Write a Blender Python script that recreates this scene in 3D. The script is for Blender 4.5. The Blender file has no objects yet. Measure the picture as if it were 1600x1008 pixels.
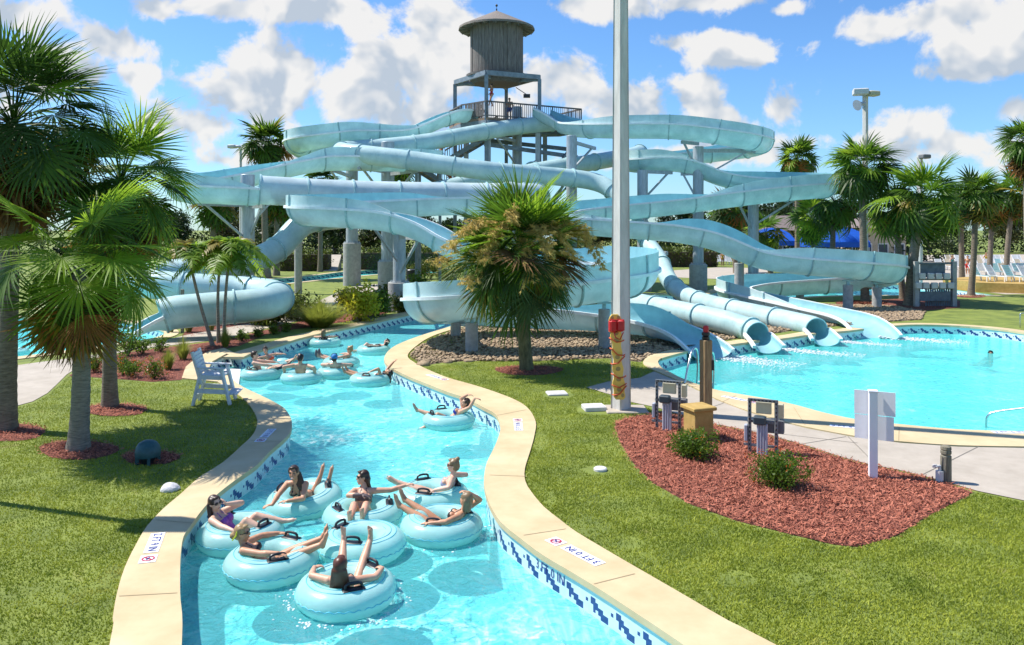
import bpy, bmesh, math, random
import numpy as np
from mathutils import Vector, Matrix
from mathutils.geometry import delaunay_2d_cdt
R = math.radians
rng = np.random.default_rng(7)
random.seed(7)
S = bpy.context.scene
COL = S.collection
F, YH, CX, H, WZ = 1244.0, 357.0, 800.0, 4.15, -0.35   # focal length in photo pixels, horizon row, centre column, eye height, water level

def P(px, py, z=0.0):
    """point of the photo that lies on the level z"""
    Y = F*(H-z)/(py-YH)
    return Vector(((px-CX)/F*Y, Y, z))
def PD(px, py, Y):
    """point of the photo at a known distance"""
    return Vector(((px-CX)/F*Y, Y, H-(py-YH)/F*Y))
def ZY(py, Y): return H-(py-YH)/F*Y
def XY(px, Y): return (px-CX)/F*Y

# ---------------------------------------------------------------- materials
MATS = {}
def mat(name, c, rough=.6, var=.18, vscale=4., bump=0., bscale=40., metal=0., trans=0., c2=None, stretch=(1, 1, 1), spec=.5, rot=0, coat=0., tcol=None, c3=None):
    if name in MATS: return MATS[name]
    m = bpy.data.materials.new(name); m.use_nodes = True
    nt = m.node_tree; N = nt.nodes; L = nt.links; N.clear()
    out = N.new('ShaderNodeOutputMaterial'); bs = N.new('ShaderNodeBsdfPrincipled')
    bs.inputs['Roughness'].default_value = rough; bs.inputs['Metallic'].default_value = metal
    bs.inputs['Specular IOR Level'].default_value = spec
    if coat: bs.inputs['Coat Weight'].default_value = coat
    tc = N.new('ShaderNodeTexCoord'); mp = N.new('ShaderNodeMapping'); mp.inputs['Scale'].default_value = stretch
    L.new(tc.outputs['Object'], mp.inputs['Vector'])
    nz = N.new('ShaderNodeTexNoise'); nz.inputs['Scale'].default_value = vscale; nz.inputs['Detail'].default_value = 5; nz.inputs['Roughness'].default_value = .65
    L.new(mp.outputs['Vector'], nz.inputs['Vector'])
    rp = N.new('ShaderNodeValToRGB'); rp.color_ramp.elements[0].position = .3; rp.color_ramp.elements[1].position = .72
    a = [max(0, x*(1-var)) for x in c]; b = list(c2) if c2 else [min(1, x*(1+var)) for x in c]
    rp.color_ramp.elements[0].color = (*a, 1); rp.color_ramp.elements[1].color = (*b, 1)
    if c3: e = rp.color_ramp.elements.new(.86); e.color = (*c3, 1); rp.color_ramp.elements[1].position = .60
    L.new(nz.outputs['Fac'], rp.inputs['Fac']); L.new(rp.outputs['Color'], bs.inputs['Base Color'])
    if bump:
        bn = N.new('ShaderNodeTexNoise'); bn.inputs['Scale'].default_value = bscale; bn.inputs['Detail'].default_value = 4
        L.new(mp.outputs['Vector'], bn.inputs['Vector'])
        bp = N.new('ShaderNodeBump'); bp.inputs['Strength'].default_value = bump; bp.inputs['Distance'].default_value = .02
        L.new(bn.outputs['Fac'], bp.inputs['Height']); L.new(bp.outputs['Normal'], bs.inputs['Normal'])
    if trans:
        tr = N.new('ShaderNodeBsdfTranslucent'); mx = N.new('ShaderNodeMixShader'); mx.inputs[0].default_value = trans
        if tcol: tr.inputs['Color'].default_value = (*tcol, 1)
        else: L.new(rp.outputs['Color'], tr.inputs['Color'])
        L.new(bs.outputs[0], mx.inputs[1]); L.new(tr.outputs[0], mx.inputs[2]); L.new(mx.outputs[0], out.inputs[0])
    else: L.new(bs.outputs[0], out.inputs[0])
    MATS[name] = m
    return m

# ---------------------------------------------------------------- mesh building
ORG = {}
def unit(v):
    v = np.asarray(v, float); n = np.linalg.norm(v); return v/n if n > 1e-9 else v
class MB:
    def __init__(s): s.v = []; s.f = []; s.m = []; s.n = 0
    def add(s, V, Fs, mi=0):
        o = s.n; s.v.extend([tuple(map(float, p)) for p in V]); s.n += len(V)
        for k, f in enumerate(Fs): s.f.append(tuple(i+o for i in f)); s.m.append(mi if isinstance(mi, int) else mi[k])
    def box(s, c, d, mi=0, rz=0., M=None, bev=0.):
        hx, hy, hz = d[0]/2, d[1]/2, d[2]/2
        if bev:
            b = min(bev, hx*.9, hy*.9, hz*.9)
            prof = [(hx-b, hy), (hx, hy-b), (hx, -hy+b), (hx-b, -hy), (-hx+b, -hy), (-hx, -hy+b), (-hx, hy-b), (-hx+b, hy)]
            V = []
            for z, k in ((-hz, b), (-hz+b, 0), (hz-b, 0), (hz, b)):
                for x, y in prof: V.append([x-math.copysign(k, x)*(1 if k else 0), y-math.copysign(k, y)*(1 if k else 0), z])
            Fs = []
            for r in range(3):
                for i in range(8): j = (i+1) % 8; Fs.append((r*8+j, r*8+i, r*8+8+i, r*8+8+j))
            Fs.append(tuple(range(8))); Fs.append(tuple(range(31, 23, -1)))
        else:
            V = [[x, y, z] for z in (-hz, hz) for x, y in ((-hx, -hy), (hx, -hy), (hx, hy), (-hx, hy))]
            Fs = [(3, 2, 1, 0), (4, 5, 6, 7), (0, 1, 5, 4), (1, 2, 6, 5), (2, 3, 7, 6), (3, 0, 4, 7)]
        V = np.array(V)
        if M is not None: V = V @ np.array(M).T
        elif rz:
            ca, sa = math.cos(rz), math.sin(rz); V = np.stack([V[:, 0]*ca-V[:, 1]*sa, V[:, 0]*sa+V[:, 1]*ca, V[:, 2]], 1)
        s.add(V+np.array(c, float), Fs, mi)
    def bar(s, a, b, w, h=None, mi=0):
        """rectangular bar between two points"""
        a = np.array(a, float); b = np.array(b, float); h = h or w
        d = unit(b-a); up = np.array([0, 0, 1.]) if abs(d[2]) < .95 else np.array([0, 1., 0])
        x = unit(np.cross(d, up)); y = np.cross(x, d)
        V = [p+x*i*w/2+y*j*h/2 for p in (a, b) for i, j in ((-1, -1), (1, -1), (1, 1), (-1, 1))]
        s.add(V, [(0, 1, 2, 3), (7, 6, 5, 4), (0, 4, 5, 1), (1, 5, 6, 2), (2, 6, 7, 3), (3, 7, 4, 0)], mi)
    def tube(s, path, r, n=10, mi=0, closed=False, caps=True):
        pts = [np.array(p, float) for p in path]; k = len(pts)
        rr = r if hasattr(r, '__len__') else [r]*k
        V = []; ref = None
        for i in range(k):
            if closed: t = unit(pts[(i+1) % k]-pts[i-1])
            else: t = unit(pts[min(i+1, k-1)]-pts[max(i-1, 0)])
            if ref is None: ref = np.array([0, 0, 1.]) if abs(t[2]) < .9 else np.array([1., 0, 0])
            x = unit(ref-t*np.dot(ref, t)); y = np.cross(t, x); ref = x
            for j in range(n):
                a = 2*math.pi*j/n; V.append(pts[i]+(x*math.cos(a)+y*math.sin(a))*rr[i])
        Fs = []
        for i in range(k if closed else k-1):
            for j in range(n):
                q = (j+1) % n; e = (i+1) % k; Fs.append((i*n+j, i*n+q, e*n+q, e*n+j))
        if caps and not closed:
            Fs.append(tuple(range(n-1, -1, -1))); Fs.append(tuple(range((k-1)*n, k*n)))
        s.add(V, Fs, mi)
    def lathe(s, prof, c=(0, 0, 0), n=24, mi=0, cap=True):
        V = []; k = len(prof)
        for r, z in prof:
            for j in range(n):
                a = 2*math.pi*j/n; V.append((c[0]+r*math.cos(a), c[1]+r*math.sin(a), c[2]+z))
        Fs = []; ms = []
        for i in range(k-1):
            for j in range(n): q = (j+1) % n; Fs.append((i*n+j, i*n+q, (i+1)*n+q, (i+1)*n+j))
        if cap:
            Fs.append(tuple(range(n-1, -1, -1))); Fs.append(tuple(range((k-1)*n, k*n)))
        s.add(V, Fs, mi)
    def ell(s, c, rad, M=None, n=16, k=10, mi=0):
        V = []; c = np.array(c, float)
        for i in range(k+1):
            t = math.pi*i/k
            for j in range(n):
                a = 2*math.pi*j/n; V.append((math.sin(t)*math.cos(a)*rad[0], math.sin(t)*math.sin(a)*rad[1], math.cos(t)*rad[2]))
        V = np.array(V)
        if M is not None: V = V @ np.array(M).T
        Fs = []
        for i in range(k):
            for j in range(n): q = (j+1) % n; Fs.append((i*n+j, (i+1)*n+j, (i+1)*n+q, i*n+q))
        s.add(V+c, Fs, mi)
    def cap(s, a, b, r0, r1, n=12, mi=0):
        """tapered capsule"""
        a = np.array(a, float); b = np.array(b, float); d = unit(b-a)
        up = np.array([0, 0, 1.]) if abs(d[2]) < .9 else np.array([1., 0, 0]); x = unit(np.cross(d, up)); y = np.cross(d, x)
        V = []; rows = 0
        for t in (-90, -60, -30, 0):
            q = R(t); V += [a+d*math.sin(q)*r0+(x*math.cos(2*math.pi*j/n)+y*math.sin(2*math.pi*j/n))*max(1e-4, math.cos(q))*r0 for j in range(n)]; rows += 1
        for t in (0, 30, 60, 90):
            q = R(t); V += [b+d*math.sin(q)*r1+(x*math.cos(2*math.pi*j/n)+y*math.sin(2*math.pi*j/n))*max(1e-4, math.cos(q))*r1 for j in range(n)]; rows += 1
        Fs = []
        for i in range(rows-1):
            for j in range(n): q = (j+1) % n; Fs.append((i*n+j, i*n+q, (i+1)*n+q, (i+1)*n+j))
        s.add(V, Fs, mi)
    def build(s, name, mats, parent=None, origin=None, smooth=40, link=True):
        return link_mesh(name, np.array(s.v, float).reshape(-1, 3), s.f, mats, parent, origin, smooth, s.m)

def link_mesh(name, V, Fs, mats, parent=None, origin=None, smooth=40, mi=None):
    o = np.array(ORG.get(parent.name, (0, 0, 0)) if parent is not None else (origin if origin is not None else (0, 0, 0)), float)
    me = bpy.data.meshes.new(name)
    V = np.asarray(V, float)-o
    if isinstance(Fs, np.ndarray):
        k = Fs.shape[1]; me.vertices.add(len(V)); me.vertices.foreach_set('co', V.astype(np.float32).ravel())
        me.loops.add(Fs.size); me.polygons.add(len(Fs))
        me.loops.foreach_set('vertex_index', Fs.astype(np.int32).ravel())
        me.polygons.foreach_set('loop_start', np.arange(0, Fs.size, k, dtype=np.int32))
        me.update(calc_edges=True)
    else:
        me.from_pydata(V.tolist(), [], Fs); me.update()
    if mi is not None and len(mi): me.polygons.foreach_set('material_index', np.asarray(mi, np.int32))
    for m in (mats if isinstance(mats, (list, tuple)) else [mats]): me.materials.append(m)
    if smooth:
        me.polygons.foreach_set('use_smooth', np.ones(len(me.polygons), bool))
        if smooth < 180: me.set_sharp_from_angle(angle=R(smooth))
    return link_obj(name, me, parent, o)
def link_obj(name, me, parent=None, o=(0, 0, 0)):
    ob = bpy.data.objects.new(name, me); COL.objects.link(ob)
    if parent is not None: ob.parent = parent
    else: ob.location = o
    ORG[ob.name] = tuple(o)
    return ob
def tag(o, label, cat, group=None, kind=None):
    o['label'] = label; o['category'] = cat
    if group: o['group'] = group
    if kind: o['kind'] = kind
    return o
def struct(o): o['kind'] = 'structure'; return o
def thing(name, label, cat, loc, group=None):
    o = bpy.data.objects.new(name, None); COL.objects.link(o); o.location = loc; o.empty_display_size = .3
    ORG[o.name] = tuple(loc); return tag(o, label, cat, group)
def dup(root, loc, rz=0., label=None, scale=1.):
    """copy of a thing with copies of its parts and sub-parts"""
    r = root.copy(); COL.objects.link(r); r.location = loc; r.rotation_euler = (0, 0, rz); r.scale = (scale,)*3
    if label: r['label'] = label
    for ch in list(root.children):
        c = ch.copy(); COL.objects.link(c); c.parent = r
        for g in list(ch.children):
            d = g.copy(); COL.objects.link(d); d.parent = c
    return r

def catmull(pts, step, closed=False, extra=None):
    """resample a polyline through a Catmull-Rom spline; rows may carry extra columns after the first three"""
    A = np.array(pts, float); n = len(A); out = []
    segs = n if closed else n-1
    for i in range(segs):
        if closed: p0, p1, p2, p3 = A[i-1], A[i], A[(i+1) % n], A[(i+2) % n]
        else: p0, p1, p2, p3 = A[max(i-1, 0)], A[i], A[i+1], A[min(i+2, n-1)]
        k = max(1, int(round(np.linalg.norm((p2-p1)[:3])/step)))
        for j in range(k):
            t = j/k
            c = .5*(2*p1+(p2-p0)*t+(2*p0-5*p1+4*p2-p3)*t*t+(3*p1-p0-3*p2+p3)*t**3)
            if A.shape[1] > 3: c[3:] = p1[3:]*(1-t)+p2[3:]*t
            out.append(c)
    if not closed: out.append(A[-1])
    return np.array(out)
def offset2(line, d, closed=False):
    """move a plan polyline sideways (to its left for d > 0)"""
    L_ = np.array(line, float)[:, :2]
    if closed: t = np.roll(L_, -1, 0)-np.roll(L_, 1, 0)
    else: t = np.gradient(L_, axis=0)
    t /= np.maximum(np.linalg.norm(t, axis=1, keepdims=True), 1e-9)
    return L_+np.stack([-t[:, 1], t[:, 0]], 1)*d
def fill(loops, z=0., uvz=None):
    vs = []; es = []
    for lp in loops:
        o = len(vs); k = len(lp); vs += [Vector((float(p[0]), float(p[1]))) for p in lp]; es += [(o+i, o+(i+1) % k) for i in range(k)]
    r = delaunay_2d_cdt(vs, es, [], 0, 1e-5)
    V = [(p[0], p[1], z) for p in r[0]]
    Fs = []; tri = [f for f in r[2]]
    cen = np.array([[sum(r[0][i].x for i in f)/len(f), sum(r[0][i].y for i in f)/len(f)] for f in tri]); keep = np.zeros(len(tri), bool)
    for lp in loops: keep ^= inside(cen, [(float(p[0]), float(p[1])) for p in lp])
    for f, kp in zip(tri, keep):
        if not kp: continue
        a, b, c = [r[0][i] for i in f[:3]]
        Fs.append(tuple(f) if (b-a).cross(c-a) > 0 else tuple(reversed(f)))
    return V, Fs
def sheet(name, loops, z, m):
    b = MB(); b.add(*fill(loops, z)); return b.build(name, m, smooth=0)
def inside(pts, poly):
    x, y = pts[:, 0], pts[:, 1]; q = np.asarray(poly, float)[:, :2]; r = np.zeros(len(pts), bool); j = len(q)-1
    for i in range(len(q)):
        xi, yi, xj, yj = q[i, 0], q[i, 1], q[j, 0], q[j, 1]
        c = (yi > y) != (yj > y)
        with np.errstate(divide='ignore', invalid='ignore'): r ^= c & (x < (xj-xi)*(y-yi)/(yj-yi+1e-12)+xi)
        j = i
    return r
def scatter(poly, n, avoid=(), bias=0.):
    q = np.asarray(poly, float)[:, :2]; lo = q.min(0); hi = q.max(0); got = []; c = 0
    while c < n:
        p = lo+(hi-lo)*rng.random((n*2, 2)); k = inside(p, q)
        for a in avoid: k &= ~inside(p, a)
        if bias: k &= rng.random(len(p)) < np.minimum(1, (bias/np.maximum(p[:, 1], 1))**1.5)
        p = p[k]; got.append(p); c += len(p)
        if len(got) > 60: break
    return np.concatenate(got)[:n]
def px_line(pl, z=0., step=.3): return catmull([P(*p, z) for p in pl], step)
# ---------------------------------------------------------------- camera, sun, sky
cam = bpy.data.objects.new('camera', bpy.data.cameras.new('camera')); COL.objects.link(cam)
cam.location = (0, 0, H); cam.rotation_euler = (R(90), 0, 0)
cam.data.sensor_width = 36; cam.data.lens = 36*F/1600; cam.data.shift_y = -(504-YH)/1600
cam.data.clip_end = 3000; cam.data.clip_start = .1
S.camera = cam
SUN_EL = 55.0
sdir = Vector((-math.cos(R(SUN_EL))*math.cos(R(18)), math.cos(R(SUN_EL))*math.sin(R(18)), math.sin(R(SUN_EL))))
sl = bpy.data.lights.new('sun', 'SUN'); sl.energy = 4.25; sl.angle = R(.53); sl.color = (1, .955, .88)
so = bpy.data.objects.new('sun', sl); COL.objects.link(so); so.rotation_euler = (-sdir).to_track_quat('-Z', 'Y').to_euler(); so.location = (-20, 10, 40)

w = bpy.data.worlds.new('World'); S.world = w; w.use_nodes = True
nt = w.node_tree; N = nt.nodes; L = nt.links; N.clear()
def nd(t, **k):
    n = N.new(t)
    for a, b in k.items(): setattr(n, a, b)
    return n
def math_(op, a, b=None, c=None):
    n = nd('ShaderNodeMath', operation=op)
    for i, v in enumerate((a, b, c)):
        if v is None: continue
        if isinstance(v, (int, float)): n.inputs[i].default_value = v
        else: L.new(v, n.inputs[i])
    return n.outputs[0]
sky = nd('ShaderNodeTexSky', sky_type='NISHITA'); sky.sun_disc = False
sky.sun_elevation = R(SUN_EL); sky.sun_rotation = math.atan2(sdir.x, sdir.y)
sky.air_density = 1.0; sky.dust_density = .3; sky.ozone_density = 3.0
hs = nd('ShaderNodeHueSaturation'); hs.inputs['Saturation'].default_value = 1.02; hs.inputs['Value'].default_value = 1.0
L.new(sky.outputs[0], hs.inputs['Color'])
tc = nd('ShaderNodeTexCoord'); D = tc.outputs['Generated']
# clouds: soft spots at fixed bearings of the sky, broken up by noise
CL = [(20, 20, 75, 42), (70, 105, 60, 62), (128, 112, 52, 36), (188, 66, 58, 40), (238, 14, 52, 30), (215, 116, 42, 26), (335, 12, 95, 26), (500, 14, 165, 42),
      (475, 105, 110, 75), (395, 150, 130, 75), (325, 195, 95, 55), (560, 150, 125, 72), (610, 105, 75, 50), (690, 28, 85, 56), (690, 92, 85, 70), (640, 185, 125, 46), (400, 238, 150, 30),
      (868, 120, 78, 48), (895, 150, 62, 36), (930, 8, 150, 26), (1110, 4, 170, 26), (1125, 82, 105, 34), (1060, 66, 50, 26), (990, 168, 85, 48), (1095, 150, 75, 52), (1140, 190, 100, 46), (1222, 170, 56, 50),
      (1190, 232, 110, 34), (1480, 22, 115, 40), (1390, 40, 62, 20), (1565, 70, 115, 62), (1490, 112, 100, 26), (1440, 195, 72, 62), (1400, 235, 64, 34), (1490, 222, 100, 36), (1592, 170, 52, 40),
      (1230, 12, 40, 18), (350, 250, 60, 26), (1650, 240, 120, 40), (-80, 150, 110, 70), (-200, 40, 140, 60), (1750, 60, 150, 60), (1040, 245, 200, 26), (780, 180, 80, 40)]
nz = nd('ShaderNodeTexNoise'); nz.inputs['Scale'].default_value = 12; nz.inputs['Detail'].default_value = 10; nz.inputs['Roughness'].default_value = .60; nz.inputs['Distortion'].default_value = .25
L.new(D, nz.inputs['Vector'])
def cloudfield(vec):
    cur = None
    for (px, py, rx, ry) in CL:
        v = Vector(((px-CX)/F, 1, (YH-py)/F)); l = v.length; v.normalize(); sx, sz = F/rx*l, F/ry*l
        n = nd('ShaderNodeVectorMath', operation='MULTIPLY_ADD'); L.new(vec, n.inputs[0]); n.inputs[1].default_value = (sx, 1.5, sz); n.inputs[2].default_value = (-v.x*sx, -v.y*1.5, -v.z*sz)
        q = nd('ShaderNodeVectorMath', operation='LENGTH'); L.new(n.outputs[0], q.inputs[0])
        cur = q.outputs['Value'] if cur is None else math_('SMOOTH_MIN', cur, q.outputs['Value'], .35)
    return cur
dist = cloudfield(D)
dens = math_('ADD', math_('SUBTRACT', .95, dist), math_('MULTIPLY', math_('SUBTRACT', nz.outputs['Fac'], .5), 3.5))
# loose small cloud for every other bearing
n3 = nd('ShaderNodeTexNoise'); n3.inputs['Scale'].default_value = 3.2; n3.inputs['Detail'].default_value = 8; n3.inputs['Roughness'].default_value = .6; L.new(D, n3.inputs['Vector'])
dens2 = math_('MULTIPLY', math_('SUBTRACT', n3.outputs['Fac'], .56), 4.0)
sepy = nd('ShaderNodeSeparateXYZ'); L.new(D, sepy.inputs[0])
back = nd('ShaderNodeMapRange'); back.inputs[1].default_value = .75; back.inputs[2].default_value = .55; L.new(sepy.outputs['Y'], back.inputs[0])
dens = math_('MAXIMUM', dens, math_('MULTIPLY', dens2, back.outputs[0]))
al = nd('ShaderNodeMapRange', interpolation_type='SMOOTHSTEP'); al.inputs[1].default_value = .02; al.inputs[2].default_value = .46; L.new(dens, al.inputs[0])
# thickness decides how white or how grey the cloud is; bases are greyer than tops
nz2 = nd('ShaderNodeTexNoise'); nz2.inputs['Scale'].default_value = 12; nz2.inputs['Detail'].default_value = 3; nz2.inputs['Roughness'].default_value = .58; nz2.inputs['Distortion'].default_value = .25
sh = nd('ShaderNodeVectorMath', operation='ADD'); L.new(D, sh.inputs[0]); sh.inputs[1].default_value = (-.012, 0, .022); L.new(sh.outputs[0], nz2.inputs['Vector'])
nz4 = nd('ShaderNodeTexNoise'); nz4.inputs['Scale'].default_value = 12; nz4.inputs['Detail'].default_value = 4; nz4.inputs['Roughness'].default_value = .5; nz4.inputs['Distortion'].default_value = .25; L.new(D, nz4.inputs['Vector'])
lit = math_('SUBTRACT', nz4.outputs['Fac'], nz2.outputs['Fac'])
lr = nd('ShaderNodeMapRange'); lr.inputs[1].default_value = -.10; lr.inputs[2].default_value = .09; L.new(math_('SUBTRACT', lit, math_('MULTIPLY', dens, .03)), lr.inputs[0])
cr = nd('ShaderNodeValToRGB'); e = cr.color_ramp.elements; e[0].position = .0; e[0].color = (.58, .66, .76, 1); e[1].position = .66; e[1].color = (1, .985, .96, 1); L.new(lr.outputs[0], cr.inputs['Fac'])
csc = nd('ShaderNodeVectorMath', operation='SCALE'); csc.inputs['Scale'].default_value = 4.55; L.new(cr.outputs['Color'], csc.inputs[0])
mx = nd('ShaderNodeMix', data_type='RGBA'); L.new(math_('MULTIPLY', al.outputs[0], .96), mx.inputs[0]); tint = nd('ShaderNodeMix', data_type='RGBA', blend_type='MULTIPLY'); tint.inputs[0].default_value = 1; tint.inputs[7].default_value = (.50, .71, .92, 1); L.new(hs.outputs[0], tint.inputs[6]); L.new(tint.outputs[2], mx.inputs[6]); L.new(csc.outputs[0], mx.inputs[7])
bg = nd('ShaderNodeBackground'); bg.inputs['Strength'].default_value = .12; L.new(mx.outputs[2], bg.inputs['Color'])
wo = nd('ShaderNodeOutputWorld'); L.new(bg.outputs[0], wo.inputs[0])
S.view_settings.view_transform = 'Standard'; S.view_settings.look = 'None'; S.view_settings.gamma = 1; S.view_settings.exposure = 0.74
S.render.engine = 'CYCLES'
S.cycles.max_bounces = 8; S.cycles.transparent_max_bounces = 12; S.cycles.diffuse_bounces = 3; S.cycles.glossy_bounces = 3
S.cycles.caustics_reflective = False; S.cycles.caustics_refractive = False
# ---------------------------------------------------------------- surface materials
M = {}
M['grass'] = mat('lawn_soil', (.12, .165, .028), .9, c2=(.20, .245, .038), c3=(.27, .20, .09), vscale=1.3, bump=.6, bscale=60)
M['blade'] = mat('grass_blade', (.21, .288, .026), .6, c2=(.38, .42, .045), c3=(.48, .39, .13), vscale=.9, trans=.3, spec=.3)
M['coping'] = mat('tan_coping', (.52, .40, .22), .8, var=.06, c2=(.60, .475, .28), c3=(.63, .53, .35), vscale=1.1, bump=.15, bscale=150)
M['concrete'] = mat('concrete_walk', (.40, .345, .275), .85, var=.10, c2=(.48, .42, .345), vscale=1.5, bump=.2, bscale=90)
M['pier'] = mat('pier_concrete', (.36, .36, .35), .85, var=.2, c2=(.48, .47, .45), vscale=5, bump=.2, bscale=50)
M['mulch'] = mat('mulch_bed', (.13, .035, .022), .95, c2=(.24, .075, .045), vscale=14, bump=1., bscale=60)
M['chip'] = mat('mulch_chip', (.22, .05, .03), .9, c2=(.50, .17, .10), c3=(.60, .34, .26), vscale=9)
M['gravel'] = mat('gravel_bed', (.13, .095, .06), .95, c2=(.26, .195, .13), vscale=10, bump=1., bscale=30)
M['stone'] = mat('river_stone', (.22, .15, .085), .85, c2=(.50, .37, .235), vscale=4.5)
M['plaster'] = mat('pool_plaster', (.62, .88, .90), .8, var=.05, vscale=2)
M['white_tile'] = mat('white_tile', (.62, .74, .74), .25, var=.08, vscale=8)
M['navy_tile'] = mat('navy_tile', (.018, .045, .20), .25, var=.3, vscale=20)
M['trim_tile'] = mat('green_trim_tile', (.22, .42, .36), .4, var=.12, vscale=8)
M['white'] = mat('white_paint', (.78, .78, .78), .5, var=.05, vscale=6)
M['sign_white'] = mat('sign_white', (.84, .845, .87), .5, var=.03, vscale=6)
M['ink'] = mat('marker_ink', (.03, .035, .22), .5, var=.1)
M['red_ink'] = mat('marker_red', (.5, .05, .08), .5, var=.1)
M['plate'] = mat('marker_plate', (.78, .78, .82), .5, var=.03)
M['black'] = mat('black_plastic', (.015, .016, .02), .4, var=.2)
M['joint'] = mat('joint_sealant', (.40, .31, .18), .9, var=.1)

def water_mat(name, tint, cscale, strength, body=(.16, .70, .74), bump=.10):
    m = bpy.data.materials.new(name); m.use_nodes = True; nt = m.node_tree; N = nt.nodes; L = nt.links; N.clear()
    def nd(t, **k):
        n = N.new(t)
        for a, b in k.items(): setattr(n, a, b)
        return n
    out = nd('ShaderNodeOutputMaterial'); tc = nd('ShaderNodeTexCoord')
    warp = nd('ShaderNodeTexNoise'); warp.inputs['Scale'].default_value = 1.6; warp.inputs['Detail'].default_value = 3; L.new(tc.outputs['Object'], warp.inputs['Vector'])
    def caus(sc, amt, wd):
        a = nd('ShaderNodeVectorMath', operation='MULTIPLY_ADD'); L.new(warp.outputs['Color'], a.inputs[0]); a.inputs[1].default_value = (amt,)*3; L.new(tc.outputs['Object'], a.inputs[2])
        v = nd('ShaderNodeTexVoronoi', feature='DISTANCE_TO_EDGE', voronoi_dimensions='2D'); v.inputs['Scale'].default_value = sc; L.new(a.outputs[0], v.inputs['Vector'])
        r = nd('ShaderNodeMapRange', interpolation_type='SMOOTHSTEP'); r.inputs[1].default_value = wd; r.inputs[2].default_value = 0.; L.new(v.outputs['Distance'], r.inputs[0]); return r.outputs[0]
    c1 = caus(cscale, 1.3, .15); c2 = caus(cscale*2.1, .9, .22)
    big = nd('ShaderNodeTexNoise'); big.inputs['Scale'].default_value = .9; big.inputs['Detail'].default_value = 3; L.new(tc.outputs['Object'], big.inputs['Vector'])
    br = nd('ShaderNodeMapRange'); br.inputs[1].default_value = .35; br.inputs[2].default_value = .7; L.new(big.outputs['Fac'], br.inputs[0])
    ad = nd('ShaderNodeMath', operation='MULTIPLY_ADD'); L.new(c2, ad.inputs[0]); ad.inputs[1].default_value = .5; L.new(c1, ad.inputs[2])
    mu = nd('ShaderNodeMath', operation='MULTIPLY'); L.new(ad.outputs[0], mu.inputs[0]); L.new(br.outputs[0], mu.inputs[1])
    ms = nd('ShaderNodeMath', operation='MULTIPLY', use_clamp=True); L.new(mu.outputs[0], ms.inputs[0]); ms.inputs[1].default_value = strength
    mx = nd('ShaderNodeMix', data_type='RGBA'); L.new(ms.outputs[0], mx.inputs[0]); mx.inputs[6].default_value = (*tint, 1); mx.inputs[7].default_value = (1.28, 1.24, 1.22, 1)  # caustic light painted as bright lines in the surface tint
    tr = nd('ShaderNodeBsdfTransparent'); L.new(mx.outputs[2], tr.inputs['Color'])
    gl = nd('ShaderNodeBsdfGlossy'); gl.inputs['Roughness'].default_value = .05
    n1 = nd('ShaderNodeTexNoise'); n1.inputs['Scale'].default_value = 4.2; n1.inputs['Detail'].default_value = 5; n1.inputs['Roughness'].default_value = .62; n1.inputs['Distortion'].default_value = .8; L.new(tc.outputs['Object'], n1.inputs['Vector'])
    bp = nd('ShaderNodeBump'); bp.inputs['Strength'].default_value = 1.; bp.inputs['Distance'].default_value = bump; L.new(n1.outputs['Fac'], bp.inputs['Height'])
    L.new(bp.outputs['Normal'], gl.inputs['Normal'])
    fr = nd('ShaderNodeFresnel'); fr.inputs['IOR'].default_value = 1.25; L.new(bp.outputs['Normal'], fr.inputs['Normal'])
    ms2 = nd('ShaderNodeMixShader'); L.new(fr.outputs[0], ms2.inputs[0]); L.new(tr.outputs[0], ms2.inputs[1]); L.new(gl.outputs[0], ms2.inputs[2]); L.new(ms2.outputs[0], out.inputs[0])
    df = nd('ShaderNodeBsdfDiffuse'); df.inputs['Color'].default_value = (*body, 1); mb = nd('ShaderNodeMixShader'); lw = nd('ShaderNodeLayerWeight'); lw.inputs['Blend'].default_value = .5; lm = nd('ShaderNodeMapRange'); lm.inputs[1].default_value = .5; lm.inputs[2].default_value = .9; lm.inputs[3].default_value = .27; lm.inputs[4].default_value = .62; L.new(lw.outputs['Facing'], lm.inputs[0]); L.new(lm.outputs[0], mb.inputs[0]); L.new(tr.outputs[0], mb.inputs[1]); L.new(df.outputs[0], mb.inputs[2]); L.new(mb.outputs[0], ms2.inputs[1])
    return m
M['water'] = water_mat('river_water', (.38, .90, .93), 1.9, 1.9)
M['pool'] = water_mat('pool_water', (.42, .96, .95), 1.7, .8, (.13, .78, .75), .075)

# ---------------------------------------------------------------- plan lines (traced in the photo, laid out on the ground)
def V2(l): return [(float(p[0]), float(p[1])) for p in l]
LI_px = [(279, 1008), (277, 931), (278, 875), (283, 842), (295, 824), (315, 797), (339, 773), (369, 750), (399, 729), (419, 708), (440, 690), (452, 676), (453, 658), (443, 641), (428, 631), (404, 619), (374, 604), (351, 585)]
LI_far = [(379, 559), (398, 551), (428, 542), (467, 530), (508, 520), (553, 511), (606, 499), (660, 487), (700, 480), (760, 472), (860, 463), (1000, 460), (1096, 461), (1140, 450), (1200, 445), (1330, 444)]
LO_px = [(172, 1008), (176, 970), (183, 930), (195, 890), (212, 855), (230, 825), (256, 797), (283, 774), (312, 748), (348, 725), (376, 700), (396, 680), (402, 661), (397, 645), (383, 627), (362, 611), (340, 598)]
RI_px = [(1060, 1003), (1000, 963), (950, 930), (900, 899), (851, 870), (815, 843), (786, 819), (769, 792), (760, 765), (759, 747), (763, 726), (773, 705), (781, 685), (784, 667), (776, 649), (755, 637), (728, 623), (698, 613), (668, 601), (636, 588), (606, 571), (603, 557), (618, 542), (651, 528), (695, 514), (739, 501), (763, 496)]
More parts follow.
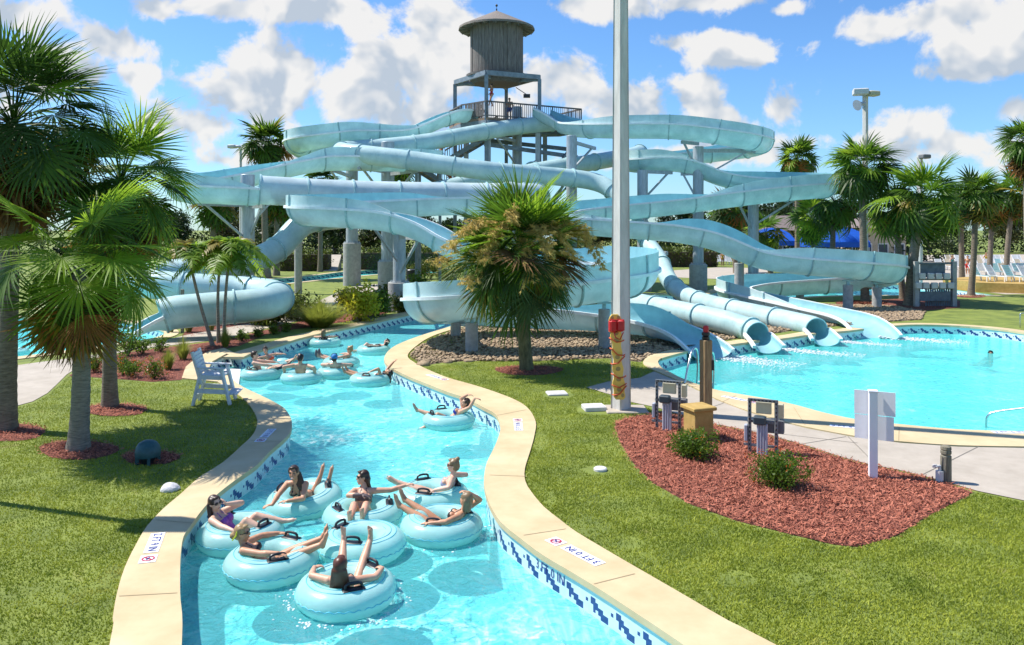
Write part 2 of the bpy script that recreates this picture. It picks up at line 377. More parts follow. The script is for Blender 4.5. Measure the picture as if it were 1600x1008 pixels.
RI_far = [(800, 487), (860, 476), (940, 470), (1010, 468), (1080, 472), (1124, 472), (1170, 470), (1230, 466), (1330, 462)]
RO_px = [(1205, 1008), (1140, 975), (1080, 940), (1020, 905), (960, 870), (900, 834), (875, 815), (850, 795), (830, 771), (821, 755), (820, 735), (829, 705), (835, 682), (837, 661), (826, 641), (808, 628), (779, 616), (743, 604), (701, 592), (671, 580), (648, 568), (637, 557), (650, 542), (674, 527), (710, 515), (754, 506), (790, 497)]
LI = catmull([(-1.6, -4, 0), (-1.75, 2, 0), (-2.25, 5, 0)]+[tuple(P(*p)) for p in LI_px], .25)
# step recess beside the guard chair
REC = [P(325, 579), P(332, 566), P(354, 554)]
LIF = catmull([P(*p) for p in LI_far]+[(30, 58.5, 0)], .35)
RI = catmull([(8, -4, 0), (6.2, 0, 0), (4.0, 3.6, 0), (2.75, 6.0, 0)]+[tuple(P(*p)) for p in RI_px+RI_far]+[(30, 49.0, 0)], .25)
river = V2(LI)+V2(REC)+V2(LIF)+V2(RI[::-1])
LO = catmull([(-2.3, -4, 0), (-2.45, 2, 0), (-2.95, 5, 0)]+[tuple(P(*p)) for p in LO_px], .25)
RO = catmull([(9.2, -4, 0), (7.3, 0, 0), (5.1, 3.6, 0), (3.8, 6.0, 0)]+[tuple(P(*p)) for p in RO_px], .25)
def notch(a, b, dx, dy): return [a, (a[0]+dx, a[1]+dy), (b[0]+dx, b[1]+dy), b]
def p2(px, py): v = P(px, py); return (v.x, v.y)
PWALL = [[p2(1033, 561), p2(1050, 556), p2(1073, 550)], [p2(1132, 541), p2(1160, 537), p2(1186, 533)], [p2(1216, 531), p2(1245, 527), p2(1274, 522)], [p2(1300, 520), p2(1325, 518), p2(1349, 515)]]
PFAR = V2(px_line([(1381, 511), (1430, 508), (1500, 510), (1560, 515), (1600, 521)], 0, .4))+[(22.5, 30.6), (25, 28), (26, 24), (25, 20), (20, 16.6), (15, 16)]
PNEAR = V2(px_line([(1600, 676), (1498, 673), (1408, 665), (1343, 658), (1289, 647), (1245, 635), (1200, 625), (1153, 617), (1108, 608), (1067, 593), (1049, 584), (1033, 575), (1028, 566), (1033, 561)], 0, .3))
pool = []
N_OFF = [(-.75, 1.1), (-.7, 1.2), (-.7, 1.2), (-.6, 1.3)]
for k in range(4):
    pool += PWALL[k]
    nx = PWALL[k+1][0] if k < 3 else PFAR[0]
    a = PWALL[k][-1]; pool += [(a[0]+N_OFF[k][0], a[1]+N_OFF[k][1]), (nx[0]+N_OFF[k][0], nx[1]+N_OFF[k][1])]
pool += PFAR+PNEAR[:-1]
LP = V2(px_line([(0, 562), (50, 556), (110, 548), (190, 537), (245, 528), (258, 520), (240, 512), (190, 503), (100, 498), (0, 496)], 0, .4))
LP = [(-26, 22.5)]+LP+[(-28, 31)]
BR = V2(px_line([(390, 438), (470, 432), (540, 424), (620, 420), (705, 420), (708, 427), (620, 428), (545, 434), (470, 442), (385, 452)], 0, .8))
holes = [river, pool, LP, BR]
# the ground: one sheet out to the horizon, with the basins cut out of it
sheet_o = sheet('ground', [[(-900, -300), (900, -300), (900, 1600), (-900, 1600)]]+holes, 0., M['grass']); struct(sheet_o)

def basin(name, loops, depth):
    b = MB()
    for lp in loops:
        V, Fs = fill([lp], depth); b.add(V, Fs)
    struct(b.build(name, M['plaster'], smooth=0))
basin('river_floor', [river], -.92); basin('pool_floor', [pool, LP, BR], -1.05)
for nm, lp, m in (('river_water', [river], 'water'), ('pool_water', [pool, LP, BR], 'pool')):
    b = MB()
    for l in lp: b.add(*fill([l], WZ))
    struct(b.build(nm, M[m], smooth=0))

# basin walls: tiles laid one by one, navy stepped motif on white, green trim under the coping
MOT = ["....##....", ".#.###....", "#...####..", "...#######", ".#########"]
MOT = ["..........", "..##......", "#.###.....", "...####...", "...#.####.", "......###."]
def tile_wall(name, loops, closed=True, ts=.047):
    b = MB(); rows = len(MOT)
    for lp in loops:
        A = np.array([(p[0], p[1], 0) for p in lp]); n = len(A); acc = 0.; cols = []
        B = np.vstack([A, A[:1]]) if closed else A
        d = np.r_[0, np.cumsum(np.linalg.norm(np.diff(B[:, :2], axis=0), axis=1))]
        far = B[:, 1].min() > 34
        t = ts*(2 if far else 1)
        k = int(d[-1]/t); s = np.linspace(0, d[-1], k+1)
        xs = np.interp(s, d, B[:, 0]); ys = np.interp(s, d, B[:, 1])
        zs = [0, -.05, -.05-.042]+[-.092-.042*(i+1) for i in range(rows)]+[-1.2]
        nz = len(zs); o = b.n
        V = [(xs[i], ys[i], z) for i in range(k+1) for z in zs]
        Fs = []; ms = []
        for i in range(k):
            for r in range(nz-1):
                Fs.append((i*nz+r, i*nz+r+1, (i+1)*nz+r+1, (i+1)*nz+r))
                if r == 0: m = 2
                elif 2 <= r < 2+rows and MOT[r-2][i % 10] == '#': m = 1
                elif r == nz-2: m = 3
                else: m = 0
                ms.append(m)
        b.add(V, Fs, ms)
    return struct(b.build(name, [M['white_tile'], M['navy_tile'], M['trim_tile'], M['plaster']], smooth=0))
tile_wall('river_wall', [river]); tile_wall('pool_wall', [pool, LP, BR])

# copings: tan slabs with a rounded lip over the water
def slab(b, poly, z0=-.05, z1=.03, mi=0):
    V, Fs = fill([poly], z1); n = len(poly)
    area = sum(poly[i][0]*poly[(i+1) % n][1]-poly[(i+1) % n][0]*poly[i][1] for i in range(n))
    pl = poly if area > 0 else poly[::-1]
    b.add(V, Fs, mi)
    W = [(p[0], p[1], z) for p in pl for z in (z0, z1)]
    b.add(W, [(2*i, 2*((i+1) % n), 2*((i+1) % n)+1, 2*i+1) for i in range(n)], mi)
    V, Fs = fill([poly], z0); b.add(V, [tuple(reversed(f)) for f in Fs], mi)
def strip(inner, outer): return V2(inner)+V2(outer)[::-1]
b = MB()
slab(b, strip(offset2(LI, -.03), LO))
head = [p2(284, 592), p2(290, 575), p2(306, 561), p2(327, 550), p2(350, 545)]
slab(b, [tuple(LO[-1][:2]), p2(284, 592.5)]+head[1:]+[tuple(LIF[0][:2]), tuple(REC[2][:2]), tuple(REC[1][:2]), tuple(REC[0][:2]), tuple(LI[-1][:2])], -.047, .034)
o_ = offset2(LIF, .62); slab(b, strip(offset2(LIF, -.03), o_))
k0 = int(np.argmin(np.abs(RI[:, 1]-RO[-1, 1])+np.abs(RI[:, 0]-RO[-1, 0])))
cut = next(i for i in range(len(RI)) if RI[i, 1] > 37.2)
slab(b, strip(offset2(RI[:cut], .03), RO)); slab(b, strip(offset2(RI[cut-1:], .03), offset2(RI[cut-1:], -.55)))
struct(b.build('river_coping', M['coping'], smooth=0))
b = MB()
for k_, wl in enumerate(PWALL): slab(b, strip(offset2(wl, -.03), offset2(wl, .55)), -.046+.001*k_, .034+.001*k_)
slab(b, strip(offset2(PFAR, -.03), offset2(PFAR, .55)))
pn_out = V2(px_line([(1600, 700), (1498, 698), (1408, 692), (1334, 683), (1260, 669), (1224, 660), (1170, 644), (1120, 625), (1079, 604), (1049, 591), (1021, 579), (1005, 569), (1012, 559), (1030, 553)], 0, .3))
pn_in = [(15, 16)]+PNEAR; pn_out2 = [(15.5, 14.6)]+pn_out
slab(b, strip(pn_in, pn_out2))
for lp in (LP, BR): slab(b, strip(offset2(lp, .03), offset2(lp, -.5))+[])
struct(b.build('pool_coping', M['coping'], smooth=0))
# white steps in the recess
b = MB()
q = [np.array(v) for v in (P(372, 592), P(333, 575), P(350, 561), P(376, 562))]
for i, (t0, zt) in enumerate(((0., -.30), (.32, -.52), (.62, -.76))):
    a, c, d, e = q; A = c+(a-c)*(t0*.6); B_ = d+(e-d)*(t0*.6)
    slab(b, [tuple(A[:2]), tuple(a[:2]), tuple(e[:2]), tuple(B_[:2])], -1.0, zt)
struct(b.build('pool_steps', M['white'], smooth=0))

# expansion joints across the coping, laid as thin lines
b = MB()
def joint(pa, pb, wd=.008): 
    a = P(*pa, .034) if not isinstance(pa, np.ndarray) else pa; c = P(*pb, .034) if not isinstance(pb, np.ndarray) else pb
    d = unit((c-a)[:]); s = np.array([-d[1], d[0], 0])*wd; a = np.array(a); c = np.array(c)
    b.add([a-s, c-s, c+s, a+s], [(0, 1, 2, 3)])
for pa, pb in (((818, 836), (884, 826)), ((928, 912), (992, 896)), ((277, 926), (186, 931)), ((765, 742), (823, 744)), ((300, 817), (244, 812)), ((440, 690), (392, 688)), ((776, 649), (822, 640)), ((1240, 636), (1258, 664)), ((1405, 667), (1404, 688)), ((1150, 618), (1128, 628))): joint(pa, pb)
struct(b.build('coping_joints', M['joint'], smooth=0))

# concrete walks
walkR = [p2(*q) for q in [(916, 606), (950, 597), (1000, 591), (1022, 581), (1049, 592), (1079, 605), (1120, 626), (1170, 645), (1224, 661), (1260, 670), (1334, 684), (1408, 693), (1498, 699), (1600, 701)]]+[(15.6, 14.5), (15, 10.5)]+[p2(*q) for q in [(1640, 794), (1600, 783), (1527, 768), (1486, 756), (1453, 747), (1408, 736), (1358, 726), (1319, 716), (1260, 697), (1200, 680), (1168, 673), (1120, 664), (1075, 652), (1025, 637), (987, 629), (957, 618)]]
walkL1 = [(-30, 15)]+[p2(*q) for q in [(0, 641), (18, 637), (51, 628), (74, 615), (89, 601), (104, 586), (128, 570), (160, 557), (205, 548), (260, 541), (350, 530), (410, 515), (460, 503), (517, 479), (543, 464), (588, 455), (612, 452), (600, 444), (564, 445), (535, 454), (499, 470), (460, 493), (395, 505), (345, 514), (290, 524), (262, 531), (200, 547), (110, 560), (50, 568), (0, 575)]]+[(-30, 21)]
deckR = [(31, 50), (75, 58), (110, 95), (95, 130), (34, 118), (36, 80), (30, 66)]
deckB = [p2(*q) for q in [(1120, 436), (1150, 433), (1240, 420), (1120, 418), (1020, 425), (1010, 432)]]
b = MB()
for lp, z in ((walkR, .012), (walkL1, .012), (deckR, .012), (deckB, .012)): b.add(*fill([lp], z))
struct(b.build('concrete_path', M['concrete'], smooth=0))
b = MB()
for a_, c_ in (((1068, 650), (1130, 630)), ((1250, 694), (1322, 682)), ((1325, 682), (1357, 714)), ((1170, 672), (1340, 692)), ((1440, 742), (1530, 697))): 
    a = np.array(P(*a_, .017)); c = np.array(P(*c_, .017)); d = unit(c-a); s = np.array([-d[1], d[0], 0])*.008
    b.add([a-s, c-s, c+s, a+s], [(0, 1, 2, 3)])
struct(b.build('path_joints', mat('path_joint', (.20, .18, .15), .9), smooth=0))

# planting beds
mulchR = [p2(*q) for q in [(961, 663), (976, 655), (1005, 650), (1035, 645), (1075, 654), (1120, 666), (1168, 675), (1200, 682), (1260, 699), (1319, 718), (1358, 728), (1408, 738), (1453, 749), (1490, 760), (1520, 770), (1490, 786), (1450, 806), (1400, 838), (1340, 855), (1300, 851), (1230, 834), (1150, 814), (1080, 789), (1020, 755), (990, 725), (968, 690)]]
mulchL = [p2(*q) for q in [(108, 588), (131, 589), (179, 592), (238, 597), (283, 594), (290, 575), (306, 561), (327, 550), (350, 546), (376, 540), (418, 522), (470, 513), (540, 503), (606, 489), (650, 482), (655, 470), (640, 468), (590, 470), (545, 478), (519, 487), (462, 505), (411, 517), (351, 532), (262, 543), (207, 550), (162, 559), (130, 572)]]
mulchB = [p2(*q) for q in [(280, 530), (330, 521), (395, 510), (440, 497), (460, 486), (440, 482), (380, 495), (300, 505)]]
mulchPR = [p2(*q) for q in [(1330, 470), (1440, 466), (1500, 470), (1500, 481), (1440, 486), (1390, 478), (1335, 476)]]
def ring(px, py, rx, ry): return [p2(px+rx*math.cos(a)*(1+.08*math.sin(3*a+px)), py+ry*math.sin(a)) for a in np.linspace(0, 2*math.pi, 20)[:-1]]
rings = [ring(122, 704, 62, 15), ring(180, 641, 52, 10), ring(10, 676, 62, 14), ring(826, 579, 53, 8), ring(1345, 473, 40, 4), ring(1518, 463, 24, 2.5), ring(235, 716, 45, 11)]
b = MB()
for lp in [mulchR, mulchL, mulchB, mulchPR]+rings: b.add(*fill([lp], .008))
struct(b.build('mulch_ground', M['mulch'], smooth=0))
gravel = [p2(*q) for q in [(640, 557), (660, 572), (689, 567), (734, 564), (785, 565), (835, 564), (898, 562), (948, 560), (1000, 566), (1012, 558), (1033, 551), (1075, 541), (1132, 532), (1186, 525), (1230, 518), (1274, 513), (1345, 506), (1385, 503), (1440, 500), (1446, 488), (1400, 479), (1340, 477), (1290, 474), (1240, 474), (1170, 479), (1120, 481), (1040, 482), (960, 482), (880, 488), (800, 498), (756, 508), (712, 517), (676, 529), (652, 544)]]
b = MB(); b.add(*fill([gravel], .006)); struct(b.build('gravel_ground', M['gravel'], smooth=0))

# loose mulch chips, river stones and grass blades
def chips(name, polys, n, m, sz, lbl, cat):
    pts = np.concatenate([scatter(pl, k) for pl, k in zip(polys, n)]); k = len(pts); pts = pts+rng.normal(0, .045, (k, 2))
    a = rng.random(k)*6.28; tl = rng.normal(0, .35, k); l = sz*(.5+rng.random(k)); wd = l*(.12+.2*rng.random(k))
    ux = np.stack([np.cos(a)*np.cos(tl), np.sin(a)*np.cos(tl), np.sin(tl)], 1)*l[:, None]
    vx = np.stack([-np.sin(a), np.cos(a), rng.normal(0, .3, k)], 1)*wd[:, None]
    c = np.stack([pts[:, 0], pts[:, 1], .02+.02*rng.random(k)+np.abs(np.sin(tl))*l], 1)
    V = np.stack([c-ux-vx, c+ux-vx*.7, c+ux*1.1+vx*.6, c-ux+vx], 1).reshape(-1, 3)
    o = link_mesh(name, V, np.arange(k*4).reshape(-1, 4), m, smooth=0); return tag(o, lbl, cat, kind='stuff')
chips('mulch_chips', [mulchR, mulchL, mulchB, mulchPR]+rings, [44000, 14000, 2000, 1000]+[1400]*7, M['chip'], .026, 'red bark mulch chips spread over the planting beds', 'mulch')

ICO = None
def stones(name, pts, r0, r1, m, lbl):
    bm = bmesh.new(); bmesh.ops.create_icosphere(bm, subdivisions=1, radius=1.); bm.verts.ensure_lookup_table()
    V0 = np.array([v.co[:] for v in bm.verts]); F0 = np.array([[v.index for v in f.verts] for f in bm.faces]); bm.free()
    k = len(pts); r = r0+(r1-r0)*rng.random(k)**2
    V = V0[None]*(1+.22*rng.normal(0, 1, (k, len(V0), 1)))*(r[:, None]*np.stack([1+.3*rng.random(k), .8+.3*rng.random(k), .55+.3*rng.random(k)], 1).T[:, :]).T[:, None, :] if False else None
    sc = np.stack([1+.3*rng.random(k), .8+.3*rng.random(k), .55+.3*rng.random(k)], 1)*r[:, None]
    V = V0[None]*(1+.13*rng.normal(0, 1, (k, len(V0), 1)))*sc[:, None, :]
    a = rng.random(k)*6.28; ca, sa = np.cos(a)[:, None], np.sin(a)[:, None]
    V = np.stack([V[:, :, 0]*ca-V[:, :, 1]*sa, V[:, :, 0]*sa+V[:, :, 1]*ca, V[:, :, 2]], 2)
    V += np.stack([pts[:, 0], pts[:, 1], .02+r*.35], 1)[:, None]
    Fs = (F0[None]+np.arange(k)[:, None, None]*len(V0)).reshape(-1, 3)
    return tag(link_mesh(name, V.reshape(-1, 3), Fs, m, smooth=0), lbl, 'gravel', kind='stuff')
gp = scatter(gravel, 21000, avoid=[pool]); gp = gp[gp[:, 1] < 43]
stones('gravel_stones', gp, .036, .078, M['stone'], 'tan and grey river stones covering the ground under the slides')

lawnR = [tuple(p[:2]) for p in RO if p[1] > 5]+[p2(*q) for q in [(662, 574), (734, 565), (835, 565), (948, 561), (1000, 567), (1021, 580), (1000, 590), (950, 596), (914, 605), (957, 619), (987, 630), (1030, 643), (1005, 649), (976, 654), (960, 662), (966, 690), (988, 727), (1020, 757), (1080, 792), (1150, 817), (1230, 837), (1300, 854), (1340, 857), (1400, 840), (1450, 808), (1490, 788), (1528, 771), (1600, 786)]]+[(9.5, 9.5), (9.5, 5)]
lawnL = [tuple(p[:2]) for p in LO if p[1] > 5]+[p2(*q) for q in [(305, 590), (284, 595), (238, 599), (179, 594), (131, 591), (106, 589), (91, 603), (76, 617), (52, 631), (18, 640), (0, 644)]]+[(-14, 16), (-11, 5)]
bare = [ring(934, 735, 24, 7), ring(873, 617, 24, 6), ring(938, 640, 40, 9)]
worn = [ring(843, 690, 14, 14), ring(1060, 772, 30, 12), ring(920, 822, 36, 16), ring(870, 905, 20, 16), ring(1150, 905, 30, 14), ring(1110, 985, 60, 14), ring(1250, 905, 22, 10), ring(1085, 690, 8, 6), ring(860, 780, 10, 12), ring(985, 850, 20, 10)]
def grass(name, poly, n, lbl, h=.032, avoid=()):
    p = scatter(poly, n, avoid=avoid, bias=11); k = len(p)
    keep = np.ones(k, bool)
    for wr_ in worn: keep &= ~(inside(p, wr_) & (rng.random(k) < .62))
    pn = np.sin(p[:, 0]*2.1+np.sin(p[:, 1]*1.7)*1.5)*np.sin(p[:, 1]*1.9+p[:, 0]*.6); keep &= rng.random(k) > .42*np.clip(pn, 0, 1)
    p = p[keep]; k = len(p)
    a = rng.random(k)*6.28; hh = h*(.5+.8*rng.random(k)); wd = .005+.006*rng.random(k)
    ln = rng.normal(0, .6, (k, 2))*hh[:, None]
    s = np.stack([np.cos(a), np.sin(a)], 1)*wd[:, None]
    V = np.zeros((k, 3, 3)); V[:, 0, :2] = p-s; V[:, 1, :2] = p+s; V[:, 2, :2] = p+ln; V[:, 2, 2] = hh; V[:, :2, 2] = -.002
    o = link_mesh(name, V.reshape(-1, 3), np.arange(k*3).reshape(-1, 3), M['blade'], smooth=0); return tag(o, lbl, 'grass', kind='stuff')
grass('lawn_grass', lawnR, 230000, 'short green lawn grass between the river and the red mulch bed', avoid=rings+bare)
grass('lawn_grass', lawnL, 200000, 'short green lawn grass around the palms left of the river', avoid=rings)
# ---------------------------------------------------------------- water slides
def fibre(name, c, c2, grime):
    m = mat(name, c, .38, c2=c2, vscale=1.2, trans=.32, coat=.15)
    nt = m.node_tree; N = nt.nodes; L = nt.links
    bs = next(n for n in N if n.type == 'BSDF_PRINCIPLED'); rp = next(n for n in N if n.type == 'VALTORGB'); tc = next(n for n in N if n.type == 'TEX_COORD')
    mp = N.new('ShaderNodeMapping'); mp.inputs['Scale'].default_value = (5, 5, .5); L.new(tc.outputs['Object'], mp.inputs['Vector'])
    nz = N.new('ShaderNodeTexNoise'); nz.inputs['Scale'].default_value = 2.2; nz.inputs['Detail'].default_value = 6; nz.inputs['Roughness'].default_value = .7; L.new(mp.outputs[0], nz.inputs['Vector'])
    mr = N.new('ShaderNodeMapRange'); mr.inputs[1].default_value = .56; mr.inputs[2].default_value = .78; mr.inputs[4].default_value = grime; L.new(nz.outputs['Fac'], mr.inputs[0])
    mx = N.new('ShaderNodeMix'); mx.data_type = 'RGBA'; L.new(mr.outputs[0], mx.inputs[0]); L.new(rp.outputs['Color'], mx.inputs[6]); mx.inputs[7].default_value = (.20, .30, .27, 1)
    L.new(mx.outputs[2], bs.inputs['Base Color']); return m
M['shell'] = fibre('slide_shell', (.62, .87, .87), (.76, .94, .93), .5)
M['inner'] = fibre('slide_inside', (.38, .73, .81), (.47, .80, .85), .12)
M['low_shell'] = fibre('slide_pale_shell', (.74, .88, .89), (.84, .94, .94), .15)
M['rim'] = mat('slide_rim', (.86, .93, .93), .5, c2=(.92, .96, .96), vscale=3)
M['wall'] = fibre('slide_wall', (.68, .90, .89), (.80, .95, .94), .4)  # daylight through the raised walls put into a paler shell colour
M['flange'] = mat('slide_flange', (.30, .52, .54), .6, c2=(.46, .66, .68), vscale=6)
M['galv'] = mat('galvanised_steel', (.36, .40, .43), .5, c2=(.50, .54, .57), vscale=3, metal=.25, stretch=(3, 3, .6))

def slide(name, label, pts, r0, group='water slides around the tower'):
    """pts rows: px, py, Y, kind(o/c), left wall, right wall, depth factor, radius factor"""
    rows = []; lk, wl, wr, df, rf = 'o', 0, 0, 1, 1
    for p in pts:
        if len(p) > 3: lk = p[3]
        if lk == 'c': wl = wr = 0; df = 1
        if len(p) > 4: wl, wr = p[4], p[5]
        if len(p) > 6: df = p[6]
        if len(p) > 7: rf = p[7]
        v = PD(*p[:3]); rows.append((v.x, v.y, v.z, 0 if lk == 'o' else 1, wl, wr, df, rf))
    A = catmull(rows, .3)
    # even out the traced depths a little
    for _ in range(3): A[1:-1, :3] = A[1:-1, :3]*.5+(A[:-2, :3]+A[2:, :3])*.25
    for _ in range(5): A[1:-1, 4:6] = A[1:-1, 4:6]*.5+(A[:-2, 4:6]+A[2:, 4:6])*.25
    C = A[:, :3]; T = np.gradient(C, axis=0); T /= np.linalg.norm(T, axis=1, keepdims=True)
    SD = np.cross(np.array([0, 0, 1.]), T); SD /= np.linalg.norm(SD, axis=1, keepdims=True); UP = np.cross(T, SD)   # SD points left of travel
    kind = A[:, 3] > .5
    root = thing(name, label, 'water slide', tuple(C[0]), group)
    t = .035
    def prof_open(i):
        r = r0*A[i, 7]; d = A[i, 6]; wl, wr = max(A[i, 4], .02), max(A[i, 5], .02); q = []
        q += [(r+t, wl), (r+t, .055), (r+.14, .055), (r+.14, -.055), (r+t, -.055)]
        q += [((r+t)*math.cos(a), (r+t)*d*math.sin(a)) for a in -np.linspace(.12, math.pi-.12, 15)]
        q += [(-r-t, -.055), (-r-.14, -.055), (-r-.14, .055), (-r-t, .055), (-r-t, wr)]
        no = len(q)
        q += [(-r, wr)]+[(r*math.cos(a), r*d*math.sin(a)) for a in -np.linspace(math.pi, 0, 15)]+[(r, wl)]
        return q, no
    def run(i0, i1, closed):
        V = []; k = 0; no = 0
        for i in range(i0, i1+1):
            if closed:
                r = r0*A[i, 7]; q = [((r+t)*math.cos(a), (r+t)*math.sin(a)) for a in np.linspace(0, 2*math.pi, 25)[:-1]]
                q2 = [(x*r/(r+t), y*r/(r+t)) for x, y in q]; no = 24
            else: q, no = prof_open(i); q2 = []
            V += [C[i]+SD[i]*x+UP[i]*y for x, y in q+q2]; k = len(q)+len(q2)
        n = i1-i0+1; Fs = []; ms = []
        if closed:
            for i in range(n-1):
                for j in range(24):
                    q = (j+1) % 24; Fs.append((i*k+j, i*k+q, (i+1)*k+q, (i+1)*k+j)); ms.append(0)
                    Fs.append((i*k+24+q, i*k+24+j, (i+1)*k+24+j, (i+1)*k+24+q)); ms.append(1)
            for e, i in ((0, 0), (1, n-1)):
                for j in range(24):
                    q = (j+1) % 24; f = (i*k+j, i*k+24+j, i*k+24+q, i*k+q); Fs.append(f if e == 0 else f[::-1]); ms.append(0)
        else:
            for i in range(n-1):
                for j in range(k):
                    q = (j+1) % k; Fs.append((i*k+j, i*k+q, (i+1)*k+q, (i+1)*k+j)); ms.append((3 if j in (0, no-2) else 2 if j in (1, 2, 3, no-3, no-4, no-5, no-1, k-1) else 0) if j < no else 1)
            for i in (0, n-1):
                for j in range(no-1):
                    a, c = j, min(k-1, max(no, k-1-int(j*(k-no)/(no-1))))
                    a2, c2 = j+1, min(k-1, max(no, k-1-int((j+1)*(k-no)/(no-1))))
                    f = (i*k+a, i*k+a2, i*k+c2, i*k+c) if c != c2 else (i*k+a, i*k+a2, i*k+c)
                    Fs.append(f); ms.append(0)
        b = MB(); b.add(V, Fs, ms); low = C[i0:i1+1, 1].max() < 47
        o = b.build('enclosed_tube' if closed else 'open_flume', [M['low_shell' if low else 'shell'], M['inner'], M['rim'], M['wall']], root, smooth=35)
        # bolted joint flanges
        last = -9.; s = 0.
        for i in range(i0, i1):
            s += np.linalg.norm(C[i+1]-C[i])
            if i != i0 and s-last < (2.2 if low else 2.7): continue
            last = s; r = r0*A[i, 7]
            if closed: cr = [((r+t)*math.cos(a), (r+t)*math.sin(a)) for a in np.linspace(0, 2*math.pi, 25)]
            else: cr = [(r+t, A[i, 4]+.02), (r+t, .04), (r+t+.03, -.04)]+[((r+t)*math.cos(a), (r+t)*A[i, 6]*math.sin(a)) for a in -np.linspace(.12, math.pi-.12, 15)]+[(-r-t-.03, -.04), (-r-t, .04), (-r-t, A[i, 5]+.02)]
            fb = MB(); V = []; hw = .035; hh = .065
            for x, y in cr:
                l = math.hypot(x, y) or 1; n_ = (x/l, y/l) if (closed or y < -.03) else (math.copysign(1, x), 0)
                for dd, ww in ((-.01, -hw), (hh, -hw), (hh, hw), (-.01, hw)):
                    V.append(C[i]+SD[i]*(x+n_[0]*dd)+UP[i]*(y+n_[1]*dd)+T[i]*ww)
            m_ = len(cr); Fs = []
            for a in range(m_-1):
                for q in range(4): Fs.append((a*4+q, a*4+(q+1) % 4, (a+1)*4+(q+1) % 4, (a+1)*4+q))
            if not closed: Fs += [(3, 2, 1, 0), tuple((m_-1)*4+q for q in range(4))]
            fb.add(V, Fs); fb.build('joint_flange', M['flange'], o, smooth=40)
    i = 0; n = len(A)
    while i < n-1:
        j = i
        while j < n-1 and kind[j+1] == kind[i]: j += 1
        run(i, min(j+1, n-1), bool(kind[i])); i = j+1
    return root
o, c = 'o', 'c'
SL1 = [(738, 176, 59, o, .1, .1), (712, 174, 58), (682, 184, 57), (652, 197, 56, o, .1, .05), (620, 206, 55, o, .35, 0), (545, 206, 53.3, o, .6, 0), (505, 211, 52.3, o, .65, 0), (476, 217, 52.2, o, .65, 0), (463, 222, 53.8, o, .6, 0), (474, 228, 56), (530, 233, 57, o, .3, 0), (600, 240, 56.5, o, .2, 0), (650, 245, 55, o, .4, 0), (672, 247, 53, o, .5, 0), (650, 248, 50.5, o, .55, 0), (600, 247, 49.3, o, .55, 0), (510, 246, 48.3, o, .55, 0), (455, 254, 46.8, o, .2, .1), (400, 267, 45.3, o, 0, .35), (350, 278, 44.3, o, 0, .5), (315, 285, 43.8, o, 0, .55), (298, 289, 42.8, o, 0, .55), (284, 290.5, 41.4, o, 0, .55), (297, 291.5, 40.2, o, 0, .55), (315, 292, 39.9, o, 0, .55), (360, 294, 40, o, 0, .45), (395, 296, 40.4, o, 0, .02),
       (408, 297, 40.5, c, 0, 0, 1, .88), (480, 301, 41.4), (560, 304, 42.4), (640, 305.5, 43.2), (700, 306, 44), (760, 306.5, 44.6), (815, 307, 44.6), (838, 308, 43.4), (835, 308.5, 42), (815, 309, 41.2), (800, 309, 40.9, c, 0, 0, 1, 1),
       (790, 309.5, 40.7, o, 0, .1), (740, 310, 40.4), (690, 311, 39.9, o, 0, .1), (640, 313, 39.6, o, 0, .45), (580, 316, 39.4, o, 0, .5), (530, 319, 39.2, o, 0, .55), (492, 321, 38.6, o, 0, .55), (474, 323, 37.4, o, 0, .55), (488, 325, 36.2, o, 0, .55), (530, 327, 35.9, o, 0, .5), (580, 330, 35.7, o, 0, .45), (612, 334, 35.5, o, 0, .2), (645, 342, 35.2, o, 0, 0), (680, 357, 34.8), (712, 377, 34.4), (770, 396, 34), (850, 405, 33.6, o, .3, 0), (925, 409, 32.8, o, .65, 0), (975, 414, 31.6, o, .7, 0), (995, 420, 30, o, .7, 0), (980, 428, 28.5, o, .7, 0), (930, 436, 27.7, o, .6, 0),
       (860, 445, 27.2, o, .4, 0), (790, 453, 26.9, o, .45, 0), (730, 460, 26.8, o, .55, 0), (690, 464, 27.1, o, .55, 0), (666, 467, 28.3, o, .55, 0), (674, 470, 29.9, o, .55, 0), (710, 473, 30.8, o, .4, 0), (770, 476, 31.0, o, .1, 0), (830, 479, 31, o, 0, 0), (888, 483, 30.8, o, 0, 0, .95), (940, 489, 30.4, o, .3, 0, .85), (990, 496, 29.9, o, .5, 0, .75), (1024, 503, 29.3, o, .4, 0, .65), (1050, 510, 28.8, o, 0, 0, .6), (1075, 521, 28.3, o, 0, 0, .5), (1098, 536, 27.7, o, 0, 0, .42), (1114, 550, 27.2, o, 0, 0, .4)]
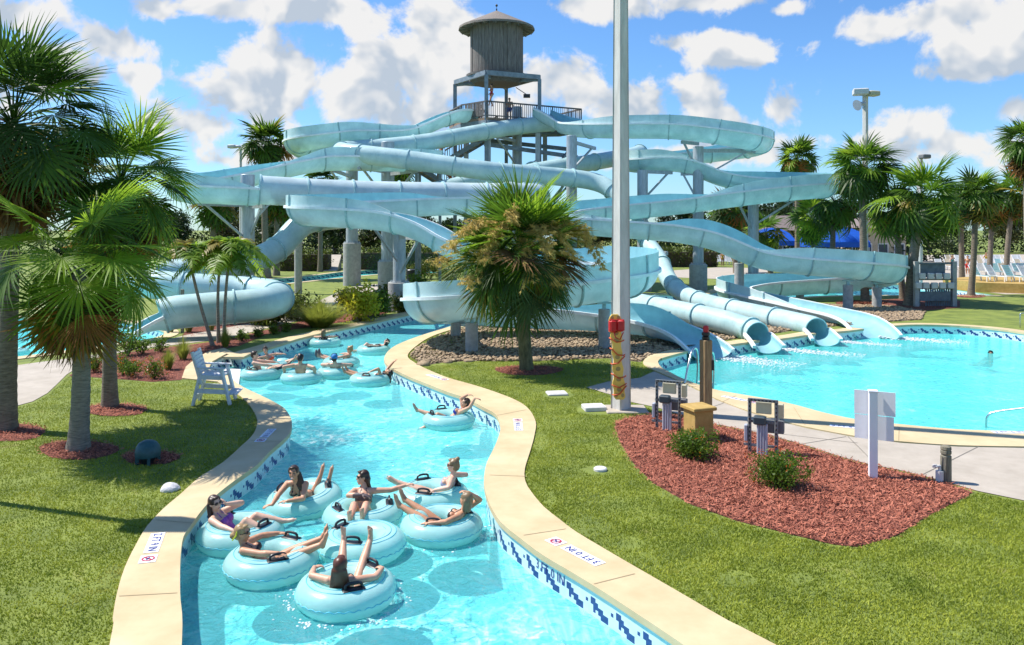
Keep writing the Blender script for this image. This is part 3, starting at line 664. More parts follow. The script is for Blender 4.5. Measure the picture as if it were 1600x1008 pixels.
SL2 = [(848, 172, 58.5, o, .1, .1), (868, 181, 57.5), (885, 190, 56.5, o, .3, 0), (905, 195, 55, o, .3, .1), (967, 196, 52.8, o, .2, .55), (1059, 197, 51.8, o, 0, .6), (1130, 206, 51.6), (1172, 214, 52.6), (1188, 220, 55), (1172, 227, 57.5), (1120, 234, 58.3, o, 0, .4), (1060, 241, 58.2, o, 0, .3), (1010, 246, 57.8, o, 0, .5), (987, 249, 56.3, o, 0, .6), (1000, 250, 54.6), (1035, 248, 54), (1066, 249, 53.6, o, 0, .3), (1090, 255, 53.4, o, .1, 0), (1115, 266, 53.3, o, .2, 0), (1140, 274, 53.2, o, .35, 0), (1175, 279, 53.2, o, .55, 0), (1225, 281, 53.2, o, .6, 0), (1268, 283, 52.8), (1291, 286, 51), (1278, 288, 49.6), (1240, 291, 49.2), (1190, 296, 49), (1140, 302, 48.8, o, .4, 0), (1095, 308, 48.7, o, .05, .2), (1048, 314, 48.5, o, 0, .5), (986, 320, 48.3, o, 0, .55), (925, 326, 48), (880, 331, 46.8), (864, 335, 45), (880, 339, 43.2, o, 0, .4), (930, 343, 42.3, o, 0, .2), (986, 347, 42, o, 0, 0), (1040, 351, 41.8, o, .1, 0), (1072, 355, 41.7, o, .5, 0), (1117, 364, 41.5, o, .65, 0), (1164, 383, 41.3, o, .6, 0), (1190, 394, 41.2, o, .45, .1), (1245, 402, 41, o, .1, .55), (1320, 408, 40.9, o, 0, .6), (1368, 413, 41.4), (1391, 418, 43.2), (1378, 425, 45), (1330, 432, 45.8, o, 0, .4), (1270, 436, 46, o, 0, .3), (1210, 440, 45.8, o, 0, .4), (1165, 445, 45.2, o, 0, .55), (1144, 450, 43.6), (1158, 456, 42.2), (1190, 463, 40.5, o, 0, .5, .9), (1230, 471, 38.5, o, 0, .3, .75), (1280, 482, 36.2, o, 0, 0, .6), (1325, 492, 34.4, o, 0, 0, .5), (1350, 502, 33.3, o, 0, 0, .45), (1364, 514, 32.7, o, 0, 0, .4), (1371, 525, 32.2, o, 0, 0, .4)]
SL3 = [(862, 193, 59, c, 0, 0, 1, 1.3), (800, 199, 57.8), (745, 208, 56.2), (668, 222, 54.4), (608, 229, 53.3), (556, 233, 52.4), (533, 236, 50.6), (545, 239, 49), (580, 243, 48.4), (653, 252, 48.2), (730, 263, 48.2), (780, 269, 48.8), (830, 273, 50.3), (880, 277, 51.5), (925, 283, 52), (950, 293, 51.5, c, 0, 0, 1, 1.25), (970, 312, 50.8, c, 0, 0, 1, 1.15), (985, 335, 50, c, 0, 0, 1, 1.05), (1000, 360, 48.8), (1012, 380, 47.2, c, 0, 0, 1, 1), (1026, 398, 45.8), (1036, 416, 44.4), (1044, 436, 43), (1062, 455, 41.3), (1097, 472, 39), (1165, 488, 35.8), (1225, 501, 33.4), (1272, 512, 31.7), (1276, 513, 31.5, o, 0, 0, 1, 1), (1284, 521, 30.9, o, 0, 0, .7, 1), (1292, 531, 30.3, o, 0, 0, .55, 1.1)]
SL4 = [(1000, 238, 61, c, 0, 0, 1, .92), (987, 243, 60), (925, 254, 57), (865, 263, 54.5), (800, 275, 52.5), (740, 285, 51), (700, 295, 50), (660, 303, 49.2), (620, 318, 48, c, 0, 0, 1, 1), (580, 330, 46), (545, 338, 44), (510, 341, 42.8), (480, 346, 42), (460, 360, 41.6), (443, 382, 41), (412, 401, 40), (370, 412, 39.2), (325, 420, 38.6), (280, 425, 38.2), (238, 430, 37.8), (210, 436, 36.4), (222, 442, 34.9), (265, 447, 34.6), (320, 451, 34.8), (385, 455, 35), (422, 459, 34.3), (434, 466, 32.9), (422, 473, 31.4), (390, 478, 30.8), (340, 482, 30.4), (295, 486, 30.1), (262, 489, 29.9), (258, 490, 29.8, o, .3, .3), (240, 498, 29.6, o, 0, 0, .7), (222, 507, 29.4, o, 0, 0, .5), (206, 518, 29.2, o, 0, 0, .4)]
SL5 = [(830, 262, 58, c), (842, 300, 55.5), (852, 345, 52.5), (862, 385, 49.8), (882, 420, 46), (915, 448, 42), (960, 466, 38.5), (1012, 477, 35.5), (1075, 490, 32.9), (1140, 505, 30.8), (1180, 519, 29.6), (1183, 520, 29.5, o, 0, 0, 1), (1192, 530, 28.9, o, 0, 0, .7, 1), (1202, 542, 28.3, o, 0, 0, .55, 1.1)]
slide('water_slide', 'open aqua flume winding from the tower left side to the chute behind the wooden post', SL1, .80)
slide('water_slide', 'open aqua flume looping wide right of the tower and ending in the rightmost pool chute', SL2, .85)
slide('water_slide', 'aqua tube from the tower front that ends in the round mouth second from the right', SL3, .42)
slide('water_slide', 'aqua enclosed tube that coils on the ground behind the thin palms at left', SL4, .60)
slide('water_slide', 'narrow pale blue tube ending in the round mouth nearest the wooden post', SL5, .42)

# ---------------------------------------------------------------- slide columns
def column(px, Y, top_py, dia, label, pier_h=0., pier_d=0., arms=(), concrete=False):
    X = XY(px, Y); zt = ZY(top_py, Y)
    root = thing('support_column', label, 'column', (X, Y, 0), 'columns carrying the slides')
    z0 = 0.
    if pier_h:
        b = MB(); b.lathe([(pier_d/2, -.1), (pier_d/2, pier_h-.03), (pier_d/2-.03, pier_h)], (X, Y, 0), 28); b.build('concrete_footing', M['pier'], root, smooth=40); z0 = pier_h
        b = MB(); b.lathe([(dia/2+.16, 0), (dia/2+.16, .05)], (X, Y, z0-.005), 24)
        for k in range(10):
            a = k*.628; b.lathe([(.03, .05), (.03, .13)], (X+(dia/2+.1)*math.cos(a), Y+(dia/2+.1)*math.sin(a), z0-.01), 6)
        b.build('base_plate', M['galv'], root)
    b = MB(); b.lathe([(dia/2, z0-.02), (dia/2, zt-.02), (dia/2-.02, zt)], (X, Y, 0), 22); b.build('post', M['pier'] if concrete else M['galv'], root, smooth=40)
    if concrete:
        b = MB(); b.box((X, Y, zt+.10), (.12, .12, .26)); b.box((X, Y, zt+.22), (.5, .3, .05)); b.build('saddle', M['flange'], root)
    for (qx, qy, qY) in arms:
        e = PD(qx, qy, qY); b = MB(); zz = min(zt-.25, e.z)
        b.bar((X, Y, e.z), e, .16, .22); dn = Vector((X, Y, e.z-1.9)); b.bar(dn, e+(Vector((X, Y, e.z))-e)*.12, .11); b.build('bracket_arm', M['galv'], root)
column(387, 42.4, 273, .72, 'grey steel column between the two left flumes behind the left palms', 1.2, 1.2, [(310, 318, 40), (412, 322, 41.2), (445, 300, 43)])
column(550, 58, 240, .86, 'leftmost of the two steel columns on thick round footings behind the river', 3.1, 1.28, [(510, 262, 49)])
column(606, 52, 222, .86, 'steel column standing behind the nearest thick footing, bracing the upper tubes', 2.0, 1.3, [(560, 262, 48.3), (655, 266, 48.2)])
column(624, 40, 318, .64, 'thick steel column on the nearest round footing beside the river bend', 1.45, 1.13, [(575, 352, 36), (660, 372, 35)])
column(466, 50.6, 318, .48, 'thin column under the descending left tube beside dark trees', 0, 0, [], True)
column(712, 30.5, 503, .40, 'short concrete post farther of the pair under the low flume end at the river', 0, 0, [], True)
column(737, 26.7, 504, .43, 'short concrete post nearer of the pair under the low flume end at the river', 0, 0, [], True)
column(944, 27.6, 483, .40, 'round concrete post behind the rescue board', 0, 0, [], True)
column(1004, 52.5, 266, .70, 'steel column just right of the tall lamp pole', 1.0, 1.2, [(1050, 270, 53.6), (1042, 396, 46)])
column(1091, 53, 229, .70, 'steel column on a round footing under the big upper right loop', 1.75, 1.18, [(1065, 222, 51.9), (1180, 236, 53.2), (1064, 272, 53.6)])
column(893, 52.5, 212, .68, 'steel column rising behind the fan palm to the upper flume', 1.2, 1.1, [(930, 232, 57)])
column(808, 60.5, 167, .74, 'tall steel column in front of the slide tower deck', 1.2, 1.1, [(770, 212, 56.8)])
column(1177, 50.6, 316, .66, 'steel column under the long right flume near the blue canopies', 1.2, 1.1, [(1150, 316, 49), (1262, 306, 50.6)])
column(1155, 42.6, 411, .50, 'square topped concrete post under the middle of the right flume', 0, 0, [], True)
column(1325, 40.9, 445, .50, 'concrete post left of the pair under the right end of the low flume', 0, 0, [], True)
column(1370, 41.8, 449, .48, 'concrete post right of the pair under the right end of the low flume', 0, 0, [], True)
column(1250, 46, 456, .45, 'short dark concrete post under the return bend of the right flume', 0, 0, [], True)
column(1022, 39.5, 470, .5, 'low concrete block post under the curved white tube', 0, 0, [], True)
# ---------------------------------------------------------------- slide tower with the wooden tank
M['barrel'] = mat('weathered_wood', (.075, .062, .055), .85, c2=(.29, .25, .23), vscale=5, stretch=(7, 7, .3), bump=.4, bscale=14)
M['shingle'] = mat('roof_shingle', (.11, .09, .075), .9, c2=(.34, .29, .25), vscale=16, bump=.6, bscale=25)
M['wood'] = mat('stair_wood', (.19, .12, .08), .85, c2=(.36, .25, .17), vscale=7, bump=.3)
M['rail'] = mat('grey_rail_wood', (.09, .08, .075), .85, c2=(.18, .16, .15), vscale=8)
M['tsteel'] = mat('tower_steel', (.16, .20, .24), .55, c2=(.26, .30, .34), vscale=3)
tw = thing('slide_tower', 'wooden water tank with conical roof on a steel slide tower with stairs', 'tower', (-1.16, 60, 0))
tc0 = (-1.16, 60, 0); zb, zt = 15.65, 19.35
b = MB(); n = 44
for k in range(n):      # upright staves, each a little proud or shy of the next
    a0, a1 = 2*math.pi*k/n, 2*math.pi*(k+.94)/n; r = 1.98+rng.normal(0, .012); p = lambda a, q, z: (tc0[0]+q*math.cos(a), tc0[1]+q*math.sin(a), z)
    b.add([p(a0, r, zb), p(a1, r, zb), p(a1, r, zt), p(a0, r, zt), p(a0, r-.08, zb), p(a1, r-.08, zb), p(a1, r-.08, zt), p(a0, r-.08, zt)], [(0, 1, 2, 3), (0, 3, 7, 4), (1, 5, 6, 2), (4, 5, 1, 0)])
b.lathe([(1.92, zb), (1.92, zt)], tc0, 32)
tank = b.build('tank', M['barrel'], tw, smooth=0)
b = MB(); nf = 20
prof = [(.06, 20.55), (2.86, 19.22), (2.88, 19.06), (1.95, 19.30)]
b.lathe(prof, tc0, nf, cap=False)
for k in range(nf): 
    a = 2*math.pi*k/nf; b.bar((tc0[0]+1.95*math.cos(a), tc0[1]+1.95*math.sin(a), 19.2), (tc0[0]+2.8*math.cos(a), tc0[1]+2.8*math.sin(a), 19.02), .07, .12)
rf = b.build('roof', M['shingle'], tank, smooth=20)
b = MB(); b.lathe([(.05, 20.5), (.05, 20.7)], tc0, 8); b.ell((tc0[0], tc0[1], 20.95), (.09, .09, .1)); b.lathe([(.015, 20.7), (.015, 20.95)], tc0, 6); b.build('finial', M['black'], tank)
cor = [(-1.84, 57.2), (2.04, 59.0), (-.45, 62.8), (-4.37, 61.1)]
b = MB()
for i in range(4):
    a, c_ = cor[i], cor[(i+1) % 4]; b.bar((*a, 15.35), (*c_, 15.35), .22, .34); b.bar((*a, 15.15), tc0[:2]+(15.2,), .16, .2)
b.build('ring_beam', M['tsteel'], tw, smooth=0)
b = MB(); b.lathe([(2.3, 15.5), (2.3, 15.66)], tc0, 32); b.lathe([(1.7, 15.0), (2.25, 15.5)], tc0, 32); b.build('tank_floor', M['rail'], tw)
for p in cor: b = MB(); b.bar((*p, 0), (*p, 15.2), .27); b.build('tower_post', M['tsteel'], tw, smooth=0)
deck = [(-1.8, 57.0), (5.3, 60.9), (3.8, 63.6), (-.5, 64.2), (-4.9, 62.2), (-3.7, 58.8)]
b = MB(); slab(b, deck, 11.85, 12.12); b.build('deck', M['wood'], tw, smooth=0)
b = MB()
for i in range(6):
    a, c_ = deck[i], deck[(i+1) % 6]; b.bar((*a, 11.7), (*c_, 11.7), .18, .42)
b.bar((-3, 60.5, 11.6), (4, 62, 11.6), .18, .4); b.bar((-4, 60.8, 11.1), (5, 61.5, 10.2), .2, .3); b.bar((-2, 58, 10.3), (5, 61, 9.6), .18, .3)
b.build('deck_frame', M['tsteel'], tw, smooth=0)
def railing(parent, a, c_, h=1.15, name='railing', m='rail', gap=.17):
    a = np.array(a, float); c_ = np.array(c_, float); k = max(2, int(np.linalg.norm(c_-a)/gap)); b = MB(); u = np.array([0, 0, 1.])
    b.bar(a+u*h, c_+u*h, .09, .10); b.bar(a+u*.15, c_+u*.15, .05, .08)
    for i in range(k+1):
        p = a+(c_-a)*i/k; q = .09 if i % 8 == 0 else .035; b.bar(p, p+u*h, q)
    return b.build(name, M[m], parent, smooth=0)
for i in (0, 1, 4, 5): railing(tw, (*deck[i], 12.12), (*deck[(i+1) % 6], 12.12))
b = MB(); pa, pb = np.array([-1.8, 56.95, 0]), np.array([-3.7, 58.75, 0])
for i in range(7): q = pa+(pb-pa)*(.12+.76*i/7); q2 = pa+(pb-pa)*(.12+.76*(i+.9)/7); b.add([(*q[:2], 12.25), (*q2[:2], 12.25), (*q2[:2], 13.2), (*q[:2], 13.2)], [(3, 2, 1, 0)])
b.build('railing_panel', M['rail'], tw, smooth=0)
for p in ((-1.7, 57.5), (1.9, 58.9), (4.8, 61), (2.6, 62.8), (-3.4, 59.2), (.4, 60.6)):
    b = MB(); b.bar((*p, 0), (*p, 11.7), .34); b.build('deck_post', M['galv'], tw, smooth=0)
for a, c_ in (((-1.7, 57.5, 4), (1.9, 58.9, 9)), ((1.9, 58.9, 4), (4.8, 61, 9)), ((1.9, 58.9, 9.2), (-1.7, 57.5, 7)), ((4.8, 61, 10.8), (1.9, 58.9, 6.6)), ((-3.4, 59.2, 4), (-1.7, 57.5, 9.5)), ((.4, 60.6, 3), (4.8, 61, 8))):
    b = MB(); b.bar(a, c_, .16); b.build('brace', M['tsteel'], tw, smooth=0)
def flight(a, c_, wdt=1.5):
    a = np.array(a, float); c_ = np.array(c_, float); k = int(abs(a[2]-c_[2])/.19); d = c_-a; s = unit(np.cross(d, [0, 0, 1.]))*wdt/2
    b = MB()
    for i in range(k): p = a+d*(i+.5)/k; b.bar(p-s, p+s, .28, .06)
    st = b.build('stair_flight', M['wood'], tw, smooth=0)
    for q in (1, -1):
        b = MB(); b.bar(a+s*q, c_+s*q, .08, .34); b.build('stringer', M['tsteel'], st, smooth=0)
        railing(st, a+s*q, c_+s*q, 1.05, 'stair_railing', 'wood', .2)
flight((-1.0, 58.2, 11.2), (-5.0, 58.4, 8.9)); flight((-7.0, 58.6, 8.6), (-1.6, 60.4, 5.2)); flight((-1.0, 60.8, 5.1), (4.6, 61.8, .9))
b = MB(); b.box((-6.1, 58.5, 8.72), (2.0, 2.2, .16)); b.box((-1.2, 60.8, 5.1), (1.6, 2.4, .16)); b.build('landing', M['wood'], tw, smooth=0)
for p in ((-6.9, 57.5), (-5.2, 57.5), (-6.9, 59.5), (-1.9, 61.8), (-.6, 59.8)):
    b = MB(); b.bar((*p, 0), (*p, 8.7 if p[0] < -3 else 5.1), .2); b.build('stair_post', M['tsteel'], tw, smooth=0)
railing(tw, (-7, 57.45, 8.8), (-5.1, 57.45, 8.8)); railing(tw, (-7.05, 57.5, 8.8), (-7.05, 59.6, 8.8))
b = MB(); b.box((1.1, 59.2, 14.0), (.5, .3, .25)); b.bar((.3, 59.6, 14.7), (1.1, 59.2, 14.1), .05); b.build('tower_speaker', M['black'], tw, smooth=0)
# ---------------------------------------------------------------- street furniture and fittings
M['lamp_conc'] = mat('pole_concrete', (.58, .555, .515), .8, c2=(.72, .695, .65), vscale=2.5, stretch=(2, 2, .4), bump=.12, bscale=60)
M['post_wood'] = mat('post_wood', (.22, .13, .06), .85, c2=(.40, .27, .13), vscale=4, stretch=(6, 6, .5), bump=.5, bscale=10)
M['moss'] = mat('old_post_wood', (.12, .105, .07), .9, c2=(.30, .27, .20), vscale=5, stretch=(5, 5, .6), bump=.5, bscale=14)
M['red'] = mat('red_plastic', (.52, .012, .015), .4, var=.15)
M['yellow'] = mat('rescue_board', (.88, .56, .08), .45, var=.06, c2=(.92, .64, .14))
M['strap'] = mat('red_strap', (.60, .10, .03), .7, var=.2)
M['tan_box'] = mat('tan_stucco', (.44, .28, .07), .85, c2=(.52, .35, .11), vscale=5, bump=.2, bscale=120)
M['unistrut'] = mat('strut_steel', (.16, .18, .19), .5, c2=(.32, .34, .35), vscale=40, metal=.3)
M['box_grey'] = mat('conduit_box', (.17, .17, .17), .6, var=.1)
M['pvc'] = mat('conduit_pipe', (.42, .44, .50), .5, var=.06)
M['cream'] = mat('outlet_cover', (.50, .46, .32), .5, var=.05)
M['slate'] = mat('slate_box', (.035, .055, .07), .45, var=.1)
M['chrome'] = mat('stainless_steel', (.62, .62, .60), .25, var=.05, metal=1.)
M['chairw'] = mat('guard_chair_paint', (.66, .68, .72), .6, c2=(.76, .78, .80), vscale=6)
M['dome'] = mat('speaker_shell', (.018, .075, .085), .5, c2=(.03, .10, .11), vscale=12)
M['lid'] = mat('valve_lid', (.62, .60, .58), .7, var=.1, vscale=8)

# tall square lamp pole, turned so that two faces show
q = P(970, 641); lp = thing('lamp_pole', 'tall square concrete pole rising out of the top of the picture', 'pole', (q.x, q.y, 0))
b = MB(); a = R(36); hw = .235
for z, s in ((0, 1.), (13.5, .62)): pass
V = []
for z, s in ((-.05, 1.), (13.5, .60)):
    for sx, sy in ((-1, -1), (1, -1), (1, 1), (-1, 1)):
        for ex, ey in (((.86, 1), (1, .86)) if sx*sy > 0 else ((1, .86), (.86, 1))):
            x, y = sx*ex*hw*s*.74, sy*ey*hw*s*.74; V.append((q.x+x*math.cos(a)-y*math.sin(a), q.y+x*math.sin(a)+y*math.cos(a), z))
b.add(V, [(i, (i+1) % 8, 8+(i+1) % 8, 8+i) for i in range(8)]+[tuple(range(15, 7, -1)), tuple(range(8))]); b.build('shaft', M['lamp_conc'], lp, smooth=0)
b = MB(); b.box((q.x+.12, q.y+.02, .01), (.95, .75, .06), bev=.02); b.build('base_pad', M['concrete'], lp, smooth=0)
# rescue board strapped to the pole
bx, by = XY(962, 17.95), 17.93; zt, zb = ZY(490, 17.95), ZY(622, 17.95)
rb = thing('rescue_board', 'yellow rescue board with red straps hung on the tall concrete pole', 'rescue board', (bx, by, zb))
ns = 34; prof = []
for i in range(ns+1):
    t = i/ns; w_ = .135*(1-.25*math.sin(math.pi*t)**2)+.016*math.cos(t*math.pi*11)
    if t < .05 or t > .95: w_ *= .55+.45*math.sqrt(min(t, 1-t)/.05)
    prof.append((w_, zb+(zt-zb)*t))
b = MB(); V = []; lean = lambda z: (z-zb)*-.055
for y in (-.03, .03):
    for s in (-1, 1):
        for w_, z in prof: V.append((bx+.07+lean(z)+s*w_, by-.12+y, z))
k = ns+1; Fs = []
for i in range(ns):
    Fs += [(i, k+i, k+i+1, i+1), (2*k+i, 2*k+i+1, 3*k+i+1, 3*k+i), (i, i+1, 2*k+i+1, 2*k+i), (k+i, 3*k+i, 3*k+i+1, k+i+1)]
Fs += [(0, 2*k, 3*k, k), (k-1, 2*k-1, 4*k-1, 3*k-1)]
b.add(V, Fs); b.build('board', M['yellow'], rb, smooth=0)
for t, s in ((.96, -1), (.96, 1), (.05, -1), (.05, 1)): z = zb+(zt-zb)*t; b = MB(); b.ell((bx+.07+lean(z)+s*.07, by-.155, z), (.035, .006, .045)); b.build('grip_hole', mat('hole_ochre', (.42, .30, .10), .7), rb)
HO = mat('hole_ochre', (.42, .30, .10), .7); b.v = []
for t in (.78, .7, .5, .36, .24, .12):
    z = zb+(zt-zb)*t; b = MB(); b.ell((bx+.07+lean(z), by-.152, z), (.055, .004, .05)); b.build('hand_hole', HO, rb)
for t, t2 in ((.60, .52), (.72, .69), (.42, .50), (.30, .27), (.17, .18), (.055, .15), (.80, .84)):
    za, zc = zb+(zt-zb)*t, zb+(zt-zb)*t2; b = MB(); xa = bx+.07-.15+lean(za); xc = bx+.07+.16+lean(zc)
    b.tube([(xa, by-.09, za), (xa+.03, by-.16, za-.01), ((xa+xc)/2, by-.175, (za+zc)/2-.06), (xc-.02, by-.16, zc), (xc+.01, by-.1, zc+.01)], .016, 6); b.build('strap', M['strap'], rb)
b = MB(); hx, hz = bx-.055, ZY(508, 17.9); b.box((hx-.04, by-.20, hz), (.17, .15, .26), rz=.2, bev=.03); b.box((hx+.14, by-.20, hz+.01), (.17, .15, .26), rz=-.2, bev=.03)
b.box((hx+.05, by-.2, hz+.12), (.32, .08, .05)); b.build('head_block', M['red'], rb, smooth=30)
b = MB(); b.tube([(hx-.02, by-.2, hz-.12), (hx+.02, by-.22, hz-.25), (hx+.12, by-.22, hz-.30), (hx+.2, by-.2, hz-.14)], .014, 6); b.build('chin_strap', M['red'], rb)

# wooden post with a red beacon
q = P(1103, 652); Yp = q.y; zt = ZY(531, Yp)
wp = thing('beacon_post', 'square wooden post with a red beacon on top beside the pool', 'post', (q.x, Yp, 0))
b = MB(); b.box((q.x, Yp, zt/2-.05), (.205, .205, zt+.1), rz=R(24), bev=.015); b.build('post', M['post_wood'], wp, smooth=20)
b = MB(); b.lathe([(.07, 0), (.085, .02), (.085, .07), (.05, .08), (.09, .10), (.09, .16), (.07, .17)], (q.x, Yp, zt), 20); b.build('beacon_base', M['black'], wp)
b = MB(); b.lathe([(.062, 0), (.062, .10), (.055, .135), (.03, .15)], (q.x, Yp, zt+.165), 20); b.build('beacon_lens', M['red'], wp)
b = MB(); b.box((q.x+.13, Yp-.02, zt-.55), (.07, .09, .22)); b.build('call_button_box', M['black'], wp, smooth=0)
# tan pillar
q = P(1095, 690); pl = thing('pillar', 'short tan stucco pillar with a flat cap in the red mulch', 'pillar', (q.x, q.y, 0)); a = R(20)
b = MB(); b.box((q.x, q.y+.2, .28), (.42, .42, .62), rz=a, bev=.012); b.build('shaft', M['tan_box'], pl, smooth=20)
b = MB(); b.box((q.x, q.y+.2, .625), (.52, .52, .07), rz=a, bev=.012); b.build('cap', M['tan_box'], pl, smooth=20)

def outlet_stand(px, py, label, s=1.):
    q = P(px, py); r = thing('outlet_stand', label, 'electrical stand', tuple(q), 'outlet stands in the red mulch bed'); a = R(-24)
    ca, sa = math.cos(a), math.sin(a)
    def w(x, y, z): return (q.x+x*ca-y*sa, q.y+x*sa+y*ca, z)
    for x in (-.235, .235):
        b = MB(); b.bar(w(x, 0, -.05), w(x, 0, 1.02), .055, .05)
        for i in range(12): b.box(w(x, -.027, .1+i*.078), (.022, .012, .035), rz=a, mi=1)
        b.build('upright', [M['unistrut'], M['black']], r, smooth=0)
    b = MB()
    b.bar(w(-.26, -.0, 1.0), w(.26, 0, 1.0), .05, .05)
    for i in range(7): b.box(w(-.2+i*.066, -.027, 1.0), (.035, .012, .022), rz=a, mi=1)
    b.build('top_rail', [M['unistrut'], M['black']], r, smooth=0)
    b = MB(); b.bar(w(-.28, .04, .60), w(.28, .04, .60), .05, .05); b.build('cross_rail', M['unistrut'], r, smooth=0); b = MB(); b.bar(w(-.34, -.01, .17), w(.25, -.01, .17), .04, .04); b.build('cross_rail', M['unistrut'], r, smooth=0)
    b = MB(); b.box(w(-.0, .12, .84), (.28, .05, .22), rz=a, bev=.01); b.build('cover_plate', M['cream'], r, smooth=20)
    b = MB(); b.box(w(.30, .16, .80), (.10, .12, .26), rz=a, bev=.01); b.build('cover_plate', M['cream'], r, smooth=20)
    b = MB(); b.box(w(.18, .13, .52), (.36, .16, .24), rz=a, bev=.01); b.build('junction_box', M['box_grey'], r, smooth=20)
    b = MB(); b.box(w(-.30, .02, .38), (.06, .12, .30), rz=a, bev=.01); b.build('side_panel', M['pvc'], r, smooth=20)
    b = MB(); b.box(w(-.04, -.12, .66), (.22, .17, .15), rz=a, bev=.02); b.build('transformer', M['slate'], r, smooth=20)
    for x in (-.09, -.03, .03, .09): b = MB(); b.tube([w(x*.8, -.10, -.03), w(x*.8, -.10, .59)], .026, 10); b.build('conduit', M['pvc'], r)
outlet_stand(1044, 672, 'grey electrical stand on two steel struts left of the tan pillar')
outlet_stand(1192, 711, 'grey electrical stand on two steel struts right of the tan pillar')

# back of a white sign
q = P(1364, 747); sg = thing('sign', 'white sign seen from behind on a white square post in the mulch', 'sign', tuple(q)); a = R(-28)
b = MB(); b.box((q.x, q.y, ZY(612, q.y)/2), (.135, .135, ZY(612, q.y)), rz=R(-18), bev=.01); b.box((q.x, q.y, ZY(611, q.y)), (.15, .15, .03), rz=R(-18), bev=.006); b.build('post', M['sign_white'], sg, smooth=20)
ca, sa = math.cos(a), math.sin(a)
def w(x, y, z): return (q.x+x*ca-y*sa, q.y+x*sa+y*ca, z)
zc = (ZY(612, q.y)+ZY(690, q.y))/2; hh = .40
b = MB(); b.box(w(.02, .11, zc+.205), (.63, .014, hh), rz=a); b.build('upper_panel', M['sign_white'], sg, smooth=0)
b = MB(); b.box(w(.01, .11, zc-.205), (.60, .014, hh), rz=a); b.build('lower_panel', M['sign_white'], sg, smooth=0)
# old wooden bollard with a tap
q = P(1478, 754); bo = thing('bollard', 'old round wooden post with grooved top beside the path', 'bollard', tuple(q)); zt = ZY(696, q.y)
b = MB(); b.lathe([(.085, -.05), (.083, zt*.72), (.070, zt*.74), (.070, zt*.77), (.083, zt*.79), (.083, zt*.86), (.07, zt*.88), (.083, zt*.90), (.078, zt*.97), (.05, zt)], tuple(q), 16); b.build('post', M['moss'], bo, smooth=35)
b = MB(); b.lathe([(.06, 0), (.06, .20)], (q.x-.12, q.y-.03, 0), 12); b.tube([(q.x-.12, q.y-.03, .2), (q.x-.12, q.y-.03, .28), (q.x-.19, q.y-.03, .27)], .028, 8); b.box((q.x-.2, q.y-.03, .28), (.06, .03, .05)); b.build('tap', M['lid'], bo)

def rail_tube(name, label, path, r=.024, cat='handrail'):
    o = MB(); o.tube(catmull(path, .05), r, 10); base = path[0]; t = o.build(name, M['chrome'], origin=(base[0], base[1], 0), smooth=180); return tag(t, label, cat)
def ladder():
    base = P(1072, 590); r = thing('pool_ladder', 'pair of bent steel ladder rails at the pool corner behind the wooden post', 'ladder', (base.x, base.y, 0))
    for (fx, fy, tx, ty, ex, ey) in ((1070, 600, 1089, 560, 1097, 592), (1096, 608, 1119, 563, 1124, 594)):
        f = P(fx, fy); Yc = f.y; e = P(ex, ey-4); 
        pts = [f, (f.x+.12, Yc+.15, .45), (f.x+.28, Yc+.40, .80), (f.x+.42, Yc+.62, .86), (f.x+.52, Yc+.80, .70), (f.x+.55, Yc+.88, .2), (f.x+.5, Yc+.88, -.5)]
        b = MB(); b.tube(catmull(pts, .05), .03, 10); b.build('rail', M['chrome'], r, smooth=180)
    for z in (-.3,): b = MB(); b.bar((base.x+.5, base.y+.95, z), (base.x+1.0, base.y+.75, z), .1, .04); b.build('tread', M['white'], r)
ladder()
f = P(1541, 668, -.35)
rail_tube('handrail', 'steel handrail bending up out of the pool at the right edge', [(f.x, f.y, -.7), (f.x, f.y, -.25), (f.x+.03, f.y-.02, -.08), (f.x+.18, f.y-.1, .03), (f.x+.75, f.y-.55, .24), (f.x+1.3, f.y-1.0, .45), (f.x+1.6, f.y-1.25, .45), (f.x+1.7, f.y-1.3, .0)])
f = P(1594, 512); rail_tube('handrail', 'short steel handrail on the far pool edge', [(f.x, f.y, 0), (f.x, f.y, .5), (f.x+.1, f.y, .6), (f.x+.7, f.y-.2, .55), (f.x+.8, f.y-.2, -.4)])

# lifeguard chair
def guard_chair():
    q = P(334, 629); r = thing('guard_chair', 'white wooden lifeguard chair on the lawn by the river steps', 'lifeguard chair', tuple(q))
    a = R(8); ca, sa = math.cos(a), math.sin(a); s = 1.0
    def w(x, y, z): x *= .8; y *= .85; z *= .84; return (q.x+x*ca-y*sa, q.y+x*sa+y*ca, z)   # x: the way the sitter looks (right), y: width
    def part(nm, bars):
        b = MB()
        for p0, p1, t1, t2 in bars: b.bar(w(*p0), w(*p1), t1, t2)
        return b.build(nm, M['chairw'], r, smooth=0)
    for y in (-.38, .38):
        part('leg', [((-.50, y, 0), (-.28, y, .92), .05, .12)]); part('leg', [((.55, y, 0), (.30, y, 1.0), .05, .12)])
        part('arm_rest', [((-.34, y*1.05, 1.06), (.42, y*1.05, 1.02), .10, .03), ((.33, y, .80), (.33, y, 1.02), .05, .07)])
        part('side_rail', [((-.40, y, .42), (.46, y, .36), .04, .10), ((-.30, y, .80), (.33, y, .76), .04, .10)])
        part('back_post', [((-.26, y, .60), (-.52, y, 1.50), .05, .09)])
    part('seat', [((-.28+i*.11, -.38, .80-.005*i), (-.28+i*.11, .38, .80-.005*i), .10, .03) for i in range(6)])
    part('backrest', [((-.335-.028*i, -.40, .92+.10*i), (-.335-.028*i, .40, .92+.10*i), .03, .09) for i in range(6)])
    part('foot_step', [((.50+i*.10, -.40, .30), (.50+i*.10, .40, .30), .09, .03) for i in range(3)])
    part('back_rail', [((-.44, -.38, .22), (-.44, .38, .22), .04, .1)])
guard_chair()

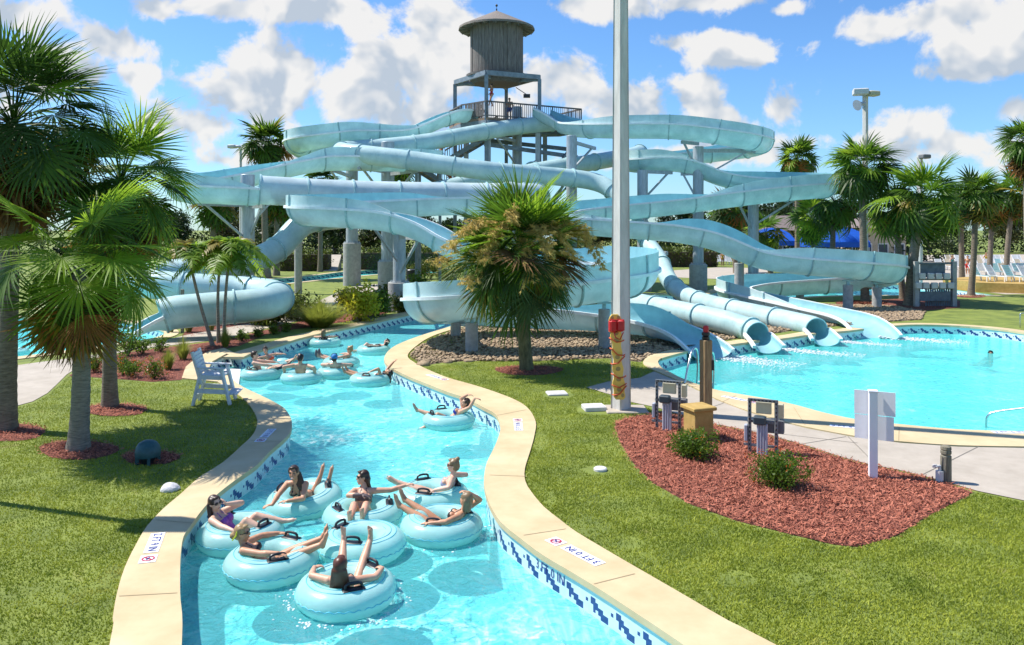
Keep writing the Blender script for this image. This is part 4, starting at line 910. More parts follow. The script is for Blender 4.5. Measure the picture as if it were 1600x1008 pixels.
# garden speaker dome
q = P(231, 724); sp = thing('garden_speaker', 'dark green domed garden speaker standing on the left lawn', 'speaker', tuple(q))
b = MB(); V = []; n = 24
prof = [(.205, .13), (.215, .18), (.212, .24), (.19, .31), (.15, .365), (.09, .40), (.03, .412)]
b.lathe(prof, tuple(q), n); b.build('dome', M['dome'], sp, smooth=25)
b = MB(); b.lathe([(.10, .0), (.15, .13)], tuple(q), 16); b.build('driver', M['black'], sp)
for k in range(4):
    a = .5+k*math.pi/2; b = MB(); b.box((q.x+.17*math.cos(a), q.y+.17*math.sin(a), .07), (.07, .05, .16), rz=a, bev=.01); b.build('foot', M['dome'], sp)
def lid(px, py, label, rad=None, box=None, h=.05):
    q = P(px, py); b = MB()
    if rad: b.lathe([(rad, -.02), (rad, h*.7), (rad*.85, h), (.01, h*1.12)], tuple(q), 20)
    else: b.box((q.x, q.y, h/2), (box[0], box[1], h+.02), rz=.15, bev=.015); b.box((q.x, q.y, h+.012), (box[0]*.86, box[1]*.82, .008), rz=.15)
    tag(b.build('valve_lid', M['lid'], origin=tuple(q), smooth=30), label, 'lid')
lid(938, 735, 'round white valve lid in the right lawn left of the red mulch', .115)
lid(870, 616, 'square white valve lid in the lawn left of the tall pole', None, (.5, .42), .04)
lid(928, 640, 'square pale valve lid at the foot of the tall pole', None, (.5, .42), .09)
# pale rocks lying by the copings
def rock(px, py, r, label):
    q = P(px, py); bm = bmesh.new(); bmesh.ops.create_icosphere(bm, subdivisions=3, radius=r)
    for v in bm.verts:
        d = 1+.12*math.sin(v.co.x*9/r*.3+px)+.08*math.sin(v.co.y*14/r*.3+py)+.05*random.random(); v.co = Vector((v.co.x*d*1.35, v.co.y*d, max(-.1*r, v.co.z*d*.75)))
    me = bpy.data.meshes.new('rock'); bm.to_mesh(me); bm.free(); me.materials.append(M['lid'] if px < 300 else M['stone'])
    tag(link_obj('rock', me, None, (q.x, q.y, r*.1)), label, 'rock')
rock(266, 766, .12, 'pale rounded rock beside the left coping')
for k, (px, py, r, t) in enumerate(((660, 571, .16, 'pale'), (733, 565, .12, 'grey'), (838, 564, .14, 'white'), (700, 567, .11, 'brownish'), (881, 563, .12, 'tan'))):
    rock(px, py, r, ['long pale rock at the left tip of the gravel bed', 'grey edging rock of the gravel bed in front of the concrete post', 'white edging rock behind the fan palm trunk', 'edging rock of the gravel bed right of the long pale one', 'edging rock of the gravel bed right of the fan palm'][k])

# depth markers set in the copings and in the tiles
def text_mesh(txt, size, ext=.0):
    cu = bpy.data.curves.new('t', 'FONT'); cu.body = txt; cu.size = size; cu.align_x = 'CENTER'; cu.align_y = 'CENTER'; cu.extrude = ext; cu.resolution_u = 2
    ob = bpy.data.objects.new('t', cu); COL.objects.link(ob); dg = bpy.context.evaluated_depsgraph_get()
    me = bpy.data.meshes.new_from_object(ob.evaluated_get(dg)); bpy.data.objects.remove(ob); return me
def depth_marker(c_, xdir, txt, label, nodive=-1, size=.135):
    c_ = np.array(c_, float); xd = unit([xdir[0], xdir[1], 0]); yd = np.array([-xd[1], xd[0], 0])
    r = thing('depth_marker', label, 'depth marker', (c_[0], c_[1], .03))
    def flat(nm, V2_, Fs, m, z):
        V = [c_+xd*x+yd*y+np.array([0, 0, z]) for x, y in V2_]; link_mesh(nm, np.array(V), Fs, m, r, smooth=0)
    flat('plate', [(-.34, -.09), (.34, -.09), (.34, .09), (-.34, .09)], [(0, 1, 2, 3)], M['plate'], .035)
    me = text_mesh(txt, size*1.15); V = [(v.co.x, v.co.y) for v in me.vertices]; Fs = [tuple(p.vertices) for p in me.polygons]; flat('lettering', V, Fs, M['ink'], .040)
    ox = nodive*.54
    flat('symbol_plate', [(ox-.12, -.10), (ox+.12, -.10), (ox+.12, .10), (ox-.12, .10)], [(0, 1, 2, 3)], M['plate'], .035)
    k = 24; V = [(ox+rr*math.cos(2*math.pi*i/k), rr*math.sin(2*math.pi*i/k)) for rr in (.058, .078) for i in range(k)]
    Fs = [(i, (i+1) % k, k+(i+1) % k, k+i) for i in range(k)]; o = len(V); V += [(ox-.052, -.036), (ox-.036, -.052), (ox+.052, .036), (ox+.036, .052)]; Fs.append((o, o+1, o+2, o+3))
    flat('no_diving_symbol', V, Fs, M['red_ink'], .040)
    flat('diver', [(ox-.03, .01), (ox+.02, -.03), (ox+.035, -.015), (ox-.015, .025)], [(0, 1, 2, 3)], M['ink'], .043)
def mk(pa, pb, txt, label, **k): a = P(*pa); c_ = P(*pb); depth_marker((a+c_)/2, (c_-a), txt, label, **k)
mk((247, 838), (236, 866), '2 FT 9 IN', 'white depth marker lettered 2 FT 9 IN on the left coping', nodive=1)
mk((938, 886), (884, 858), '3 FT 0 IN', 'white depth marker lettered 3 FT 0 IN flat on the right coping at the bottom', nodive=1)
mk((425, 673), (412, 686), '2 FT 9 IN', 'small depth marker on the left coping bulge below the guard chair', nodive=1)
mk((811, 678), (809, 660), '3 FT 0 IN', 'depth marker on the right coping beside the narrow part of the lawn', nodive=1)
mk((665, 586), (692, 594), '3 FT 0 IN', 'depth marker on the right coping in front of the gravel bed', nodive=1)
mk((1308, 668), (1340, 671), '3 FT 6 IN', 'depth marker on the pool coping behind the white sign', nodive=1)
mk((1555, 678), (1600, 678), '3 FT 6 IN', 'depth marker on the pool coping at the right edge', nodive=1)
mk((1135, 622), (1160, 627), '3 FT 6 IN', 'depth marker on the pool coping right of the wooden post', nodive=1)
def wall_text(txt, pa, pb, label, line, z=-.155, size=.165):
    """letters set in the tile band, following the wall's curve"""
    L_ = np.array(line, float)[:, :2]; s = np.r_[0, np.cumsum(np.linalg.norm(np.diff(L_, axis=0), axis=1))]
    def par(q): return s[int(np.argmin(np.linalg.norm(L_-np.array([P(*q).x, P(*q).y]), axis=1)))]
    sa, sb = par(pa), par(pb); mid = (sa+sb)/2; sg = 1 if sb > sa else -1
    me = text_mesh(txt, size); V = []
    for v in me.vertices:
        q = mid+sg*v.co.x; x = np.interp(q, s, L_[:, 0]); y = np.interp(q, s, L_[:, 1]); x2 = np.interp(q+.02, s, L_[:, 0]); y2 = np.interp(q+.02, s, L_[:, 1])
        t = unit([x2-x, y2-y])*sg; n = np.array([t[1], -t[0]]); V.append((x+n[0]*.006, y+n[1]*.006, z+v.co.y))
    o = link_mesh('tile_lettering', np.array(V), [tuple(p.vertices) for p in me.polygons], M['ink'], origin=V[0], smooth=0); tag(o, label, 'lettering')
wall_text('3 FT 0 IN', (842, 864), (884, 890), 'blue letters 3 FT 0 IN set in the right river tiles', RI)
wall_text('2 FT 9 IN', (397, 553), (415, 547), 'blue depth letters in the far river tiles behind the swimmers', LIF)
wall_text('3 FT 0 IN', (655, 596), (675, 604), 'blue depth letters in the right river tiles by the gravel', RI)
wall_text('3 FT 6 IN', PWALL and (1046, 557), (1064, 552), 'blue letters 3 FT 6 IN in the tiles left of the open pool chute', PWALL[0], size=.13)
wall_text('3 FT 6 IN', (1234, 528), (1250, 526), 'blue letters 3 FT 6 IN in the tiles between the two round mouths', PWALL[2], size=.13)
wall_text('3 FT 6 IN', (1392, 511), (1410, 510), 'blue letters 3 FT 6 IN in the tiles right of the last chute', PFAR, size=.13)

# unseen pole with a box, added left of the picture to shadow the lawn
cp = thing('unseen_pole', 'unseen slim pole with a square box on top just outside the left edge', 'pole', (-9.0, 12.42, 0))
b = MB(); b.tube([(-9.0, 12.42, -.1), (-9.0, 12.42, 6.0)], .075, 12); b.build('shaft', M['galv'], cp)
b = MB(); b.box((-9.0, 12.42, 6.15), (.75, .5, .55), bev=.03); b.build('box', M['box_grey'], cp)
# light masts
def flood_mast(px, Y, top, label, heads, dia=.28):
    X = XY(px, Y); zt = ZY(top, Y); r = thing('light_mast', label, 'light mast', (X, Y, 0))
    b = MB(); b.box((X, Y, zt/2), (dia, dia, zt), rz=.6, bev=.02); b.build('shaft', M['lamp_conc'], r, smooth=0)
    for (dx, dz, s, m) in heads:
        b = MB(); b.box((X+dx, Y-.2, zt+dz), (.75*s, .6*s, .32*s), rz=.3*(1 if dx > 0 else -1), bev=.05); b.bar((X, Y, zt+dz-.1), (X+dx*.6, Y-.1, zt+dz-.05), .08); b.build('floodlight', M[m], r, smooth=30)
    return r, X, zt
r, X, zt = flood_mast(1352, 52, 146, 'tall concrete light mast behind the right palms with a horn speaker', [(-.4, .05, 1.25, 'lid'), (.4, -.05, 1.0, 'cream')], .27)
b = MB(); b.tube([(X-.2, 51.7, zt-.7), (X-.5, 51.6, zt-.75)], [.10, .14], 14); b.tube([(X-.5, 51.6, zt-.75), (X-.75, 51.5, zt-.85)], [.16, .36], 18); b.build('horn_speaker', M['pvc'], r)
r, X, zt = flood_mast(376, 74, 232, 'slim distant light mast left of the upper left loop', [(-.7, .15, 1.0, 'lid'), (-.2, .15, .7, 'lid')], .2)
r, X, zt = flood_mast(1437, 56, 244, 'short light mast top showing above the right palms', [(.25, -.05, .9, 'box_grey')], .3)
# ---------------------------------------------------------------- palms, trees and shrubs
def leafm(name, c, c2, tr=.4, rough=.45): return mat(name, c, rough, c2=c2, vscale=1.7, trans=min(.6, tr+.13), spec=.4)
M['pl_dark'] = leafm('palm_leaf_dark', (.036, .085, .013), (.075, .14, .02), .34)
M['pl_mid'] = leafm('palm_leaf_green', (.075, .165, .016), (.135, .26, .022), .42)
M['pl_light'] = leafm('palm_leaf_light', (.20, .35, .022), (.33, .48, .04), .45)
M['pl_yel'] = leafm('palm_leaf_yellow', (.26, .22, .03), (.38, .30, .05), .35)
M['pl_brn'] = leafm('palm_leaf_dead', (.14, .075, .025), (.30, .17, .06), .25, .8)
M['pl_org'] = leafm('palm_leaf_rust', (.28, .10, .015), (.42, .18, .03), .3, .7)
M['petiole'] = mat('palm_stalk', (.12, .16, .03), .5, c2=(.20, .24, .05))
M['bark'] = mat('palm_bark', (.13, .10, .07), .9, c2=(.30, .25, .19), vscale=6, stretch=(1, 1, 5), bump=.8, bscale=16)
M['barkg'] = mat('grey_palm_bark', (.17, .145, .11), .9, c2=(.37, .33, .26), vscale=7, stretch=(1, 1, 6), bump=.8, bscale=22)
M['barkm'] = mat('mossy_palm_bark', (.07, .075, .03), .9, c2=(.21, .19, .09), vscale=6, stretch=(2, 2, .8), bump=.6, bscale=22)
M['bloom'] = mat('palm_flower_stalk', (.60, .40, .08), .8, c2=(.80, .62, .20), vscale=6, trans=.3)
PALM = ['pl_dark', 'pl_mid', 'pl_light', 'pl_yel', 'pl_brn', 'pl_org']

def fan_frond(L, pet, n, droop, spread, jit, curl, hang=0.):
    """costapalmate leaf in local space: stalk along +x, blade segments radiating from its end; returns verts, quads"""
    V = []; Q = []
    # stalk
    k = 4
    for i in range(k+1):
        t = i/k; x = pet*t; z = -.10*pet*t*t; w = .022*(1-.4*t)
        V += [(x, -w, z), (x, w, z), (x, 0, z+w*1.1)]
    for i in range(k):
        for a, b_ in ((0, 1), (1, 2), (2, 0)): Q.append((i*3+a, i*3+b_, i*3+3+b_, i*3+3+a))
    hx, hz = pet, -.10*pet; ch, sh = math.cos(hang), math.sin(hang)
    for s in range(n):
        u = (s+.5)/n*2-1; a = u*spread+rng.normal(0, jit); l = L*(1-.38*abs(u)**2.2)*(1+rng.normal(0, .05))
        da = spread/n*1.04; tilt = (1 if s % 2 else -1)*.35
        base = len(V); ca, sa = math.cos(a), math.sin(a)
        dr = droop*(1+.5*abs(u))*(1+rng.normal(0, .25))
        for t, wf in ((0.03, 1.), (.42, 1.), (.72, .55), (1., .04)):
            r = l*t; w = min(r, l*.46)*math.tan(da)*wf
            x = hx+r*ca; y = r*sa; z = hz+curl*r*abs(u)*.5-dr*l*max(0, t-.25)**2
            # tips hang: fold in towards the vertical
            for q in ((x+w*sa, y-w*ca, z-w*tilt), (x-w*sa, y+w*ca, z+w*tilt)):
                u_, v_ = q[0]-hx, q[2]-hz; V.append((hx+u_*ch+v_*sh, q[1], hz-u_*sh+v_*ch))
        for i in range(3): Q.append((base+2*i, base+2*i+1, base+2*i+3, base+2*i+2))
    return np.array(V), np.array(Q)
def place(V, pos, az, el, roll=0.):
    c, s = math.cos(roll), math.sin(roll); V = np.stack([V[:, 0], V[:, 1]*c-V[:, 2]*s, V[:, 1]*s+V[:, 2]*c], 1)
    c, s = math.cos(el), math.sin(el); V = np.stack([V[:, 0]*c-V[:, 2]*s, V[:, 1], V[:, 0]*s+V[:, 2]*c], 1)
    c, s = math.cos(az), math.sin(az); return np.stack([V[:, 0]*c-V[:, 1]*s, V[:, 0]*s+V[:, 1]*c, V[:, 2]], 1)+np.array(pos)
def fan_crown(name, root, top, nf, L, pet, e0, e1, seg, droop, weights, spread=1.9, seed=1, jit=.03, hang=(10, 55)):
    VV = []; QQ = []; mm = []; o = 0
    W = np.array(weights)
    for i in range(nf):
        t = (i+.5)/nf; az = i*2.39996+rng.normal(0, .25)+seed; el = R(e0+(e1-e0)*t**.85+rng.normal(0, 7)); sc = 1+rng.normal(0, .09)
        V, Q = fan_frond(L*sc, pet*sc*(1+.15*rng.normal()), seg, droop*(.55+.9*t), spread*(1+rng.normal(0, .06)), jit, .25, R(hang[0]+(hang[1]-hang[0])*t+rng.normal(0, 10)))
        V = place(V, top, az, el, rng.normal(0, .35)); VV.append(V); QQ.append(Q+o); o += len(V)
        w = W[0] if t < .45 else W[1]; m = rng.choice(6, p=w/w.sum()); mm.append(np.full(len(Q), m))
    return link_mesh(name, np.concatenate(VV), np.concatenate(QQ), [M[k] for k in PALM], root, smooth=0, mi=np.concatenate(mm))
def trunk(root, base, top, r0, r1, m, flare=1.35, rings=.10, boots=False):
    base = np.array(base, float); top = np.array(top, float); n = max(10, int(np.linalg.norm(top-base)/rings)); pts = []; rr = []
    bend = np.array([rng.normal(0, .05), rng.normal(0, .05), 0])*np.linalg.norm(top-base)*.25
    for i in range(n+1):
        t = i/n; p = base+(top-base)*t+bend*math.sin(math.pi*t); pts.append(p)
        r = r0+(r1-r0)*t; r *= 1+(flare-1)*math.exp(-t*12); rr.append(r*(1+.035*(i % 2)+rng.normal(0, .012)))
    pts[0][2] -= .05
    b = MB(); b.tube(pts, rr, 16)
    if boots:
        for i in range(90):
            t = .55+.45*rng.random(); p = base+(top-base)*t; a = rng.random()*6.28; r = r0+(r1-r0)*t
            q = p+np.array([math.cos(a), math.sin(a), 0])*r*.9; b.bar(q, q+np.array([math.cos(a)*.10, math.sin(a)*.10, .22]), .07, .03)
    return b.build('trunk', M[m], root, smooth=60)
def palm(label, base, top, r0, r1, crown, skirt=None, bark='bark', group=None, boots=False, name='fan_palm', flare=1.35):
    root = thing(name, label, 'palm', tuple(base), group)
    trunk(root, base, top, r0, r1, bark, flare, boots=boots)
    fan_crown('crown', root, top, **crown)
    if skirt: fan_crown('dead_fronds', root, (top[0], top[1], top[2]-skirt.pop('drop', .1)), **skirt)
    return root
def cr(nf, L, pet, e0=82, e1=-45, seg=26, droop=.35, w0=(2, 5, 3, 0, 0, 0), w1=(4, 4, 1, .8, .4, .2), **k): return dict(nf=nf, L=L, pet=pet, e0=e0, e1=e1, seg=seg, droop=droop, weights=(w0, w1), **k)
def sk(nf, L, pet, e0=-45, e1=-82, seg=16, droop=.2, drop=.1, **k): return dict(nf=nf, L=L, pet=pet, e0=e0, e1=e1, seg=seg, droop=droop, weights=((0, 0, 0, .6, 3, .6), (0, 0, 0, .3, 3, .3)), drop=drop, **k)

# the big palms on the left lawn
q = P(122, 703); tp = PD(122, 415, 15.05)
r = palm('nearest left palm with huge bright green fans and one rust coloured frond', tuple(q), tuple(tp), .165, .14, cr(22, 1.12, 1.0, 78, -38, 56, .22, (0, 1, 8, 0, 0, 0), (.5, 3, 6, .8, .2, 0), seed=.6, spread=2.3, hang=(25, 55)), sk(18, 1.2, .45, -50, -86, 30, .15, drop=.35), 'barkg')
V, Q = fan_frond(1.05, .75, 40, .25, 1.15, .02, .2)
link_mesh('rust_frond', place(V, (tp.x+.25, tp.y-.55, tp.z-.25), -.85, R(-46), .4), Q, M['pl_org'], r, smooth=0)
q = P(172, 636); tp = PD(205, 285, 18.5)
palm('middle left palm with a tall shaggy green crown leaning right', tuple(q), (tp.x-.25, tp.y, tp.z), .15, .13, cr(44, 1.1, .95, 85, -60, 40, .35, (1, 4, 6, 0, 0, 0), (2, 4, 3, 1.2, .5, .3), seed=2.1), sk(20, 1.2, .4, -60, -86, 20, .2, drop=.6), 'bark')
q = P(8, 672); tp = PD(28, 195, 16.6)
palm('tallest dark palm at the left edge with a brown skirt of dead fronds', tuple(q), (tp.x-.1, tp.y, tp.z), .185, .165, cr(60, 1.15, 1.1, 85, -55, 34, .35, (6, 4, .6, 0, 0, 0), (6, 3, .3, .5, .8, .2), seed=4.0), sk(46, 1.3, .6, -45, -84, 20, .2, drop=.3), 'bark')
# the round fan palm in the middle with flower stalks
q = P(823, 578); tp = PD(814, 392, 23.3); tp.z = 3.42
r = palm('round fan palm in the middle of the lawn hung with golden flower stalks', tuple(q), tuple(tp), .19, .17, cr(130, 1.14, 1.12, 88, -54, 34, .18, (1, 5, 5, .2, 0, 0), (4, 4, .6, 1.3, .9, .2), seed=.2, jit=.05, spread=1.7, hang=(5, 40)), sk(14, .9, .4, -60, -86, 20, .2, drop=.25), 'barkm', flare=1.15)
for k, (az, L_, el) in enumerate(((-2.6, 2.7, 30), (-2.1, 2.3, 24), (-1.75, 2.1, 42), (-1.5, 2.1, 8), (-1.2, 2.2, 28), (-.8, 2.4, 26), (-.35, 2.8, 30), (-2.95, 2.9, 24), (-.1, 2.9, 22), (-1.0, 2.1, 5), (-2.4, 2.3, 8))):
    b = MB(); d = np.array([math.cos(az), math.sin(az), 0]); p0 = np.array(tp)+np.array([0, 0, .45]); pts = []
    for i in range(9): t = i/8; pts.append(p0+d*L_*(.25+.75*t)*.80+np.array([0, 0, L_*(math.tan(R(el))*t-.75*t*t)+.25]))
    b.tube(pts, [.022*(1-.7*i/8) for i in range(9)], 5)
    for j in range(60):
        i = 2+rng.integers(0, 7); p = pts[i]+(pts[min(i+1, 8)]-pts[i])*rng.random(); v = d*.35+np.array([rng.normal(0, .55), rng.normal(0, .55), rng.normal(-.15, .4)]); l = .16+.22*rng.random(); q_ = p+v*l
        b.tube([p, p+v*l*.5+np.array([0, 0, .03]), q_+np.array([0, 0, -.04])], [.006, .005, .004], 3, caps=False)
        for s in range(26):
            e = q_+np.array([0, 0, -.04])-(v*l*.6)*rng.random(); f = e+np.array([rng.normal(0, .07), rng.normal(0, .07), -.02-.09*rng.random()]); b.add([e, e+np.array([.020, 0, .014]), f], [(0, 1, 2)])
    b.build('flower_stalk', M['bloom'], r, smooth=0)
# palms at the right
RP = [(1352, 471, 1348, 262, 45.2, .20, cr(34, 1.15, 1.0, 82, -55, 20, .45, seed=.3), sk(16, 1.0, .5, -50, -82, 12, .25), 'tall palm with a shaggy crown just right of the upper flume end'),
      (1421, 478, 1442, 312, 43.0, .26, cr(34, 1.25, 1.15, 80, -72, 22, .55, (1, 5, 4, .3, 0, 0), (3, 4, 2, 1, .6, 0), seed=1.3), sk(12, 1.0, .5, -60, -84, 14, .3), 'stout palm with broad drooping fans beside the grey rack'),
      (1411, 466, 1398, 330, 46.5, .17, cr(24, 1.0, .9, 80, -60, 16, .5, (4, 4, 1, 0, 0, 0), seed=2.2), sk(10, .9, .4, -55, -82, 12, .3), 'slim dark palm standing behind the stout one'),
      (1517, 463, 1524, 308, 49.0, .18, cr(30, 1.0, .85, 82, -66, 16, .5, (4, 4, 1, .6, 0, 0), (4, 3, .5, 2, 1, .4), seed=3.0), sk(18, 1.0, .4, -50, -82, 12, .3), 'palm with a reddish straight trunk in front of the planter wall'),
      (1503, 441, 1500, 320, 61.0, .20, cr(24, 1.1, .9, 82, -60, 14, .5, seed=3.8), sk(16, 1.0, .4, -50, -82, 10, .3), 'grey trunked palm left of the reddish one'),
      (1546, 424, 1552, 318, 70.0, .22, cr(26, 1.3, 1.1, 82, -66, 14, .5, (3, 4, 1, 1.2, 0, 0), (3, 3, .4, 2.5, 1, .5), seed=4.4), sk(20, 1.2, .5, -50, -82, 10, .3), 'yellowing palm over the far sun loungers'),
      (1572, 418, 1584, 308, 68.0, .22, cr(28, 1.3, 1.1, 82, -66, 14, .5, (3, 4, 1, 1, 0, 0), (3, 3, .4, 2.5, 1.6, .6), seed=5.2), sk(22, 1.2, .5, -50, -84, 10, .3), 'rightmost of the low yellowing palms, with a shaggy brown skirt'),
      (1612, 462, 1606, 225, 50.0, .22, cr(30, 1.1, .9, 82, -45, 16, .4, (4, 4, 1, .4, 0, 0), seed=5.9), sk(40, 1.2, .5, -40, -86, 12, .3, drop=.6), 'tall palm at the right edge with a long skirt of dead fronds'),
      (1246, 412, 1245, 250, 78.0, .24, cr(28, 1.3, 1.1, 84, -45, 14, .4, (4, 4, .6, 0, 0, 0), seed=.9), sk(14, 1.2, .4, -45, -80, 10, .3), 'distant palm rising behind the long upper right flume'),
      (1272, 437, 1272, 345, 57.0, .17, cr(22, 1.15, 1.0, 80, -60, 16, .5, (1, 4, 5, .4, 0, 0), (2, 4, 3, 1, 0, 0), seed=1.9), None, 'low bright palm in front of the blue canopies'),
      (1303, 445, 1304, 318, 52.0, .18, cr(26, 1.05, .95, 80, -70, 14, .5, (4, 4, 1, 0, 0, 0), seed=2.7), sk(18, 1.0, .4, -50, -82, 12, .3), 'palm with a brown trunk between the two blue canopies'),
      (418, 436, 417, 226, 66.0, .26, cr(32, 1.35, 1.1, 84, -40, 16, .35, (2, 4, 2, .3, 0, 0), (3, 3, .6, 1, 1, .6), seed=3.3), sk(22, 1.2, .4, -45, -84, 12, .3), 'distant palm with a brown skirt left of the upper left loop'),
      (432, 432, 432, 310, 70.0, .25, cr(22, 1.3, 1.0, 80, -50, 12, .4, (3, 3, .5, 1.5, 1, .6), seed=4.9), sk(26, 1.3, .5, -40, -84, 10, .3), 'shaggy palm behind the descending left tube'),
      (335, 436, 335, 325, 68.0, .25, cr(22, 1.3, 1.0, 80, -50, 12, .4, (3, 3, .5, 1.5, 1, .6), seed=5.5), sk(24, 1.2, .5, -40, -84, 10, .3), 'brownish palm under the lowest left open flume'),
      (500, 432, 500, 285, 76.0, .22, cr(22, 1.2, 1.0, 82, -30, 12, .4, (5, 4, .2, 0, 0, 0), seed=.4), None, 'dark palm top behind the left white tube'),
      (628, 430, 622, 272, 80.0, .22, cr(20, 1.2, 1.0, 82, -30, 12, .4, (5, 4, .2, 0, 0, 0), seed=1.1), None, 'dark palm top behind the twin steel columns'),
      (1205, 430, 1196, 365, 70.0, .20, cr(18, 1.2, .9, 80, -60, 12, .5, (4, 4, .6, .6, 0, 0), seed=2.0), None, 'low palm under the right flume beside the roof'),
      (1150, 436, 1140, 330, 74.0, .22, cr(24, 1.3, 1.1, 80, -60, 12, .5, (3, 3, .6, 2, .6, .4), seed=2.9), sk(14, 1.2, .4, -50, -82, 10, .3), 'shaggy palm behind the middle of the right flumes')]
for (bx, by, tx, ty, Y, r0, crn, skt, lb) in RP:
    crn['nf'] = int(crn['nf']*1.7); crn['L'] *= 1.12; crn['droop'] *= 1.15
    if skt: skt['nf'] = int(skt['nf']*1.5)
    palm(lb, (XY(bx, Y), Y, 0), (XY(tx, Y), Y, ZY(ty, Y)), r0, r0*.85, crn, skt, 'bark', boots=False)

# three slim feather palms by the walk
def feather_palm(label, bpx, tpx, Y, nf, seed, L=1.05):
    base = np.array([XY(bpx[0], Y), Y, 0]); top = np.array([XY(tpx[0], Y), Y, ZY(tpx[1], Y)])
    r = thing('feather_palm', label, 'palm', tuple(base), 'slim feather palms by the walk'); b = MB()
    pts = [base+(top-base)*t+np.array([-.06*math.sin(math.pi*t), 0, 0]) for t in np.linspace(0, 1, 9)]; pts[0][2] -= .05
    b.tube(pts, [.095, .07, .062, .058, .055, .052, .05, .05, .06], 10); b.build('trunk', M['barkg'], r, smooth=60)
    VV = []; QQ = []; mm = []; o = 0
    for i in range(nf):
        az = i*2.4+seed; el = R(rng.uniform(20, 75)); d = np.array([math.cos(az), math.sin(az), 0]); s = np.array([-math.sin(az), math.cos(az), 0]); l = L*(1+rng.normal(0, .1))
        rach = [top+d*l*(math.cos(el)*t+.25*t*t)+np.array([0, 0, l*(math.sin(el)*t*1.0-1.05*t*t)]) for t in np.linspace(0, 1, 30)]
        m = rng.choice([1, 2, 3], p=[.15, .75, .10])
        for j in range(3, 30):
            p = rach[j]; t = unit(rach[j]-rach[j-1]); ll = .50*math.sin(math.pi*min(1, .12+j/32))**.7
            for sg in (-1, 1):
                dd = unit(s*sg*.9+t*.55+np.array([0, 0, rng.normal(.05, .2)])); w_ = t*.042
                V = np.array([p-w_, p+w_, p+dd*ll*.6+w_*.9-np.array([0, 0, .03]), p+dd*ll*.6-w_*.9-np.array([0, 0, .03]), p+dd*ll-np.array([0, 0, .13]), p+dd*ll-np.array([0, 0, .13])+w_*.1])
                VV.append(V); QQ.append(np.array([(0, 1, 2, 3), (3, 2, 5, 4)])+o); o += 6; mm += [m, m]
        for j in range(0, 28, 3):
            w_ = .012; V = np.array([rach[j]-s*w_, rach[j]+s*w_, rach[min(29, j+3)]+s*w_*.6, rach[min(29, j+3)]-s*w_*.6]); VV.append(V); QQ.append(np.array([(0, 1, 2, 3), (0, 1, 2, 3)])+o); o += 4; mm += [3, 3]
    Q = np.concatenate(QQ)
    link_mesh('crown', np.concatenate(VV), Q, [M[k] for k in PALM], r, smooth=0, mi=np.array(mm)); return r
feather_palm('slim feather palm leaning left with a tilted trunk', (333, 541), (294, 395), 28.1, 17, .4, 1.55)
feather_palm('slim feather palm with the upright middle trunk', (342, 536), (344, 402), 28.8, 15, 1.7, 1.3)
fp = feather_palm('slim feather palm farthest right with one dead brown frond', (350, 536), (360, 388), 28.6, 20, 2.9, 1.7)

# leafy masses: many small leaves through a volume
M['lf_bg'] = leafm('forest_leaf', (.018, .040, .010), (.05, .085, .018), .25)
M['lf_bg2'] = leafm('forest_leaf_warm', (.05, .06, .014), (.10, .10, .025), .25)
M['lf_hedge'] = leafm('hedge_leaf', (.05, .085, .012), (.14, .17, .02), .3)
M['lf_yel'] = leafm('yellow_shrub_leaf', (.42, .42, .02), (.66, .58, .04), .4)
M['lf_shr'] = leafm('shrub_leaf', (.075, .155, .016), (.18, .28, .025), .4)
M['lf_red'] = leafm('red_bloom', (.55, .07, .012), (.70, .20, .03), .3)
M['stem'] = mat('woody_stem', (.08, .055, .035), .9)
def leaves(n, size, shape, seed=0, clump=10, floor=None):
    """n leaf quads gathered in clumps inside shape(k) -> points"""
    c = shape(max(3, n//clump)); p = c[rng.integers(0, len(c), n)]+rng.normal(0, size*1.25, (n, 3))
    a = rng.normal(0, 1, (n, 3)); a /= np.linalg.norm(a, axis=1, keepdims=True); bq = np.cross(a, rng.normal(0, 1, (n, 3))); bq /= np.linalg.norm(bq, axis=1, keepdims=True)
    l = size*(.6+.8*rng.random(n))[:, None]; V = np.stack([p-a*l, p+bq*l*.42, p+a*l, p-bq*l*.42], 1)
    if floor is not None: V[:, :, 2] = np.maximum(V[:, :, 2], floor)
    return V.reshape(-1, 3), np.arange(n*4).reshape(-1, 4)
def ellshape(c, r, hollow=.55):
    def f(k):
        d = rng.normal(0, 1, (k, 3)); d /= np.linalg.norm(d, axis=1, keepdims=True); return np.array(c)+d*np.array(r)*(hollow+(1-hollow)*rng.random((k, 1)))*(1+.22*np.sin(d[:, :1]*5+d[:, 1:2]*4+c[0]))
    return f
def shrub(name, label, q, r, n, size, m, cat='shrub', group=None, blooms=None, h=None):
    q = np.array(q, float); h = h or r*.85; root = thing(name, label, cat, tuple(q), group)
    V, Q = leaves(n, size, ellshape(q+np.array([0, 0, h*.55]), (r, r, h*.55), .25), clump=6, floor=.01); mi = np.zeros(len(Q), int)
    if blooms:
        V2b, Q2 = leaves(blooms, size*.9, ellshape(q+np.array([0, 0, h*.6]), (r*1.0, r*1.0, h*.55), .9), clump=5, floor=.02); Q = np.concatenate([Q, Q2+len(V)]); V = np.concatenate([V, V2b]); mi = np.r_[mi, np.ones(len(Q2), int)]
    link_mesh('foliage', V, Q, [M[m], M['lf_red']], root, smooth=0, mi=mi)
    b = MB()
    for k in range(7):
        a = k*.9; b.tube([q+np.array([0, 0, -.03]), q+np.array([math.cos(a)*r*.35, math.sin(a)*r*.35, h*.45]), q+np.array([math.cos(a)*r*.7, math.sin(a)*r*.7, h*.8])], [.014, .01, .005], 5)
    b.build('stems', M['stem'], root)
    return root
def gp_(px, py): return tuple(P(px, py))
